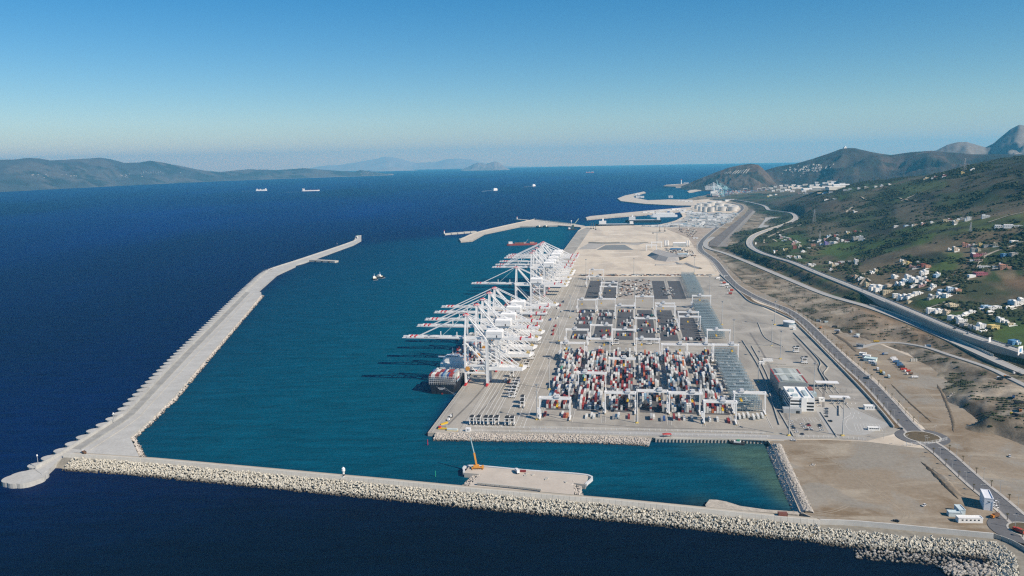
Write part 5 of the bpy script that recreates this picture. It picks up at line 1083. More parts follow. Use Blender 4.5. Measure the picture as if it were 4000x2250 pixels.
for bay in range(18):
    y0 = 7.5 + bay * 14.6
    if 50 < y0 < 90 or y0 > 262: continue
    for row in range(13):
        tiers = 5 if bay < 2 else int(rg.integers(1, 5))
        for t_ in range(3 if bay == 0 else 0, tiers):
            col = colr[row] if (bay == 0 and t_ >= 3) else names[rg.choice(len(names), p=[.25, .16, .17, .12, .1, .08, .05, .05, .02, 0])]
            if bay > 0:
                loose_box(smb, T(su + y0, -21.5 + (row - 6) * 2.62, 12.8 + 2.62 * t_), names.index(col))
            else:
                p = T(su + y0, -21.5 + (row - 6) * 2.62, 12.8 + 2.62 * t_); k_ += 1
                place([('c', CM[col][1], None)], 'shipping_container', f'{col} container on the ship stern, {ordn(row)} from the left, {"upper" if t_ == 4 else "lower"} tier', 'container', p, TROT, 'containers on the moored ship')
stuff(tag(smb.obj('ship_cargo', [CM[k][0] for k in names]), 'mixed containers stacked along the moored ship behind its stern row', 'containers'))
rope = mat('mooring_rope', (.35, .36, .36), .8)
for k, (a, b_) in enumerate((((-8, 0, 10), (26, -16, 4.5)), ((2, 0, 10), (24, -22, 4.5)))):
    o = MB().beam(a, b_, .22).obj('mooring_line', rope, ship)
# second ship, further along
sh2 = thing('cargo_ship', 'red and cream cargo ship moored beneath the lone quay crane', 'ship', T(588, -19, 0), TROT)
hull(MB(), 190, 30, 10, -2).obj('hull', mat('hull_maroon', (0.20, 0.03, 0.03), .6, var=.2), sh2)
MB().bx(-14, 14, 4, 18, 10, 26).bx(-10, 10, 5, 16, 26, 31).obj('superstructure', mat('ship_cream', (.62, .52, .40), .6), sh2)
MB().bx(-17, 17, 5, 8, 26, 27).obj('bridge_wing', MATS['ship_cream'], sh2); MB().bx(-3, 3, 20, 27, 10, 26).obj('funnel', RED, sh2)
for k in range(5): MB().bx(-12, 12, 34 + k * 28, 56 + k * 28, 10, 12.2).obj('hatch_cover', mat('hatch_red', (.28, .06, .05), .7), sh2)
for k in range(3): MB().beam((0, 30 + k * 56, 10), (0, 30 + k * 56, 26), 1.6).beam((0, 30 + k * 56, 25), (9, 40 + k * 56, 18), .8).obj('deck_crane', MATS['ship_cream'], sh2)
# bollards and fenders along the quay edge
fk = MB().bx(-.6, 0, -1.1, 1.1, -1.5, 3.4).mesh('fender', DARK); fb_ = MB().bx(-1.2, -.6, -.9, .9, -.8, 3.0).mesh('pad', mat('pad_grey', (.5, .52, .53), .6))
for k in range(24):
    place([('fender', fk, None), ('pad', fb_, 0)], 'quay_fender', f'grey fender on the quay face, {ordn(k)} from the near corner', 'fender', T(8 + k * 14, 0, 0), TROT, 'fenders along the quay face')
# small vehicles and gear on the quay corner
place([('body', MB().bx(-4, 4, -2.5, 2.5, .6, 3.6).mesh('body', GREYM), None), ('boom_rest', MB().beam((-3, 0, 3.8), (4, 5, 5.2), 2.4, 1.6).mesh('boom_rest', YEL), None), ('base', MB().bx(-5, 5, -5, -2.5, .3, 1.4).mesh('base', YEL), None), ('winch', MB().cyl((-3.4, -2.8), 1.8, 1.8, .4, 3.2, 10).mesh('winch', RED), None)], 'mooring_gear', 'yellow, red and grey machinery on the near quay corner', 'machinery', P(1732, 1672, 4.1), TROT)
place([('cabin', MB().bx(-2.6, 2.6, -2, 2, 0, 3.4).mesh('cabin', WHITE), None), ('window', MB().bx(-.7, .7, -2.06, -2.0, 1.4, 2.6).mesh('window', GLASS), 0), ('roof', MB().bx(-2.8, 2.8, -2.2, 2.2, 3.4, 3.6).mesh('roof', WHITE), 0)], 'gate_cabin', 'small white cabin at the terminal front near the quay corner', 'cabin', P(1829, 1684, 4.1), TROT)
place([('tank', MB().bx(-6, 6, -1.4, 1.4, .4, 2.4).mesh('tank', mat('pale_tank', (.5, .56, .55), .6)), None), ('skid', MB().bx(-6.3, 6.3, -1.6, 1.6, 0, .4).mesh('skid', YEL), None)], 'skid_tank', 'long pale skid tank lying beside the quay corner machinery', 'tank', P(1767, 1682, 4.1), TROT)
fl = [('body', MB().bx(-2.2, 1.6, -1.1, 1.1, .6, 2.2).bx(-.6, 1.2, -1, 1, 2.2, 3.2).mesh('body', WHITE), None), ('mast', MB().bx(1.9, 2.3, -1.1, 1.1, .2, 4.8).mesh('mast', DARK), None), ('wheels', MB().disc((-1.4, 0, .6), (0, 1, 0), .6, 2.5, 10).disc((1.2, 0, .6), (0, 1, 0), .6, 2.5, 10).mesh('wheels', RUB), None)]
place(fl, 'forklift', 'white forklift with a dark mast on the quay', 'forklift', P(1761, 1630, 4.1), 0); place(fl, 'forklift', 'small white and grey forklift behind the yellow quay machinery', 'forklift', P(1753, 1643, 4.1), 1.2)
# ------------------------------------------------------------------ terminal buildings
GREYC = mat('warehouse_grey', (0.22, 0.24, 0.25), .6, var=.1, scale=.2); ROOFG = mat('roof_grey_green', (0.30, 0.33, 0.31), .6, var=.1); SKYL = mat('roof_light_panel', (0.62, 0.65, 0.62), .5)
a = P(3040, 1545, 4.1); b_ = P(3155, 1555, 4.1); L = math.dist(a[:2], b_[:2])
wh = thing('warehouse', 'grey metal warehouse with a shallow arched roof edged in red', 'warehouse', a, TROT)
Wd, Dp, Hh = L, 62.0, 17.0
MB().bx(0, Wd, 0, Dp, 0, Hh).obj('wall', GREYC, wh)
rf_ = MB(); n = 10
for k in range(n):
    x0, x1 = Wd * k / n, Wd * (k + 1) / n; z0, z1 = Hh + 2.2 * math.sin(math.pi * k / n), Hh + 2.2 * math.sin(math.pi * (k + 1) / n)
    rf_.add([(x0, 0, z0), (x1, 0, z1), (x1, Dp, z1), (x0, Dp, z0), (x0, 0, Hh - .1), (x1, 0, Hh - .1)], [(0, 1, 2, 3), (4, 5, 1, 0)], 0)
roof = rf_.obj('roof', ROOFG, wh)
for s_ in (0, 1):
    MB().bx(-.2 if s_ == 0 else Wd - 1.4, 1.4 if s_ == 0 else Wd + .2, 0, Dp, Hh + .1, Hh + .7).obj('red_edge', mat('roof_red', (.30, .04, .04), .6), roof)
    for k in range(11):
        y = 4 + k * 5.2
        if 28 < y < 33: continue
        x0 = Wd * (.14 if s_ == 0 else .60); z = Hh + 2.2 * math.sin(math.pi * (.27)) + .35
        o = MB().bx(x0, x0 + Wd * .26, y, y + 2.2, z - .15, z + .05).obj('roof_light', SKYL, roof)
MB().bx(0, Wd, Dp * .5 - .8, Dp * .5 + .8, Hh + 1.2, Hh + 2.7).obj('roof_ridge_band', SKYL, roof)
MB().bx(2, Wd - 2, -12, 0, 0, 10.5).obj('front_annex', GREYC, wh); MB().bx(-.2, Wd + 3, -14.5, -12, 4.5, 9.0).obj('canopy', mat('canopy_grey', (.33, .36, .38), .6), wh)
for x in (5, 14, 23): MB().bx(x, x + 5, -12.06, -12, 0, 4.2).obj('loading_door', DARK, wh)
MB().bx(Wd, Wd + 10, 14, 26, 0, 5).obj('red_shed', mat('shed_red', (.30, .08, .06), .6), wh); MB().bx(Wd, Wd + 11, -2, 9, 0, 4.6).obj('glass_lean_to', mat('lean_to', (.40, .48, .50), .4), wh)
# office
o0 = P(3086, 1605, 4.1); of = thing('office_building', 'white four-storey office with dark ribbon windows beside the warehouse', 'office', o0, TROT)
MB().bx(0, 27, 0, 46, 0, 15).obj('core', mat('office_white', (.76, .76, .74), .7, var=.04), of)
for lv in range(4):
    if lv < 3: MB().bx(-.08 + 0, 12.0, -.12, 0, 3.4 + lv * 3.9, 5.3 + lv * 3.9).obj('window_band', GLASS, of); MB().bx(18.5, 26.4, -.12, 0, 1.0 + lv * 3.9, 3.2 + lv * 3.9).obj('window_band', GLASS, of); MB().bx(-.12, 0, 2, 44, 3.4 + lv * 3.9, 5.2 + lv * 3.9).obj('window_band', GLASS, of)
MB().bx(12.2, 18, -1.2, 0, 0, 16.6).obj('stair_tower', MATS['office_white'], of)
pr_ = MB().bx(0, 27, 0, .6, 15, 16.2).bx(0, 27, 45.4, 46, 15, 16.2).bx(0, .6, .6, 45.4, 15, 16.2).bx(26.4, 27, .6, 45.4, 15, 16.2).bx(15, 15.6, .6, 45.4, 15, 16.6)
pr_.obj('parapet', MATS['office_white'], of)
MB().bx(4, 10, 8, 14, 15, 17).bx(3, 9, 26, 33, 15, 17.4).bx(18, 22, 10, 30, 15, 16.8).obj('roof_plant', mat('roof_plant', (.40, .48, .50), .6, var=.2), of)
MB().bx(-9, 11, -9, -.2, 0, 5.2).obj('entrance_wing', mat('wing_grey', (.36, .38, .39), .6), of); MB().bx(5, 9, -9.1, -9, 0, 3.2).obj('entrance_door', GLASS, of)
# gates
for px, py, w, d, n_, lb in ((3190, 1513, 27, 9, 4, 'white flat canopy over the rear truck gate lanes'), (3245, 1571, 22, 7, 3, 'white flat canopy over the front truck gate lanes')):
    g_ = thing('truck_gate', lb, 'gate', P(px, py, 4.1), TROT)
    MB().bx(-1, w, -1, d, 5.6, 6.5).obj('canopy', WHITE, g_)
    for k in range(n_):
        for y in (0, d - 2): MB().bx(k * w / n_ + 1, k * w / n_ + 1.5, y, y + .5, 0, 5.6).obj('column', GREYM, g_)
        MB().bx(k * w / n_ + .6, k * w / n_ + 1.7, -26, d + 3, 0, .4).obj('lane_island', CONC_L, g_)
        MB().bx(k * w / n_ + .7, k * w / n_ + 1.6, -8, -5.5, .4, 3).obj('kiosk', GREYM, g_)
gp_ = thing('sensor_gate', 'thin steel sensor portal frames at the truck lanes', 'gate', P(3285, 1535, 4.1), TROT)
for k in range(3): MB().beam((-8 + k * 7, 0, 0), (-8 + k * 7, 0, 5.4), .3).beam((-1 + k * 7, 0, 0), (-1 + k * 7, 0, 5.4), .3).beam((-8 + k * 7, 0, 5.4), (-1 + k * 7, 0, 5.4), .3).obj('portal', GREYM, gp_)
def cabin(name, label, px, py, w, d, h, m, rz=TROT, roofm=None, cat='building', win=3, z=4.1):
    r = thing(name, label, cat, P(px, py, z) if z else hit(px, py), rz)
    MB().bx(-w / 2, w / 2, -d / 2, d / 2, 0, h).obj('wall', m, r)
    MB().bx(-w / 2 - .2, w / 2 + .2, -d / 2 - .2, -d / 2 + .3, h, h + .5).bx(-w / 2 - .2, w / 2 + .2, d / 2 - .3, d / 2 + .2, h, h + .5).bx(-w / 2 - .2, -w / 2 + .3, -d / 2 + .3, d / 2 - .3, h, h + .5).bx(w / 2 - .3, w / 2 + .2, -d / 2 + .3, d / 2 - .3, h, h + .5).obj('parapet', roofm or m, r)
    wm = MB().bx(-.7, .7, -.05, .02, 0, 1.1).mesh('window', GLASS)
    for k in range(win): link('window', wm, r, (-w / 2 + (k + 1) * w / (win + 1), -d / 2 - .02, h * .5 + (0 if h < 6 else 1)))
    return r
HW = mat('house_white', (.74, .74, .72), .8, var=.07, scale=.3)
cabin('guard_house', 'white flat-roofed guard house with a glazed front by the terminal exit', 3394, 1598, 11, 7, 4.2, HW); cabin('site_office', 'long low white site office behind the front fence', 3412, 1679, 12, 4, 2.8, HW, win=5)
cabin('gate_kiosk', 'white cube kiosk beside the parked cars', 3209, 1567, 6.5, 4.5, 4, HW, win=1); cabin('stores_shed', 'long white shed behind the warehouse', 2999, 1411, 14, 4, 3, HW, win=0); cabin('stores_shed', 'white hut beside the first wall before the warehouse', 2975, 1422, 7, 5, 3, HW, win=1)
tk = thing('round_tank', 'round blue-grey glazed tank building at the back of the terminal', 'tank', P(3081, 1274, 4.1))
MB().cyl((0, 0), 9.5, 9.5, 0, 7.5, 32).obj('wall', mat('tank_blue', (.18, .26, .31), .4), tk); MB().cyl((0, 0), 10, 10, 7.5, 9.0, 32).obj('roof', WHITE, tk)
cabin('pump_house', 'white low pump house in front of the round tank', 3095, 1278, 12, 4, 4, HW, win=0); cabin('pump_house', 'small white cube in front of the round tank', 3103, 1288, 5, 4, 3.6, HW, win=0)
tr_ = thing('blank_tower_block', 'tall windowless white building beside the port road at bottom right', 'building', P(3868, 1958, 4.1), math.radians(-9))
ang = math.atan2(P(3812, 1925, 4)[0] - P(3842, 1992, 4)[0], P(3812, 1925, 4)[1] - P(3842, 1992, 4)[1])
tr_.rotation_euler = (0, 0, -ang); tr_.location = P(3842, 1992, 4.1)
MB().bx(0, 6.6, 0, 19, 0, 10.2).obj('wall', mat('tower_white', (.68, .70, .74), .7, var=.04), tr_); MB().bx(-.15, 6.75, -.15, .4, 10.2, 10.9).bx(-.15, 6.75, 18.6, 19.15, 10.2, 10.9).bx(-.15, .4, .4, 18.6, 10.2, 10.9).bx(6.2, 6.75, .4, 18.6, 10.2, 10.9).obj('parapet', MATS['tower_white'], tr_)
MB().bx(2.4, 4.2, -.06, 0, 7.2, 8.0).obj('window', GLASS, tr_); MB().bx(-.06, 0, 2, 3, 6.4, 7.4).obj('window', GLASS, tr_)
cabin('site_hut', 'low white hut with a row of small windows in front of the tall blank building', 3785, 2038, 19, 5, 4, HW, win=5, rz=math.radians(-4)); cabin('site_container', 'pale blue site container behind the low white hut', 3727, 2014, 10, 5, 3.4, mat('pale_site', (.52, .60, .62), .6), win=0); cabin('site_container', 'tall pale blue site container left of the low white hut', 3748, 2003, 5, 10, 4.6, mat('pale_site', (.52, .60, .62), .6), win=0)
# ------------------------------------------------------------------ cars and trucks
def car_kit(m):
    K = [('body', MB().bx(-.88, .88, -2.15, 2.15, .35, .85).add([(-.86, -1.9, .85), (.86, -1.9, .85), (.86, 1.2, .85), (-.86, 1.2, .85), (-.70, -1.3, 1.45), (.70, -1.3, 1.45), (.70, .4, 1.45), (-.70, .4, 1.45)], [(4, 5, 6, 7)]).mesh('body', m), None),
         ('glass', MB().add([(-.86, -1.9, .85), (.86, -1.9, .85), (.86, 1.2, .85), (-.86, 1.2, .85), (-.70, -1.3, 1.44), (.70, -1.3, 1.44), (.70, .4, 1.44), (-.70, .4, 1.44)], [(0, 1, 5, 4), (1, 2, 6, 5), (2, 3, 7, 6), (3, 0, 4, 7)]).mesh('glass', GLASS), 0)]
    for x in (-.8, .8):
        for y in (-1.35, 1.35): K.append(('wheel', MB().disc((x, y, .32), (1, 0, 0), .32, .22, 10).mesh('wheel', RUB), None))
    return K
CARC = {'white': (.72, .72, .72), 'dark blue': (.03, .04, .08), 'black': (.015, .015, .017), 'silver': (.42, .44, .45), 'red': (.4, .03, .03), 'grey': (.16, .17, .18)}
CK = {k: car_kit(mat('car_' + k.replace(' ', '_'), c, .3, var=.05, spec=.5)) for k, c in CARC.items()}
ox, oy, sc = 2980, 1400, 4.5275
PK = {'left column of the car park': [(505, 1120), (515, 1165), (525, 1200), (545, 1240), (575, 1275), (605, 1315)], 'middle block of the car park': [(690, 1165), (720, 1205), (745, 1230), (800, 1170), (815, 1195), (835, 1240), (855, 1265), (770, 1270)], 'right column of the car park': [(1000, 1182), (1015, 1205), (1030, 1232), (1045, 1275)], 'row beside the gate road': [(1125, 895), (1122, 922), (1125, 950), (1120, 978), (1125, 1008), (1120, 1035)], 'row beside the office': [(890, 715), (955, 750), (970, 795), (1000, 845), (950, 715), (840, 572)]}
cols = list(CARC); rg = np.random.default_rng(8)
for d, L_ in PK.items():
    for k, (x, y) in enumerate(L_):
        c_ = cols[rg.choice(6, p=[.38, .2, .17, .15, .02, .08])]
        place(CK[c_], 'parked_car', f'{c_} car, {ordn(k)} from the top in the {d}', 'car', P(ox + x / sc, oy + y / sc, 4.12), TROT + math.pi / 2 + rg.uniform(-.06, .06), 'cars parked at the terminal')
for px, py, c_, lb, z in ((3243, 1646, 'black', 'black car driving between the car park and the gate', 1), (3134, 1697, 'dark blue', 'dark car alone by the front fence', 1), (3100, 1722, 'white', 'white van-like car outside the front fence on the dirt', 1), (3879, 1970, 'white', 'first of three white cars beside the tall blank building', 1), (3888, 1962, 'white', 'second of three white cars beside the tall blank building', 1), (3890, 1981, 'white', 'third of three white cars beside the tall blank building', 1), (3610, 1976, 'white', 'white car alone on the brown dirt lot', 1), (3500, 2037, 'black', 'black car by the wall of the dirt lot', 1), (3518, 1676, 'black', 'black car at the roundabout entry', 1), (3944, 1784, 'white', 'white car on the dirt field right of the port road', 1), (3015, 1527, 'white', 'white car beside the rack wall', 1)):
    place(CK[c_], 'car', lb, 'car', P(px, py, 4.3), rg.uniform(0, 3), None, (1.15, 1.15, 1.15))
for px, py, c_, lb in ((3366, 1131, 'white', 'white van on the upper motorway'), (3723, 1290, 'black', 'black car on the motorway near the screens'), (3772, 1306, 'white', 'white car on the motorway near the screen end'), (3925, 1350, 'grey', 'grey car on the motorway at the far right'), (3170, 1055, 'white', 'white car on the motorway before the bend')):
    i = np.argmin([abs(Q(p)[0] - px) for p in roads['motorway']]); p = roads['motorway'][i]; d_ = roads['motorway'][i + 1] - p
    place(CK[c_], 'car', lb, 'car', (p[0] + 4, p[1] + 2, p[2] + .1), math.atan2(d_[1], d_[0]) - math.pi / 2, None, (1.3, 1.3, 1.3))
def truck_kit(cabc, bodyc, tip=False, L=8.5):
    cm = mat('truck_' + cabc, {'white': (.7, .7, .7), 'red': (.45, .05, .03), 'blue': (.05, .12, .3), 'dark': (.03, .03, .035), 'orange': (.55, .2, .03), 'yellow': (.55, .38, .04)}[cabc], .5); bm_ = mat('bed_' + bodyc, {'white': (.7, .7, .7), 'red': (.40, .06, .04), 'brown': (.16, .09, .05), 'grey': (.3, .31, .32), 'orange': (.5, .2, .04), 'yellow': (.5, .33, .04), 'blue': (.06, .14, .25), 'dark': (.04, .04, .045), 'pale': (.5, .58, .58)}[bodyc], .6, var=.2)
    K = [('chassis', MB().bx(-1.0, 1.0, -L / 2, L / 2, .7, 1.1).mesh('chassis', DARK), None), ('cab', MB().bx(-1.2, 1.2, L / 2 - 2.1, L / 2, 1.1, 3.1).mesh('cab', cm), None), ('windscreen', MB().bx(-1.0, 1.0, L / 2, L / 2 + .05, 2.0, 2.9).mesh('windscreen', GLASS), 1)]
    if tip: K.append(('tipper_bed', MB().add([(-1.25, -L / 2, 1.3), (1.25, -L / 2, 1.3), (1.25, L / 2 - 2.4, 1.1), (-1.25, L / 2 - 2.4, 1.1), (-1.4, -L / 2 - .4, 2.9), (1.4, -L / 2 - .4, 2.9), (1.4, L / 2 - 2.3, 3.0), (-1.4, L / 2 - 2.3, 3.0)], [(0, 1, 5, 4), (1, 2, 6, 5), (2, 3, 7, 6), (3, 0, 4, 7), (3, 2, 1, 0)]).bx(-1.2, 1.2, -L / 2, L / 2 - 2.5, 1.4, 2.5).mesh('tipper_bed', bm_), None))
    else: K.append(('box_body', MB().bx(-1.25, 1.25, -L / 2, L / 2 - 2.4, 1.1, 3.8).mesh('box_body', bm_), None))
    for x in (-.95, .95):
        for y in (-L / 2 + 1.2, -L / 2 + 2.6, L / 2 - 1.3): K.append(('wheel', MB().disc((x, y, .5), (1, 0, 0), .5, .35, 10).mesh('wheel', RUB), None))
    return K
TKS = {}
def truck(px, py, cab, bed, lb, rz, tip=False, L=8.5, z=4.2, s=1.0):
    key = (cab, bed, tip, L)
    if key not in TKS: TKS[key] = truck_kit(*key)
    p = P(px, py, z) if z else hit(px, py); place(TKS[key], 'truck', lb, 'truck', p, rz, None, (s, s, s) if s != 1 else None)
rd = -math.radians(35)
truck(3393, 1478, 'dark', 'grey', 'dark truck driving on the port road', rd, s=1.2); truck(3886, 2022, 'orange', 'brown', 'rusty orange truck on the port road beside the tall white building', rd + 2.6, s=.95); truck(3978, 2080, 'red', 'red', 'bright red truck at the second roundabout in the corner', rd + 1, s=1.0)
truck(3206, 1283, 'orange', 'orange', 'orange truck beside the port road on the dirt', rd, True); truck(3423, 1337, 'yellow', 'yellow', 'yellow tipper truck at the start of the access road', 1.4, True); truck(3624, 1357, 'white', 'blue', 'blue box truck on the access road', 1.2, z=None)
lots = [(3457, 1386, 'blue', 'grey'), (3488, 1404, 'white', 'white'), (3494, 1411, 'white', 'white'), (3500, 1417, 'blue', 'blue'), (3508, 1424, 'dark', 'blue'), (3515, 1431, 'blue', 'blue'), (3521, 1438, 'dark', 'dark'), (3529, 1446, 'red', 'red'), (3543, 1453, 'white', 'red'), (3552, 1464, 'white', 'brown'), (3572, 1477, 'white', 'white')]
for k, (x, y, c1_, c2_) in enumerate(lots): truck(x, y, c1_, c2_, f'{c1_} and {c2_} truck, {ordn(k)} from the top of the long row on the dirt lot', math.pi / 2 + rg.uniform(-.15, .15), k > 6, z=4.15)
lots2 = [(3412, 1418, 'white', 'white'), (3420, 1427, 'dark', 'grey'), (3428, 1446, 'dark', 'white'), (3440, 1456, 'yellow', 'yellow'), (3452, 1463, 'white', 'pale'), (3472, 1475, 'white', 'pale')]
for k, (x, y, c1_, c2_) in enumerate(lots2): truck(x, y, c1_, c2_, f'{c1_} and {c2_} truck, {ordn(k)} from the top of the row beside the port road', rd + .3, False, z=4.15)
for k, (x, y) in enumerate([(3270, 1295), (3272, 1303), (3325, 1300), (3347, 1313), (3345, 1318), (3260, 1280), (3198, 1257), (3225, 1262)]): truck(x, y, ['white', 'dark'][k % 2], ['white', 'dark', 'grey', 'pale'][k % 4], f'{["white", "dark"][k % 2]} truck, {ordn(k)} of those scattered by the upper depot yard', rg.uniform(0, 3), False, z=4.15)
for k, (x, y) in enumerate([(2803, 1090), (2818, 1098), (2826, 1108), (2838, 1115), (2846, 1125), (2855, 1137), (2822, 1119), (2835, 1082), (2850, 1150)]): truck(x, y, 'white', ['white', 'grey', 'red'][k % 3], f'white truck, {ordn(k)} from the top by the far terminal wall', rg.uniform(1, 2), False, z=4.15, s=1.2)
for k, (x, y, c) in enumerate([(3934, 1478, 'orange'), (3959, 1556, 'blue'), (3978, 1578, 'dark'), (3982, 1608, 'orange'), (3962, 1625, 'yellow'), (3905, 1484, 'white'), (3970, 1462, 'white')]): truck(x, y, c if c in ('orange', 'blue', 'dark', 'yellow', 'white') else 'dark', 'dark', f'{c} earth-moving truck, {ordn(k)} listed on the bare plateau at far right', rg.uniform(0, 3), True, z=None)
# depot sheds on the dirt lot
for k, (x, y, w, d, h, c, lb) in enumerate([(3370, 1390, 9, 7, 4.5, 'w', 'white depot cabin with a red roof truck beside it on the dirt lot'), (3385, 1400, 10, 8, 5, 'w', 'white depot cabin behind the pale tent'), (3400, 1410, 16, 12, 4.5, 'p', 'pale green-white tented shed on the dirt lot'), (3405, 1420, 8, 5, 3.4, 'w', 'low white shed in front of the tented shed'), (3360, 1355, 10, 6, 4, 'g', 'grey open shed at the top of the dirt lot'), (3010, 1106, 12, 8, 4, 'w', 'white works hut beyond the port road by the mixer'), (2968, 1490, 1, 1, 1, 'w', '')]):
    if not lb: continue
    cabin('depot_shed', lb, x, y, w, d, h, {'w': HW, 'p': mat('tent_pale', (.55, .66, .64), .6), 'g': GREYM}[c], rz=rd, win=2, z=4.15)
for k in range(3): place([('p', MB().bx(-1.3, 1.3, -1.0, 1.0, 0, 4.2).mesh('pier', CONC_L), None)], 'concrete_pier', f'{["left", "middle", "right"][k]} one of three short concrete piers on the dirt lot', 'pier', P(3560 + 9 * k, 1412, 4.2), 0, 'three concrete piers')
# ------------------------------------------------------------------ street lamps and palms along the port road
lk = [('pole', MB().cyl((0, 0), .2, .13, 0, 11.8, 6).mesh('pole', mat('lamp_grey', (.42, .42, .41), .5)), None), ('arms', MB().bx(-1.7, 1.7, -.08, .08, 11.6, 11.8).mesh('arms', MATS['lamp_grey']), 0), ('lamp_head', MB().bx(-2.1, -1.2, -.2, .2, 11.5, 11.75).bx(1.2, 2.1, -.2, .2, 11.5, 11.75).mesh('lamp_head', MATS['lamp_grey']), 1)]
fr_ = MB()
for k in range(14):
    a = k * 2.4; d = Vector((math.cos(a), math.sin(a), 0)); up = 7.0
    p0 = Vector((0, 0, up)); p1 = p0 + d * 1.3 + Vector((0, 0, .9 - .1 * (k % 4))); p2 = p0 + d * 2.3 + Vector((0, 0, -.3 - .25 * (k % 4))); s_ = Vector((-d.y, d.x, 0)) * .35
    fr_.add([p0 - s_ * .4, p0 + s_ * .4, p1 + s_, p1 - s_, p2], [(0, 1, 2, 3), (3, 2, 4)])
plk = [('trunk', MB().cyl((0, 0), .42, .3, 0, 7, 7).mesh('trunk', mat('palm_trunk', (.09, .065, .045), .95)), None), ('crown', fr_.mesh('crown', mat('palm_frond', (.10, .085, .04), .9, var=.3)), None)]
c = roads['port_road'][:]
for side, sd, lab in ((-9.6, 0, 'terminal'), (9.6, 12, 'dirt field')):
    n2 = normals2(c); off = np.stack([c[:, 0] + n2[:, 0] * side, c[:, 1] + n2[:, 1] * side, c[:, 2]], 1); kl = kp = 0
    for i, (p, an) in enumerate(along(off, 14.5, 20 + sd)):
        x, y = Q(p)
        if math.dist(p[:2], RAB[:2]) < 34 or y < 905 or x > 4040: continue
        if i % 2 == 0:
            lab2 = 'dirt field' if side < 0 else 'terminal'; kl += 1
            place(lk, 'street_lamp', f'double-armed street lamp, {ordn(kl - 1)} along the {lab2} side of the port road', 'street lamp', tuple(p), an + math.pi / 2, 'street lamps of the port road')
        elif 1200 < y:
            lab2 = 'dirt field' if side < 0 else 'terminal'; kp += 1
            place(plk, 'palm_tree', f'short brown palm, {ordn(kp - 1)} along the {lab2} side of the port road', 'palm', tuple(p), i * 1.3, 'palms of the port road', (.7, .7, .75))
for px, py, lb in ((3541, 1742, 'left of the roundabout'), (3614, 1745, 'in front of the roundabout'), (3650, 1705, 'on the roundabout island'), (3452, 1714, 'by the gate road fence')): place(lk, 'street_lamp', f'double-armed street lamp {lb}', 'street lamp', P(px, py, 4.4), .4, 'lamps at the roundabout')
# ------------------------------------------------------------------ work jetty plant
cr = thing('mobile_crane', 'orange mobile crane with a raised telescopic boom on the jetty corner', 'crane', P(1866, 1831, 4.6), 0)
OR = mat('crane_orange', (.60, .27, .05), .5, var=.1)
MB().bx(-6, 6, -1.4, 1.4, 1.0, 2.0).obj('carrier', OR, cr); MB().bx(3.8, 6, -1.3, 1.3, 2, 3.2).obj('cab', OR, cr); u_ = MB().bx(-4, 1.5, -1.5, 1.5, 2.1, 4).obj('upper_works', OR, cr)
for x in (-4.6, -2.2, .2, 2.6, 5): MB().disc((x, 0, .6), (0, 1, 0), .6, 2.7, 10).obj('wheel', RUB, cr)
tip_ = np.array(P(1837, 1742, 34)); 
pb = np.array(P(1837, 1742, 4.6)); base = np.array(P(1866, 1831, 4.6))
dz = 30.0; top = np.array([-6.5, 5.0, dz])
MB().beam((-1, 0, 3.6), tuple(top * .48 + np.array([0, 0, 1])), 1.5).obj('boom_base', OR, cr); MB().beam(tuple(top * .47 + np.array([0, 0, 1])), tuple(top), .8).obj('boom_extension', mat('boom_grey', (.35, .45, .47), .5), cr)
MB().beam(tuple(top), (top[0] - .4, top[1], 18), .2).bx(top[0] - .8, top[0], top[1] - .4, top[1] + .4, 16.6, 18).obj('hook_block', DARK, cr)
for x in (-5, 5): MB().bx(x - .3, x + .3, -3.4, 3.4, .3, .8).obj('outrigger', OR, cr)
truck(2020, 1846, 'white', 'white', 'white box truck standing on the work jetty', .3, z=4.6)
place([('c', CM['dark red'][1], None)], 'shipping_container', 'small dark red container on the work jetty', 'container', P(2043, 1843, 4.6), 1.4, None, (.8, .45, .7))
for k, (x, y) in enumerate([(2053, 1858), (2058, 1850), (2081, 1855), (2138, 1868), (2132, 1873), (2210, 1884)]): place([('s', MB().box((0, 0, .3), (3.2, 2.2, .6)).mesh('slab', CONC_L), None)], 'concrete_slab', f'pale concrete slab lying on the jetty, {ordn(k)} from the left', 'slab', P(x, y, 4.56), .4 * k, 'slabs on the jetty')
place([('c', cont_geo(9).mesh('container', mat('brick_red', (.17, .07, .055), .7)), None)], 'site_container', 'red-roofed site container on the crest road of the front breakwater', 'container', P(3057, 2013, 5.6), 1.5, None, (1.5, .8, 1.0))
rt = thing('rigid_truck', 'brown and white tipper on the breakwater root near its left end', 'truck', P(328, 1772, 5.1), .8); 
for n_, me, pi in truck_kit('white', 'brown', True): link(n_, me, rt)
tb = thing('tug_boat', 'white and green workboat moored at the basin quay wall', 'boat', P(2909, 1737, 0), math.radians(81) - TA)
hull(MB(), 17, 5.5, 2.0, -1, .35).obj('hull', DARK, tb); MB().bx(-2, 2, 4, 11, 2, 3.4).obj('cabin', WHITE, tb); MB().bx(-1.6, 1.6, 5, 8, 3.4, 4.6).obj('wheelhouse', mat('boat_green', (.05, .25, .15), .5), tb)
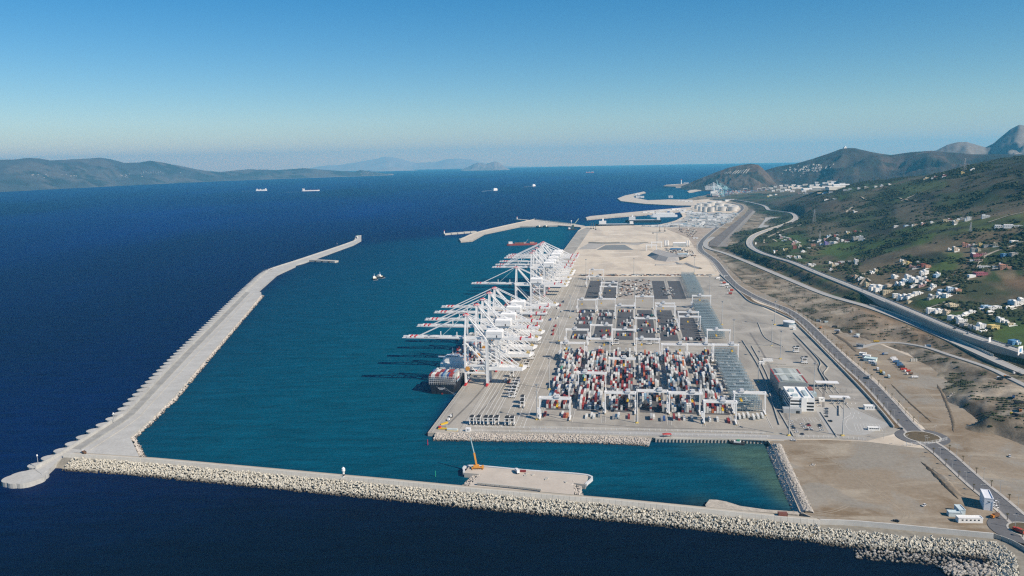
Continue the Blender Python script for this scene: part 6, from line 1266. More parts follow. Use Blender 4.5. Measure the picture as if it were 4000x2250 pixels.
place([('canopy', MB().add([(-3, -1.5, 2.6), (3, -1.5, 2.6), (3, 1.5, 2.6), (-3, 1.5, 2.6), (0, 0, 3.6)], [(0, 1, 4), (1, 2, 4), (2, 3, 4), (3, 0, 4), (3, 2, 1, 0)]).mesh('canopy', mat('red_canvas', (.40, .05, .05), .8)), None), ('legs', MB().bx(-2.6, -2.4, -1.3, -1.1, 0, 2.6).bx(2.4, 2.6, -1.3, -1.1, 0, 2.6).bx(-2.6, -2.4, 1.1, 1.3, 0, 2.6).bx(2.4, 2.6, 1.1, 1.3, 0, 2.6).mesh('legs', DARK), None)], 'tent', 'red tent on the quay above the small basin', 'tent', P(2605, 1707, 4.2), 0, None, (1.6, 1.6, 1.3))
# ------------------------------------------------------------------ village houses
HC = {'white': (.64, .64, .62), 'cream': (.54, .47, .33), 'pink': (.48, .31, .29), 'red': (.30, .10, .08), 'pale blue': (.42, .55, .66), 'beige': (.50, .42, .33), 'violet': (.22, .19, .42), 'terracotta': (.50, .27, .19), 'grey': (.33, .33, .32), 'magenta': (.30, .10, .13), 'blue': (.08, .22, .40), 'yellow': (.58, .46, .20)}
HM_ = {k: mat('house_' + k.replace(' ', '_'), c, .85, var=.1, scale=.3) for k, c in HC.items()}
winm = MB().bx(-.65, .65, -.06, .03, 0, 1.3).mesh('window', GLASS); doorm = MB().bx(-.6, .6, -.06, .03, 0, 2.1).mesh('door', mat('door_brown', (.12, .07, .04), .7))
rg = np.random.default_rng(77)
def house(px, py, w, d, st_, col, label, rz, group, top=None):
    w *= .74; d *= .76
    p = hit(px, py); r = thing('house', label, 'house', (p[0], p[1], p[2] - .6), rz, group); m = HM_[col]; h = 2.75 * st_ + .5
    MB().bx(-w / 2, w / 2, -d / 2, d / 2, -3, h).obj('wall', m, r)
    ro = MB().bx(-w / 2 - .1, w / 2 + .1, -d / 2 - .1, -d / 2 + .2, h, h + .8).bx(-w / 2 - .1, w / 2 + .1, d / 2 - .2, d / 2 + .1, h, h + .8).bx(-w / 2 - .1, -w / 2 + .2, -d / 2 + .2, d / 2 - .2, h, h + .8).bx(w / 2 - .2, w / 2 + .1, -d / 2 + .2, d / 2 - .2, h, h + .8)
    par = ro.obj('roof_parapet', m, r)
    if rg.random() < .6:
        sx_ = rg.choice([-1, 1]); aw, ad, ah = w * rg.uniform(.35, .7), d * rg.uniform(.5, .8), 2.9 * max(1, st_ - 1)
        MB().bx(sx_ * w / 2 if sx_ > 0 else -w / 2 - aw, w / 2 + aw if sx_ > 0 else -w / 2, -d / 2 + .4, -d / 2 + .4 + ad, -3, ah).obj('annex', m if rg.random() < .6 else HM_['white'], r)
    if rg.random() < .35: MB().bx(-w * .8, w * .8, -d / 2 - 5.2, -d / 2 - 4.9, -3, 1.5).bx(w * .8 - .3, w * .8, -d / 2 - 4.9, d / 2, -3, 1.5).obj('yard_wall', HM_['white'], r)
    if rg.random() < .4: MB().cyl((w * .2, d * .2), .6, .6, h, h + 1.5, 8).obj('water_tank', HM_['white'], par)
    if top is None: top = rg.random() < .55
    if top: MB().bx(-w / 2 + .6, -w / 2 + .6 + w * .4, d / 2 - d * .55, d / 2 - .6, h, h + 2.6).obj('roof_room', HM_['white'] if rg.random() < .6 else m, par)
    n = max(1, int(w / 3.4))
    for s_ in range(st_):
        for k in range(n):
            link('door' if (s_ == 0 and k == n // 2) else 'window', doorm if (s_ == 0 and k == n // 2) else winm, r, (-w / 2 + (k + .5) * w / n, -d / 2 - .02, .6 + 3.1 * s_ + (0 if (s_ == 0 and k == n // 2) else .9)))
    for s_ in range(st_): o = link('window', winm, r, (w / 2 + .02, 0, 1.5 + 3.1 * s_), math.pi / 2)
    return r
VILL = {
 'lower hamlet right of the motorway bend': [(3048, 922, 12, 9, 1, 'white'), (3060, 928, 12, 9, 1, 'white'), (3052, 932, 9, 8, 2, 'pink'), (3076, 932, 10, 9, 1, 'white'), (3085, 938, 10, 9, 2, 'pink'), (3068, 942, 14, 7, 1, 'white'), (3100, 956, 10, 10, 3, 'pink'), (3108, 952, 9, 9, 3, 'white'), (3118, 950, 9, 8, 1, 'white'), (3103, 972, 13, 11, 3, 'red'), (3125, 966, 8, 8, 2, 'beige'), (3072, 980, 10, 9, 2, 'yellow'), (3062, 978, 8, 7, 1, 'cream'), (3025, 984, 9, 7, 1, 'pale blue'), (3034, 984, 6, 6, 1, 'terracotta'), (3138, 984, 9, 7, 1, 'white'), (3131, 986, 5, 5, 1, 'white')],
 'second hamlet around the violet house': [(3165, 944, 12, 8, 1, 'cream'), (3178, 944, 9, 7, 1, 'white'), (3177, 962, 16, 9, 2, 'terracotta'), (3158, 972, 16, 5, 1, 'white'), (3202, 945, 12, 10, 2, 'white'), (3224, 940, 14, 10, 2, 'pink'), (3207, 958, 10, 9, 2, 'white'), (3227, 957, 13, 11, 3, 'violet'), (3248, 953, 14, 10, 2, 'white'), (3261, 952, 11, 9, 2, 'white'), (3275, 946, 10, 9, 2, 'beige'), (3272, 938, 11, 9, 2, 'white'), (3290, 944, 10, 8, 2, 'white'), (3305, 943, 10, 8, 1, 'pink'), (3313, 944, 6, 6, 1, 'red'), (3235, 927, 12, 8, 1, 'pale blue'), (3243, 924, 8, 8, 1, 'white'), (3260, 925, 8, 8, 2, 'red'), (3270, 921, 11, 8, 1, 'white')],
 'row of small houses below the brown hump': [(3308, 910, 7, 7, 1, 'white'), (3318, 912, 9, 7, 1, 'yellow'), (3328, 911, 7, 7, 1, 'pink'), (3340, 908, 11, 8, 2, 'red'), (3363, 908, 8, 7, 1, 'pink'), (3342, 936, 22, 12, 2, 'grey'), (3350, 932, 11, 9, 2, 'white'), (3364, 936, 14, 11, 3, 'white'), (3378, 938, 9, 7, 1, 'white')],
 'roadside cluster above the motorway bend': [(3080, 1004, 13, 8, 1, 'white'), (3095, 1006, 13, 7, 1, 'terracotta'), (3088, 1012, 12, 7, 1, 'pale blue'), (3106, 1012, 9, 8, 2, 'white'), (3120, 1008, 9, 8, 2, 'white'), (3155, 1038, 15, 7, 1, 'grey'), (3163, 1039, 11, 8, 2, 'white'), (3179, 1035, 7, 6, 1, 'white')],
 'hillside pair below the long green field': [(3254, 1042, 11, 10, 2, 'cream'), (3268, 1038, 12, 10, 2, 'white'), (3278, 1034, 9, 9, 2, 'red'), (3290, 1026, 14, 7, 1, 'white'), (3244, 1030, 12, 6, 1, 'white'), (3246, 1056, 7, 6, 1, 'white'), (3345, 1028, 10, 11, 3, 'white'), (3340, 1022, 6, 7, 2, 'pink'), (3320, 1025, 13, 6, 1, 'white'), (3350, 1038, 18, 3, 1, 'white')],
 'farm group left of the blue-shadowed shops': [(3333, 1084, 9, 8, 1, 'terracotta'), (3345, 1088, 11, 9, 2, 'beige'), (3373, 1080, 9, 8, 2, 'cream'), (3366, 1092, 12, 7, 1, 'white'), (3410, 1068, 12, 9, 1, 'white'), (3420, 1064, 10, 9, 2, 'cream'), (3399, 1065, 9, 8, 1, 'grey')],
 'red-roofed row on the dark slope': [(3520, 1022, 8, 8, 1, 'white'), (3530, 1030, 11, 9, 2, 'cream'), (3550, 1036, 11, 9, 2, 'yellow'), (3558, 1044, 8, 7, 1, 'pink'), (3580, 1048, 16, 9, 1, 'pink'), (3592, 1042, 13, 8, 1, 'terracotta'), (3606, 1042, 12, 9, 2, 'red'), (3622, 1048, 15, 9, 2, 'terracotta'), (3590, 1030, 14, 5, 1, 'beige')],
 'village centre with the tall white blocks': [(3494, 1086, 14, 11, 2, 'white'), (3546, 1092, 13, 12, 3, 'white'), (3572, 1104, 24, 15, 3, 'white'), (3592, 1100, 15, 14, 3, 'white'), (3536, 1105, 16, 11, 2, 'pale blue'), (3602, 1080, 11, 12, 3, 'white'), (3614, 1074, 12, 11, 3, 'white'), (3620, 1090, 13, 11, 1, 'white'), (3657, 1084, 12, 11, 2, 'pale blue'), (3663, 1078, 9, 9, 2, 'white'), (3604, 1106, 14, 10, 2, 'grey'), (3625, 1104, 12, 10, 1, 'terracotta'), (3505, 1116, 9, 8, 2, 'white'), (3522, 1116, 12, 9, 2, 'white'), (3532, 1112, 11, 8, 1, 'pale blue'), (3575, 1120, 14, 7, 1, 'white'), (3605, 1118, 13, 9, 1, 'pink'), (3645, 1126, 11, 10, 2, 'white'), (3634, 1134, 6, 10, 1, 'white')],
 'shop row on the motorway edge': [(3388, 1118, 12, 10, 2, 'cream'), (3412, 1130, 15, 13, 3, 'white'), (3440, 1132, 18, 14, 3, 'white'), (3470, 1122, 16, 10, 2, 'beige'), (3468, 1146, 26, 9, 2, 'cream'), (3500, 1160, 15, 10, 2, 'white'), (3520, 1168, 14, 10, 2, 'white'), (3538, 1166, 14, 10, 2, 'white'), (3560, 1160, 16, 9, 2, 'white'), (3580, 1154, 16, 9, 2, 'white'), (3594, 1150, 9, 8, 1, 'white'), (3552, 1184, 13, 6, 1, 'cream')],
 'walled compound on the green field': [(3640, 1166, 14, 12, 2, 'grey'), (3672, 1158, 14, 12, 2, 'white'), (3696, 1160, 13, 11, 2, 'white'), (3712, 1138, 16, 12, 2, 'pale blue'), (3740, 1143, 14, 11, 2, 'terracotta'), (3675, 1138, 13, 10, 1, 'pale blue')],
 'roadside houses by the screens': [(3722, 1202, 20, 11, 2, 'cream'), (3705, 1195, 11, 9, 1, 'cream'), (3640, 1222, 22, 12, 2, 'white'), (3672, 1216, 12, 8, 1, 'white'), (3696, 1228, 13, 10, 2, 'beige'), (3716, 1248, 15, 11, 2, 'white'), (3752, 1240, 14, 9, 1, 'white'), (3775, 1232, 20, 7, 1, 'white'), (3800, 1224, 18, 5, 1, 'white'), (3756, 1262, 19, 10, 2, 'white'), (3765, 1278, 14, 11, 2, 'grey'), (3800, 1288, 15, 11, 2, 'grey'), (3832, 1288, 13, 12, 3, 'white'), (3842, 1298, 22, 4, 1, 'white'), (3880, 1285, 19, 12, 2, 'yellow'), (3905, 1258, 13, 10, 2, 'white'), (3922, 1260, 13, 9, 1, 'white'), (3942, 1270, 12, 10, 1, 'cream')],
 'long white terrace at the right edge': [(3850, 1208, 17, 12, 2, 'pale blue'), (3870, 1212, 17, 12, 2, 'white'), (3893, 1210, 15, 11, 2, 'white'), (3952, 1188, 14, 11, 2, 'pale blue'), (3966, 1190, 14, 11, 2, 'white'), (3992, 1180, 15, 12, 2, 'white'), (3875, 1224, 24, 5, 1, 'white'), (3945, 1205, 32, 3, 1, 'white'), (3958, 1345, 18, 10, 2, 'blue'), (3975, 1345, 8, 8, 1, 'pale blue')],
 'upper hamlet around the magenta house': [(3730, 982, 12, 11, 3, 'beige'), (3707, 978, 6, 6, 1, 'white'), (3770, 962, 16, 11, 2, 'terracotta'), (3790, 966, 12, 9, 1, 'pink'), (3808, 964, 13, 9, 1, 'cream'), (3828, 962, 9, 9, 2, 'yellow'), (3806, 984, 18, 12, 2, 'grey'), (3820, 982, 6, 12, 2, 'cream'), (3862, 963, 28, 9, 1, 'grey'), (3888, 962, 10, 10, 2, 'cream'), (3812, 1004, 24, 15, 2, 'magenta'), (3845, 996, 12, 8, 1, 'pink'), (3820, 1020, 19, 8, 1, 'pink'), (3922, 1004, 15, 11, 2, 'blue'), (3958, 1000, 18, 12, 2, 'grey'), (3845, 1047, 26, 9, 1, 'white'), (3884, 1046, 8, 8, 1, 'white'), (3918, 1052, 16, 14, 3, 'terracotta'), (3910, 1044, 11, 10, 2, 'terracotta'), (3828, 1076, 30, 15, 2, 'magenta'), (3960, 946, 20, 9, 1, 'white'), (3985, 950, 12, 8, 1, 'cream')],
 'far ridge hamlet under the brown hill': [(3500, 886, 14, 9, 1, 'white'), (3540, 884, 16, 8, 1, 'pale blue'), (3575, 880, 12, 8, 1, 'beige'), (3605, 877, 13, 8, 1, 'pink'), (3638, 871, 8, 7, 1, 'white'), (3692, 868, 15, 9, 2, 'cream'), (3710, 862, 13, 9, 1, 'red'), (3730, 876, 14, 9, 2, 'grey'), (3735, 868, 8, 9, 2, 'cream'), (3760, 858, 15, 8, 1, 'grey'), (3783, 862, 13, 10, 3, 'white'), (3850, 852, 22, 11, 2, 'white'), (3340, 830, 14, 8, 1, 'white'), (3335, 826, 7, 7, 1, 'white')],
 'white wall-like sheds high on the right slope': [(3915, 888, 40, 6, 1, 'white'), (3965, 886, 60, 9, 1, 'white')],
 'crest village on the skyline hill': [(3010, 765, 24, 16, 2, 'white'), (3030, 762, 20, 14, 2, 'white'), (3000, 770, 16, 12, 3, 'yellow'), (3122, 758, 22, 14, 2, 'pink'), (3150, 757, 24, 16, 2, 'white'), (3170, 758, 22, 14, 2, 'pink'), (3200, 757, 26, 14, 2, 'cream'), (3225, 756, 22, 14, 2, 'pale blue'), (3245, 754, 24, 14, 2, 'white'), (3300, 745, 20, 12, 2, 'white'), (3320, 742, 22, 12, 2, 'white'), (3355, 739, 18, 12, 2, 'white'), (3385, 735, 26, 14, 2, 'cream'), (3420, 732, 16, 11, 2, 'white'), (3445, 728, 14, 10, 2, 'white'), (3475, 722, 16, 10, 1, 'white'), (3620, 700, 18, 10, 2, 'cream'), (3655, 697, 18, 10, 2, 'red'), (3690, 690, 18, 10, 2, 'red'), (3760, 680, 16, 10, 2, 'yellow'), (3800, 664, 12, 9, 2, 'white'), (3230, 782, 18, 7, 1, 'white'), (3260, 780, 22, 6, 1, 'white')]}
for cl, hs2 in VILL.items():
    hs2 = sorted(hs2, key=lambda h: h[0]); cnt = {}
    for h in hs2: cnt[h[5]] = cnt.get(h[5], 0) + 1
    seen = {}
    for px, py, w, d, st_, col in hs2:
        k = seen.get(col, 0); seen[col] = k + 1
        lb = f'{col} flat-roofed house, {"the only one so coloured" if cnt[col] == 1 else ordn(k) + " " + col + " one from left"} in the {cl}'
        if len(lb.split()) > 16: lb = f'{col} house, {"only one" if cnt[col] == 1 else ordn(k) + " " + col + " from left"}, {cl}'
        house(px, py, w, d, st_, col, lb, TROT + rg.uniform(-.3, .3) + (.35 if px > 3380 and py > 1060 else 0), cl)
# big screens, billboards, pylons, water towers
def pylon(px, py, h, lb):
    r = thing('lattice_pylon', lb, 'pylon', hit(px, py)); m = MB(); b0 = h * .11
    for x in (-1, 1):
        for y in (-1, 1): m.beam((x * b0, y * b0, -1), (x * .3, y * .3, h), .5)
    r_ = m.obj('legs', GREYM, r); m = MB()
    for k in range(6):
        z0, z1 = h * k / 6, h * (k + 1) / 6; w0, w1 = b0 * (1 - k / 6.3), b0 * (1 - (k + 1) / 6.3)
        m.beam((-w0, -w0, z0), (w1, -w1, z1), .3).beam((w0, -w0, z0), (-w1, -w1, z1), .3).beam((-w0, w0, z0), (w1, w1, z1), .3)
    m.obj('bracing', GREYM, r)
    MB().beam((-h * .14, 0, h * .82), (h * .14, 0, h * .82), .5).beam((-h * .11, 0, h * .94), (h * .11, 0, h * .94), .5).obj('cross_arm', GREYM, r)
pylon(3180, 870, 46, 'red and grey lattice pylon on the slope above the motorway loop'); pylon(3202, 938, 26, 'small lattice mast beside the violet house'); pylon(3767, 668, 45, 'lattice pylon on the skyline right of the green ridge field'); pylon(3790, 905, 22, 'thin pylon on the upper green slope')
for px, py, w, h, lb in ((3983, 1400, 11, 12, 'white billboard with a blue mark beside the motorway at the right edge'), (3864, 1352, 5, 9, 'narrow white sign panel on the motorway verge'), (3025, 995, 5, 6, 'square white sign by the motorway bend'), (2952, 960, 5, 6, 'small square sign inside the motorway bend')):
    p = hit(px, py); r = thing('billboard', lb, 'billboard', p, .5); MB().bx(-w / 2, w / 2, -.2, .2, 4, 4 + h).obj('panel', WHITE, r); MB().bx(-w / 3, -w / 3 + .5, .2, .6, -1, 4 + h * .6).bx(w / 3 - .5, w / 3, .2, .6, -1, 4 + h * .6).obj('posts', GREYM, r)
    if w > 10: MB().bx(-2.5, 2.5, -.26, -.2, 8, 13).obj('blue_mark', mat('sign_blue', (.12, .3, .5), .5), r)

# ------------------------------------------------------------------ ground markings, tracks and ditches
mb = MB()
def line_px(px, w=.35, z=4.16, closed=False): ribbon(mb, resample([P(x, y, z) for x, y in px], 3), -w / 2, w / 2, 0)
for k in range(9): line_px([(3335 + k * 12, 1655 + k * .3), (3345 + k * 13, 1682 + k * .4)], .3)
line_px([(3330, 1655), (3450, 1658)], .3); line_px([(3290, 1640), (3325, 1620), (3335, 1628), (3310, 1640), (3305, 1665), (3330, 1685), (3400, 1695), (3480, 1692)], .35)
for k in range(5): line_px([(3135 + k * 12, 1632), (3145 + k * 13, 1650)], .3)
line_px([(3108, 1640), (3120, 1632), (3190, 1634), (3205, 1645), (3190, 1650), (3125, 1648), (3108, 1640)], .3)
line_px([(3215, 1590), (3395, 1598)], .3); line_px([(3270, 1560), (3500, 1668)], .3); line_px([(2900, 1260), (3110, 1300), (3300, 1460)], .3)
for r_ in range(5):
    for k in range(3): line_px([(3303 + k * 16 + r_ * 6, 1555 + r_ * 19), (3305 + k * 16 + r_ * 6, 1559 + r_ * 19)], .6)
for k in range(10): line_px([(2945 + k * 6, 1255 + k * 4.6), (2965 + k * 6, 1254 + k * 4.8)], .4)
struct(mb.obj('hardstand_lines', PAINT))
TYRE = mat('tyre_marks', (.19, .18, .165), .9, var=.25, scale=.1)
mb = MB()
for px, w in (([(2120, 1640), (2500, 1668), (2950, 1680)], 2), ([(1750, 1660), (1900, 1500), (2080, 1250)], 2.5), ([(1850, 1640), (1990, 1480), (2120, 1300)], 2), ([(3100, 1320), (3190, 1420), (3215, 1500), (3225, 1640), (3330, 1690)], 3), ([(2930, 1300), (3000, 1420), (3075, 1640)], 3)):
    ribbon(mb, resample([P(x, y, 4.075) for x, y in px], 5), -w / 2, w / 2, 0)
struct(mb.obj('tyre_marks', TYRE))
PALED = mat('pale_track', (.30, .258, .198), .95, var=.15, scale=.1)
for px, w, m in (([(3190, 1750), (3290, 1820), (3400, 1900), (3500, 1975), (3545, 2005), (3525, 2035)], 5, PALED), ([(3060, 1760), (3160, 1800), (3290, 1815)], 4, PALED), ([(3170, 2010), (3260, 1995), (3310, 1975)], 4, PALED), ([(3330, 1395), (3420, 1470), (3560, 1620), (3640, 1680)], 6, PALED), ([(3380, 1345), (3450, 1400), (3560, 1480), (3680, 1600)], 7, PALED), ([(3700, 1790), (3850, 1830), (3990, 1900)], 6, PALED), ([(3720, 1740), (3830, 1760), (3990, 1830)], 5, PALED), ([(3180, 1270), (3290, 1310), (3400, 1350)], 7, PALED)):
    cc = resample([P(x, y, 4.09) for x, y in px], 6); mb_ = MB()
    for o_ in np.linspace(-w / 2, w / 2 - 1.1, max(2, int(w / 2))): ribbon(mb_, cc, o_ + .2, o_ + rg.uniform(.7, 1.3), 0)
    struct(mb_.obj('wheel_track', m))
def berm(px, w, h, m, lb):
    c = resample([P(x, y, 4.0) for x, y in px], 3); n2 = normals2(c); N = len(c); vs = []
    for i in range(N):
        t_ = min(1, i / 5, (N - 1 - i) / 5) * rg.uniform(.6, 1.15); j_ = rg.uniform(-.4, .4) * w * .5
        for o_, z_ in ((-w * t_ * rg.uniform(.8, 1.3), 0), (j_ - w * .2, h * t_), (j_ + w * .25, h * t_ * .85), (w * t_ * rg.uniform(.8, 1.3), 0)): vs.append((c[i, 0] + n2[i, 0] * o_, c[i, 1] + n2[i, 1] * o_, c[i, 2] + z_))
    mb_ = MB().add(vs, [(4 * i + k, 4 * i + k + 1, 4 * i + k + 5, 4 * i + k + 4) for i in range(N - 1) for k in range(3)]); tag(mb_.obj('earth_berm', m, None, True), lb, 'berm')
DKD = mat('dark_earth', (.13, .105, .075), .95, var=.3, scale=.3, fine=(1.0, .25))
berm([(3597, 1802), (3650, 1852), (3700, 1905), (3745, 1950)], 2.2, 1.6, DKD, 'dark earth berm along the right side of the brown dirt lot')
berm([(3640, 1830), (3690, 1870), (3740, 1925), (3790, 1950)], 3.5, 1.2, MATS['brown_dirt'], 'low brown spoil ridge between the dirt lot and the port road')
berm([(3250, 1300), (3310, 1340), (3345, 1375)], 4, 1.5, DKD, 'short grassy bank beside the depot yard'); berm([(3480, 1500), (3560, 1580), (3640, 1650)], 1.5, .9, DKD, 'thin dark spoil line across the dirt field')
berm([(3660, 1500), (3690, 1560), (3720, 1640), (3725, 1690)], 2, 1.0, DKD, 'curving dark ridge at the edge of the dirt field')
rocks_along('rubble_heap', 'small heap of pale rubble on the brown dirt lot', [resample([P(3168, 1812, 4.2), P(3178, 1812, 4.2), P(3188, 1816, 4.2)], 3)], 6, 1.2, .9, ROCK, 4.4, 4.2, 51)
rocks_along('boulder_line', 'grey boulders scattered along the ravine edge', [resample([hit(x, y) for x, y in [(3700, 1560), (3730, 1520), (3770, 1500), (3830, 1490)]], 5)], 12, 2.6, 1.0, DROCK, 6, 6, 52)
# ------------------------------------------------------------------ outer breakwaters and peninsulas
from mathutils.bvhtree import BVHTree
MOUNTS = [o for o in COL.objects if o.name in ('headland_hill', 'domed_mountain', 'rocky_mountain', 'far_coast_ridge', 'hillside')]
BVH = []
for o in MOUNTS:
    BVH.append(BVHTree.FromPolygons([v.co[:] for v in o.data.vertices], [tuple(p.vertices) for p in o.data.polygons]))
def hitm(px, py):
    d = Vector(ray(px, py)).normalized(); best = None
    for b in BVH:
        r = b.ray_cast(Vector((0, 0, CAMH)), d)
        if r[0] is not None and (best is None or r[3] < best[1]): best = (r[0], r[3])
    return tuple(best[0]) if best else P(px, py, 4)
PALE = mat('pale_rubble', (0.50, 0.45, 0.38), .95, var=.18, scale=.06, fine=(.2, .15))
def mole(name, label, px, z, m=PALE, cat='breakwater'):
    r = thing(name, label, cat); MB().poly(wpoly(px, z), -6, z, 0, 1).obj('crest', [m, mat('mole_side', (.36, .33, .29), .95, var=.3, scale=.1)], r); return r
m2 = mole('outer_breakwater', 'pale rubble breakwater with a bent tip beyond the far quay cranes', [(1793, 933), (1871, 904), (2073, 859), (2096, 858), (2243, 875), (2284, 882), (2268, 887), (2180, 880), (2030, 883), (1894, 911), (1845, 938), (1800, 942)], 5)
c = resample([P(x, y, 5) for x, y in [(1797, 935), (1875, 905), (2075, 860), (2098, 859), (2243, 876)]], 15); wallstrip(MB(), c, 3, 3, 0, 3).obj('crest_wall', CONC_L, m2)
for k in range(14):
    p = P(2110 + k * 9.5, 866 + k * .9, 5.1); MB().bx(-5, 5, -4, 4, 0, 3.5).obj('armour_stack', CONC_L, m2).location = p
mole('ferry_breakwater', 'long pale breakwater sheltering the ferry berths', [(2288, 849), (2306, 844), (2531, 822), (2700, 808), (2712, 814), (2640, 826), (2527, 836), (2400, 845), (2292, 855)], 6)
mole('oil_pier', 'hooked rubble peninsula with port equipment beyond the ferry breakwater', [(2412, 775), (2440, 764), (2515, 748), (2522, 751), (2470, 765), (2482, 773), (2531, 782), (2612, 779), (2705, 780), (2712, 803), (2640, 802), (2520, 796), (2425, 785)], 5)
mole('inner_mole', 'small pale mole in front of the distant port cranes', [(2684, 747), (2700, 742), (2740, 738), (2768, 736), (2770, 741), (2730, 743), (2705, 749), (2690, 750)], 4)
for (x0, y0, x1, y1), n, lb in (((1732, 914, 1858, 904), 5, 'detached white caisson row with a beacon off the outer breakwater'), ((2018, 857, 2060, 861), 2, 'short caisson row with a beacon behind the outer breakwater')):
    a0, a1 = np.array(P(x0, y0, 4)), np.array(P(x1, y1, 4)); L = np.linalg.norm(a1 - a0); an = math.atan2(a1[1] - a0[1], a1[0] - a0[0]); r = thing('caisson_row', lb, 'jetty', tuple(a0), an)
    for k in range(n): MB().bx(k * L / n + 2, (k + 1) * L / n - 1, -9, 9, -8, 2 + (k % 2) * .4).obj('caisson', CONC_L, r)
    MB().cyl((4, 0), 2.5, 1.8, 1.5, 12, 10).obj('beacon_tower', WHITE, r); MB().cyl((4, 0), 1.4, 1.0, 12, 16, 8).obj('beacon_lantern', RED, r)
# ------------------------------------------------------------------ ships
def ship_at(px, py, L, B, D, rz, hullc, name, label, cat='ship', deck='white', kind='ferry', off=0):
    r = thing(name, label, cat, P(px, py, 0), rz); hm = mat('hull_' + hullc, {'white': (.75, .76, .77), 'dark': (.02, .03, .05), 'red': (.30, .06, .05), 'grey': (.35, .37, .4)}[hullc], .5); hull(MB(), L, B, D, -3, .2).obj('hull', hm, r)
    if kind == 'ferry':
        MB().bx(-B / 2 + .5, B / 2 - .5, L * .08, L * .82, D, D + 8).obj('decks', WHITE, r); MB().bx(-B / 2 + 2, B / 2 - 2, L * .15, L * .72, D + 8, D + 12).obj('upper_decks', WHITE, r); MB().bx(-2.5, 2.5, L * .25, L * .33, D + 12, D + 19).obj('funnel', mat('funnel_blue', (.08, .15, .3), .5), r); MB().bx(-B / 2 + 1, B / 2 - 1, L * .1, L * .8, D + 3, D + 4).obj('window_line', GLASS, r)
    elif kind == 'tanker':
        MB().bx(-B / 2 + 2, B / 2 - 2, L * .04, L * .15, D, D + 18).obj('superstructure', WHITE, r); MB().bx(-2, 2, L * .02, L * .05, D, D + 20).obj('funnel', WHITE, r); MB().bx(-2, 2, L * .16, L * .95, D, D + 2).obj('deck_pipes', mat('deck_red', (.30, .10, .08), .7), r); MB().cyl((0, L * .5), 1, .8, D, D + 12, 6).cyl((0, L * .93), 1, .8, D, D + 12, 6).obj('masts', GREYM, r)
    elif kind == 'cargo':
        MB().bx(-B / 2 + 2, B / 2 - 2, L * .84, L * .94, D, D + 16).obj('superstructure', WHITE, r); MB().bx(-B / 2 + 2, B / 2 - 2, L * .06, L * .16, D, D + 12).obj('aft_house', WHITE, r)
        for k in range(4): MB().bx(-B / 2 + 2, B / 2 - 2, L * (.2 + .16 * k), L * (.32 + .16 * k), D, D + [7, 10, 5, 8][k]).obj('deck_cargo', CM[['light grey', 'white', 'pale blue', 'white'][k]][0], r)
    elif kind == 'roro':
        MB().bx(-B / 2 + 1, B / 2 - 1, L * .02, L * .92, D, D + 2).obj('car_deck', mat('deck_grey', (.45, .48, .5), .6), r); MB().bx(-B / 2 + 2, B / 2 - 2, L * .72, L * .9, D + 2, D + 15).obj('superstructure', WHITE, r); MB().bx(-2, 2, L * .78, L * .82, D + 15, D + 26).obj('mast', WHITE, r); MB().bx(-B / 2 + 3, B / 2 - 3, L * .03, L * .12, D + 2, D + 12).obj('aft_house', WHITE, r)
    return r
EAST = -math.pi / 2; WEST = math.pi / 2
ship_at(1000, 745, 125, 20, 9, EAST + .1, 'white', 'cargo_ship', 'white cargo ship under way on the strait, left of the tanker', kind='cargo'); ship_at(1180, 746, 190, 28, 7, EAST + .12, 'white', 'tanker', 'long low pale tanker with stern house under way on the strait', kind='tanker')
ship_at(1926, 744, 70, 19, 9, EAST + .9, 'white', 'ferry', 'white ferry with a short wake in mid strait'); ship_at(2079, 727, 60, 17, 8, EAST + .9, 'white', 'ferry', 'distant white ferry right of the first one'); ship_at(2288, 675, 170, 24, 10, EAST, 'red', 'cargo_ship', 'tiny hazy ship on the far horizon', kind='cargo')
ship_at(2478, 883, 172, 24, 9, WEST - .12, 'dark', 'roro_ship', 'dark-hulled car carrier with white deck moored beyond the sand', kind='roro'); ship_at(2582, 867, 165, 26, 10, WEST - .1, 'dark', 'roro_ship', 'second dark-hulled ship with cluttered deck at the ferry berths', kind='roro'); ship_at(2645, 846, 150, 24, 9, WEST - .05, 'white', 'ferry', 'white ferry moored at the ferry berths')
dr = ship_at(1980, 958, 108, 20, 5, EAST + .05, 'red', 'dredger', 'rusty red dredging barge anchored in the harbour', 'barge', kind=None)
MB().bx(-7, 7, 6, 20, 5, 12).obj('deck_house', WHITE, dr); MB().bx(-8, 8, 28, 60, 5, 8).obj('spoil_hopper', mat('rust', (.22, .10, .06), .8), dr); MB().beam((0, 66, 5), (0, 76, 20), 1.2).bx(-4, 4, 60, 68, 5, 10).obj('excavator_rig', GREYM, dr); MB().bx(-8, 8, 82, 98, 5, 9).obj('aft_hopper', mat('rust_pink', (.42, .22, .17), .8), dr)
def wake(label, px, py, rz, L, W):
    p = P(px, py, 0); m = MB(); m.add([(0, -W * .2, .25), (0, W * .2, .25), (-L, W * .5, .25), (-L, -W * .5, .25)], [(0, 1, 2, 3)]); o = m.obj('wake_foam', mat('foam', (.55, .62, .68), .8, var=.5, scale=.08)); o.location = (p[0], p[1], -math.hypot(p[0], p[1]) ** 2 / 2 / RE + .1); o.rotation_euler = (0, 0, rz); stuff(tag(o, label, 'foam'))
wake('short white wake behind the first white ferry', 1930, 742, .9, 190, 26); wake('faint wake behind the distant white ferry', 2082, 726, .9, 170, 22); wake('thin wake behind the cargo ship', 1000, 746, .1, 160, 12); wake('thin wake behind the tanker', 1180, 747, .12, 170, 12)
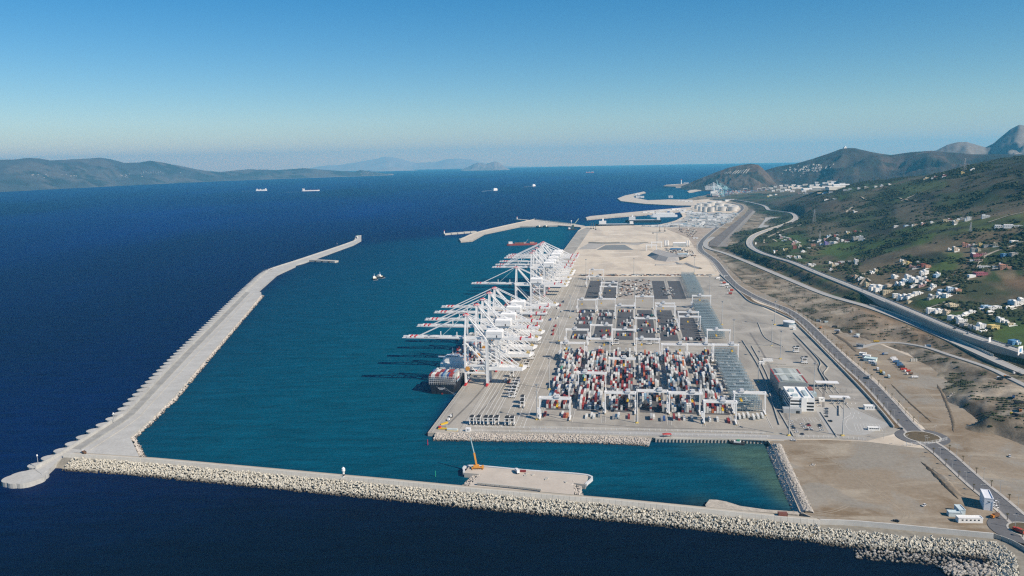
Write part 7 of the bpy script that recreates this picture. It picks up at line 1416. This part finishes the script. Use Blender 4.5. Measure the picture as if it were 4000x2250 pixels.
def tug(px, py, rz, lb, foam):
    r = thing('tug_boat', lb, 'boat', P(px, py, 0), rz); hull(MB(), 27, 10, 3.2, -2, .35).obj('hull', HB, r); MB().bx(-4.4, 4.4, 6, 20, 3.2, 5.4).obj('deck_house', mat('tug_cream', (.72, .66, .52), .6), r); MB().bx(-3, 3, 10, 17, 5.4, 8.6).obj('wheelhouse', WHITE, r); MB().bx(-3.05, 3.05, 10.5, 17.05, 7.0, 8.0).obj('windows', GLASS, r); MB().cyl((0, 11), .7, .3, 8.6, 16, 6).obj('mast', mat('mast_pale_blue', (.5, .65, .72), .5), r); MB().disc((0, 0, 3.2), (1, 0, 0), 1.2, 8, 10).obj('stern_fender', RUB, r)
    m = MB().poly([(-6, -3), (6, -3), (6.8, 10), (5.4, 24), (0, 30), (-5.4, 24), (-6.8, 10)], .2); o = m.obj('bow_foam', mat('foam', (.55, .62, .68), .8)); o.location = P(px, py, 0); o.rotation_euler = (0, 0, rz); stuff(tag(o, foam, 'foam'))
tug(1468, 1094, .5, 'nearer of two tugs working in the harbour', 'white water around the nearer tug'); tug(1498, 1086, 1.1, 'farther of two tugs working in the harbour', 'white water around the farther tug')
for k, (x, y) in enumerate([(2113, 889), (2140, 888)]): 
    r = thing('work_boat', f'{["left", "right"][k]} workboat moored inside the outer breakwater', 'boat', P(x, y, 0), .8); hull(MB(), 30, 11, 3.5, -2, .3).obj('hull', HB, r); MB().bx(-4, 4, 8, 20, 3.5, 9).obj('wheelhouse', MATS['tug_cream'], r); MB().cyl((0, 12), .6, .4, 9, 18, 6).obj('mast', WHITE, r)
fc = thing('floating_crane', 'dark green floating crane on a pontoon by the quay end', 'crane barge', P(2238, 897, 0), .1); MB().bx(-22, 16, -9, 9, -2, 3.5).obj('pontoon', DARK, fc); MB().bx(-4, 4, -4, 4, 3.5, 20).obj('crane_house', mat('dark_green', (.05, .09, .07), .6), fc); MB().beam((2, 0, 18), (26, 6, 46), 2.2).obj('jib', mat('jib_green', (.30, .38, .30), .6), fc); MB().bx(-20, -12, -6, 6, 3.5, 9).obj('deck_house', WHITE, fc); MB().cyl((-6, 4), .8, .6, 3.5, 36, 6).bx(-8, -4, 2, 6, 34, 40).obj('spud_tower', WHITE, fc)
# ------------------------------------------------------------------ tank farm
TM = mat('tank_white', (.54, .53, .50), .5, var=.05)
TKL = [(2724, 818, 20, 24), (2738, 824, 20, 24), (2756, 828, 24, 26), (2781, 828, 28, 25), (2800, 821, 18, 26), (2826, 825, 39, 23), (2866, 825, 40, 23), (2752, 806, 30, 20), (2783, 802, 36, 20), (2816, 808, 40, 20), (2850, 812, 36, 18), (2735, 810, 24, 22), (2875, 816, 30, 18), (2768, 812, 30, 24)]
for k, (x, y, wpx, h) in enumerate(sorted(TKL)):
    p = P(x, y, 4.2); R = .88 * wpx / 2 / (F / math.dist(p, (0, 0, CAMH))); r = thing('storage_tank', f'white cylindrical storage tank, {ordn(k)} from the left in the tank farm', 'tank', (p[0], p[1] + R, p[2]), 0, 'tank farm')
    MB().cyl((0, 0), R, R, 0, h, 28).obj('shell', TM, r); MB().cyl((0, 0), R, R * .1, h, h + R * .14, 28).obj('roof', TM, r); MB().cyl((0, 0), R + .5, R + .5, h - 1, h - .4, 28, cap=False).obj('rim', GREYM, r)
# ------------------------------------------------------------------ port area beyond the sand: rows of vehicles, sheds
rg = np.random.default_rng(91); mb = MB(); PV = [(2500, 884), (2600, 878), (2660, 862), (2680, 845), (2690, 820), (2720, 830), (2880, 832), (2890, 838), (2850, 868), (2800, 892), (2700, 888), (2560, 888)]
xs_, ys_ = rg.uniform(2500, 2890, 6000), rg.uniform(808, 890, 6000); ok = inpoly(xs_, ys_, PV) & (fbm(xs_ / 26, ys_ / 5, 5, 3) > .47)
VC = ['white', 'light grey', 'grey', 'pale blue', 'dark blue', 'beige_']
vm = [CM['white'][0], CM['light grey'][0], CM['grey'][0], CM['pale blue'][0], CM['dark blue'][0], PALE]
for x, y in zip(xs_[ok][:1900], ys_[ok][:1900]):
    p = P(x, y, 4); L = rg.choice([5, 8, 13, 24], p=[.4, .3, .2, .1]); h = rg.uniform(1.6, 4.2); mb.box((p[0], p[1], 4 + h / 2), (L, 2.6 if L < 20 else 12, h), -.25 + (0 if rg.random() < .8 else 1.5), int(rg.choice(6, p=[.42, .2, .16, .08, .06, .08])))
stuff(tag(mb.obj('parked_vehicles', vm), 'dense rows of parked trucks and trailers around the ferry berths', 'vehicles'))
struct(MB().poly(wpoly(PV, 4), 4.08).obj('ferry_yard', mat('ferry_yard_grey', (.36, .36, .35), .9, var=.2, scale=.02)))
SH_ = [(2533, 832, 60, 10, 8), (2560, 830, 50, 14, 9), (2600, 826, 70, 16, 8), (2640, 822, 50, 18, 10), (2665, 824, 40, 18, 9), (2680, 832, 60, 14, 8), (2700, 838, 50, 14, 7), (2720, 836, 50, 16, 8), (2745, 838, 40, 14, 7), (2560, 884, 40, 8, 5), (2590, 884, 46, 9, 5), (2620, 882, 30, 8, 5), (2650, 880, 40, 10, 6), (2680, 884, 34, 9, 5), (2740, 880, 20, 10, 9), (2746, 876, 16, 10, 12), (2820, 850, 50, 14, 8), (2835, 845, 60, 16, 8), (2780, 860, 40, 12, 6), (2720, 862, 46, 12, 6), (2760, 848, 60, 10, 6), (2800, 866, 30, 10, 6), (2490, 762, 40, 20, 12), (2500, 772, 60, 24, 10), (2620, 772, 30, 14, 14), (2660, 786, 40, 14, 8), (2690, 788, 50, 12, 7), (2800, 790, 60, 14, 8), (2850, 786, 60, 16, 10), (2940, 793, 40, 14, 10), (2960, 796, 30, 14, 10), (2985, 800, 30, 12, 9)]
def shed(px, py, w, d, h, lb, group, m=None, z=4.1, pos=None, rz=None):
    p = pos or P(px, py, z); r = thing('shed', lb, 'shed', p, rg.uniform(-.35, .05) if rz is None else rz, group); MB().bx(-w / 2, w / 2, -d / 2, d / 2, -2, h).obj('wall', m or HW, r)
    MB().add([(-w / 2 - .5, -d / 2 - .5, h), (w / 2 + .5, -d / 2 - .5, h), (w / 2 + .5, d / 2 + .5, h), (-w / 2 - .5, d / 2 + .5, h), (-w / 2 - .5, 0, h + d * .08), (w / 2 + .5, 0, h + d * .08)], [(0, 1, 5, 4), (2, 3, 4, 5), (0, 4, 3), (1, 2, 5), (3, 2, 1, 0)]).obj('roof', m or WHITE, r)
    MB().bx(-w * .1, w * .1, -d / 2 - .06, -d / 2, 0, h * .6).obj('door', GREYM, r); return r
for k, (x, y, w, d, h) in enumerate(sorted(SH_)): shed(x, y, w, d, h, f'white port shed, {ordn(k)} from the left around the ferry port', 'sheds of the ferry port')
FAC = [(3028, 732, 40), (3050, 728, 46), (3072, 727, 50), (3100, 726, 60), (3145, 724, 70), (3170, 727, 60), (3190, 716, 50), (3240, 712, 60), (3020, 748, 36), (3055, 750, 44), (3095, 750, 50), (3140, 750, 50), (3290, 721, 70), (3010, 738, 60), (3060, 737, 90), (3085, 732, 110), (3110, 738, 140), (3130, 730, 120), (3160, 742, 160), (3180, 734, 140), (3200, 725, 110), (3215, 742, 160), (3235, 733, 150), (3250, 722, 120), (3270, 740, 160), (3285, 730, 120), (3225, 718, 80), (3075, 745, 70), (3040, 744, 60), (3260, 714, 90)]
for k, (x, y, w) in enumerate(sorted(FAC)): shed(x, y, w * .62, w * .3, 11, f'long white factory hall, {ordn(k)} from the left in the far valley', 'factory halls in the far valley', HW if k % 3 else mat('factory_cream', (.60, .58, .52), .8), pos=hitm(x, y))
# ------------------------------------------------------------------ distant container port
def far_crane_kit(c, up):
    m = mat('far_crane_' + c, {'white': (.72, .74, .74), 'teal': (.30, .52, .55), 'blue': (.06, .12, .2)}[c], .5); K = []
    lg = MB()
    for x in (0, 30):
        for y in (-10, 10): K.append(('leg', MB().beam((x, y, 0), (x, y, 48), 2.4).mesh('leg', m), None))
    K.append(('girder', MB().bx(-4, 60, -4, 4, 46, 50).mesh('girder', m), None)); K.append(('mast', MB().beam((0, 0, 50), (4, 0, 82), 3).mesh('mast', m), None)); K.append(('boom', MB().beam((-2, 0, 50), (-18, 0, 118) if up else (-68, 0, 52), 4, 3).mesh('boom', m), None)); K.append(('stay', MB().beam((4, 0, 82), (58, 0, 50), 1.4).mesh('stay', m), None))
    if not up: K.append(('fore_stay', MB().beam((4, 0, 82), (-58, 0, 53), 1.4).mesh('fore_stay', m), None))
    K.append(('machinery_house', MB().bx(30, 48, -6, 6, 50, 60).mesh('machinery_house', m), None)); K.append(('sill_beam', MB().bx(-1, 31, -11, -9, 12, 15).bx(-1, 31, 9, 11, 12, 15).mesh('sill_beam', m), None)); return K
FK = {('white', 0): far_crane_kit('white', 0), ('teal', 1): far_crane_kit('teal', 1), ('teal', 0): far_crane_kit('teal', 0), ('blue', 0): far_crane_kit('blue', 0)}
for k, (x, y, c, up) in enumerate([(2790, 768, 'white', 0), (2789, 762, 'white', 0), (2787, 757, 'white', 0), (2785, 752, 'white', 0), (2808, 766, 'teal', 1), (2815, 764, 'teal', 0), (2830, 768, 'blue', 0), (2812, 756, 'teal', 0)]):
    place(FK[(c, up)], 'port_crane', f'{c} quay crane{" with raised boom" if up else ""}, {ordn(k)} of the distant port below the headland', 'crane', P(x, y, 4), -.05, 'cranes of the distant port')
rk_ = [('frame', MB().bx(-1, 1, -4, 4, 0, 22).bx(29, 31, -4, 4, 0, 22).bx(-1, 31, -3, 3, 22, 25).mesh('frame', WHITE), None)]
for k in range(16): place(rk_, 'yard_crane', f'white portal yard crane, {ordn(k)} from the left in the distant port', 'crane', P(2868 + (k % 8) * 18 + (k // 8) * 7, 744 - (k // 8) * 6 + (k % 3) * 1.5, 4), -.1, 'yard cranes of the distant port')
mb = MB(); xs_, ys_ = rg.uniform(2785, 3060, 5200), rg.uniform(728, 771, 5200); ok = inpoly(xs_, ys_, [(2790, 772), (2800, 735), (2990, 728), (3040, 735), (2990, 755), (2930, 768)]) & (fbm(xs_ / 14, ys_ / 3, 6, 2) > .42)
fn = ['white', 'light grey', 'dark red', 'blue', 'pale blue', 'orange', 'grey']
for x, y in zip(xs_[ok][:1500], ys_[ok][:1500]): p = P(x, y, 4); h = rg.integers(1, 5) * 2.6; mb.box((p[0], p[1], 4 + h / 2), (12.2, rg.choice([2.5, 7.5, 12]), h), -.1, int(rg.choice(7, p=[.15, .15, .14, .18, .2, .06, .12])))
stuff(tag(mb.obj('distant_container_stacks', [CM[k][0] for k in fn]), 'coloured container stacks of the distant port below the headland', 'containers'))
r = thing('moored_ship', 'large container ship lying at the distant port quay', 'ship', P(2792, 773, 0), -.05); hull(MB(), 240, 36, 14, -3).obj('hull', mat('hull_brown', (.12, .06, .05), .6), r); MB().bx(-16, 16, 20, 60, 14, 30).obj('cargo_aft', CM['light grey'][0], r); MB().bx(-16, 16, 70, 82, 14, 44).obj('superstructure', WHITE, r)
for k, (x, y, w) in enumerate([(2705, 731, 50), (2725, 729, 60), (2745, 730, 70), (2628, 724, 40), (2680, 716, 50)]): shed(x, y, w, 14, 8, f'low white building, {ordn(k)} from the left on the far shore under the headland', 'buildings under the headland')
lh = thing('lighthouse', 'thin white lighthouse on the low cape left of the headland', 'lighthouse', P(2661, 719, 4)); MB().cyl((0, 0), 5, 4, 0, 44, 10).obj('tower', WHITE, lh); MB().cyl((0, 0), 3, 2.4, 44, 52, 10).obj('lantern', RED, lh)
mole('low_cape', 'low rocky cape with a lighthouse left of the headland', [(2590, 727), (2600, 723), (2640, 721), (2700, 716), (2720, 722), (2690, 728), (2640, 729)], 9, mat('cape_rock', (.25, .20, .15), .95, var=.3, scale=.03), 'cape')
# pale lettering laid out on the headland slope (unreadable strokes)
hlr = thing('hillside_lettering', 'pale unreadable lettering laid out in stones on the headland slope', 'lettering')
LM = mat('white_stones', (.28, .27, .25), .95, var=.15, scale=.1)
for k in range(9):
    x0 = 2826 + k * 10.5; x1 = x0 + 16; y0 = 681 - k * .25; y1 = y0 - 8 - 12 * (k / 9)
    m = MB(); row = []
    for j in range(6):
        f_ = j / 5; a_ = hitm(x0 + (x1 - x0) * f_, y0 + (y1 - y0) * f_); b2 = hitm(x0 + 5 + (x1 - x0) * f_, y0 + (y1 - y0) * f_ - .4); row += [(a_[0], a_[1], a_[2] + 4), (b2[0], b2[1], b2[2] + 4)]
    m.add(row, [(2 * j, 2 * j + 1, 2 * j + 3, 2 * j + 2) for j in range(5)]).obj('stroke', LM, hlr)
# far hillside town
tx_ = []
kb = [('wall', MB().bx(-8, 8, -6, 6, -6, 9).bx(-5, 5, -4, 4, 9, 12).mesh('wall', mat('town_wall', (.44, .43, .41), .85, var=.2, scale=.02)), None)]
for k in range(95):
    x = rg.normal(3150, 48); y = 662 - (x - 3150) * .12 + rg.normal(0, 8)
    if y > 695 or y < 640 or x > 3262 or x < 3050: continue
    p = hitm(x, y)
    if math.hypot(p[0], p[1]) < 5000: continue
    tx_.append((x, p))
for k, (x, p) in enumerate(sorted(tx_)):
    s_ = rg.uniform(.5, 1.2); place(kb, 'house', f'tiny white house, {ordn(k)} from left in the far town below the domed summit', 'house', p, rg.uniform(-.4, .4), 'far white town on the mountain flank', (s_ * 1.0, s_ * .8, s_ * .7))
p = hitm(3301, 579); r = thing('summit_station', 'white station building on the summit of the domed mountain', 'building', (p[0], p[1], p[2] - 3)); MB().bx(-14, 14, -10, 10, 0, 14).obj('wall', WHITE, r); MB().cyl((0, 0), 8, 5, 14, 24, 12).obj('dome', WHITE, r)
# wind turbines across the strait
wt = [('tower', MB().cyl((0, 0), 3, 2, 0, 62, 6).mesh('tower', GREYM), None), ('rotor', MB().beam((0, -3, 62), (0, -3, 96), 2.4).beam((0, -3, 62), (29, -3, 45), 2.4).beam((0, -3, 62), (-29, -3, 45), 2.4).mesh('rotor', WHITE), None)]
for k in range(10):
    p = hitm(552 + k * 9.5, 683 - 2 * (k % 3)); place(wt, 'wind_turbine', f'white wind turbine on the far coast, {ordn(k)} from the left', 'wind turbine', p, 0, 'wind turbines across the strait', (.6, .6, .6))
ts_ = []
for k in range(46):
    x = rg.choice([150, 250, 480, 650, 1430, 1460, 1850, 1930]) + rg.normal(0, 26); y = (686 if x < 700 else 678) + rg.normal(0, 4)
    p = hitm(x, y) if x < 1490 else P(x, 664, 5)
    if x < 1490 and math.hypot(p[0], p[1]) < 9000: continue
    ts_.append((x, p))
for k, (x, p) in enumerate(sorted(ts_)): place(kb, 'house', f'pale speck of a building, {ordn(k)} from left on the coast across the strait', 'house', p, 0, 'buildings across the strait', (1.1, .8, .7))
# ------------------------------------------------------------------ works on the sand
GM = mat('grey_mound', (.30, .29, .28), .95, var=.15, scale=.08, fine=(.3, .15))
md = MB(); a = [P(x, y, 4) for x, y in [(2528, 998), (2560, 1016), (2600, 1022), (2650, 1020), (2665, 1012)]]; b2 = [P(x, y, 15) for x, y in [(2545, 986), (2575, 996), (2610, 1004), (2650, 1003), (2672, 1004)]]; c2 = [P(x, y, 4) for x, y in [(2565, 972), (2600, 982), (2640, 990), (2670, 992), (2690, 1002)]]
for q1, q2 in ((a, b2), (b2, c2)):
    vs = []
    for p, q_ in zip(q1, q2): vs += [p, q_]
    md.add(vs, [(2*i, 2*i+2, 2*i+3, 2*i+1) for i in range(4)])
tag(md.obj('spoil_mound', GM), 'grey ribbed spoil mound on the sand fill', 'mound')
for k, (x0, y0, x1, y1, h) in enumerate([(2560, 1036, 2640, 1030, 3), (2640, 1028, 2672, 1034, 4), (2680, 1030, 2735, 1050, 3.5), (2300, 949, 2420, 949, 4), (2425, 948, 2530, 947, 1.5)]):
    c = resample([P(x0, y0, 4), P((x0 + x1) / 2, (y0 + y1) / 2 + 2, 4), P(x1, y1, 4)], 6); m = MB(); ribbon(m, c, -7, 0, 0, h); ribbon(m, c, 0, 7, h, 0)
    tag(m.obj('earth_bank', MATS['grey_fill'] if k < 3 else mat('dark_fill', (.16, .155, .14), .95, var=.2)), f'low earth bank on the sand fill, {ordn(k)} from the front', 'bank')
ws = thing('works_hall', 'white arched works hall between cement silos on the sand', 'hall', P(2655, 962, 4.1), -.15); MB().bx(-22, 22, -8, 8, 0, 11).obj('wall', mat('hall_grey', (.45, .47, .47), .6), ws); m = MB()
for k in range(8): a1, a2 = -8.5 + k * 17 / 8, -8.5 + (k + 1) * 17 / 8; z1, z2 = 11 + 3 * math.sin(math.pi * k / 8), 11 + 3 * math.sin(math.pi * (k + 1) / 8); m.add([(-22.5, a1, z1), (22.5, a1, z1), (22.5, a2, z2), (-22.5, a2, z2)], [(0, 1, 2, 3)])
m.obj('roof', WHITE, ws)
sil = [('shell', MB().cyl((0, 0), 2.4, 2.4, 5, 22, 12).mesh('shell', WHITE), None), ('cone', MB().cyl((0, 0), .6, 2.4, 1.5, 5, 12).mesh('cone', GREYM), None), ('legs', MB().bx(-2, -1.6, -2, -1.6, 0, 6).bx(1.6, 2, -2, -1.6, 0, 6).bx(-2, -1.6, 1.6, 2, 0, 6).bx(1.6, 2, 1.6, 2, 0, 6).mesh('legs', GREYM), None)]
for k, x in enumerate([2598, 2604, 2609, 2682, 2690]): place(sil, 'silo', f'white cement silo, {ordn(k)} from the left beside the works hall', 'silo', P(x, 965, 4.1), 0, 'cement silos')
for (x, y), lb in (((2525, 978), 'nearer white gantry crane on the sand works'), ((2545, 966), 'farther white gantry crane on the sand works')): place([('frame', MB().bx(-1.2, 1.2, -6, -4, 0, 16).bx(-1.2, 1.2, 4, 6, 0, 16).bx(31, 33.4, -6, -4, 0, 16).bx(31, 33.4, 4, 6, 0, 16).mesh('legs', WHITE), None), ('girder', MB().bx(-2, 34, -5, -3.4, 16, 18.4).bx(-2, 34, 3.4, 5, 16, 18.4).mesh('girder', WHITE), None)], 'gantry_crane', lb, 'crane', P(x, y, 4.1), -.1)
twr = thing('tower_crane', 'slim tower crane on the sand works', 'crane', P(2566, 952, 4.1)); MB().bx(-1, 1, -1, 1, 0, 38).obj('tower', GREYM, twr); MB().bx(-16, 24, -.7, .7, 38, 39.6).obj('jib', GREYM, twr); MB().bx(-16, -12, -1.2, 1.2, 35.5, 38).obj('counterweight', DARK, twr)
shed(2640, 976, 34, 14, 5, 'blue-roofed shed in the sand works', None, mat('shed_blue', (.10, .22, .38), .6)); shed(2666, 996, 30, 14, 4.5, 'pale blue shed in the sand works', None, mat('shed_pale', (.45, .55, .60), .6)); shed(2717, 932, 18, 8, 4, 'white hut beside the road bend at the sand works', None)
for k, (x, y) in enumerate([(2309, 895), (2318, 894), (2327, 898), (2577, 904), (2597, 904), (2655, 900)]):
    r = thing('drill_rig', f'tall thin drilling rig on the far sand, {ordn(k)} from the left', 'drill rig', P(x, y, 4.1)); MB().bx(-3, 3, -2, 2, 0, 3.5).obj('carrier', DARK, r); MB().beam((0, 0, 3), (.8, 0, 27), 1.2).beam((-3, 0, 2), (.8, 0, 24), .7).obj('leader', mat('rig_brown', (.15, .09, .07), .7), r)
mb = MB(); xs_, ys_ = rg.uniform(2560, 2720, 900), rg.uniform(890, 1015, 900); ok = inpoly(xs_, ys_, [(2600, 970), (2700, 975), (2720, 1005), (2660, 1000), (2600, 988)]) | inpoly(xs_, ys_, [(2640, 895), (2720, 890), (2720, 930), (2690, 925)])
for x, y in zip(xs_[ok], ys_[ok]): p = P(x, y, 4); mb.box((p[0], p[1], 4.8), (rg.uniform(2, 9), rg.uniform(1.5, 4), rg.uniform(1, 3)), rg.uniform(0, 3), int(rg.integers(0, 4)))
xs_, ys_ = rg.uniform(2400, 2640, 260), rg.uniform(1092, 1160, 260); ok = inpoly(xs_, ys_, [(2420, 1095), (2540, 1093), (2550, 1160), (2415, 1160)]) | inpoly(xs_, ys_, [(2580, 1120), (2625, 1120), (2635, 1160), (2590, 1162)])
for x, y in zip(xs_[ok], ys_[ok]): p = P(x, y, 4); mb.box((p[0], p[1], 5.2), (rg.uniform(2, 7), rg.uniform(1.5, 6), rg.uniform(.8, 2.6)), rg.uniform(0, 3), int(rg.integers(0, 4)))
xs_, ys_ = rg.uniform(2200, 2790, 160), rg.uniform(1073, 1078, 160)
for x, y in zip(xs_, ys_): p = P(x, y, 4); mb.box((p[0], p[1], 4.9), (rg.uniform(3, 12), 2.5, rg.uniform(1.5, 3)), TROT, int(rg.integers(0, 4)))
stuff(tag(mb.obj('site_materials', [CM['white'][0], DARK, CM['grey'][0], mat('rusty_stock', (.22, .13, .09), .8)]), 'scattered building materials and machinery around the sand works', 'materials'))
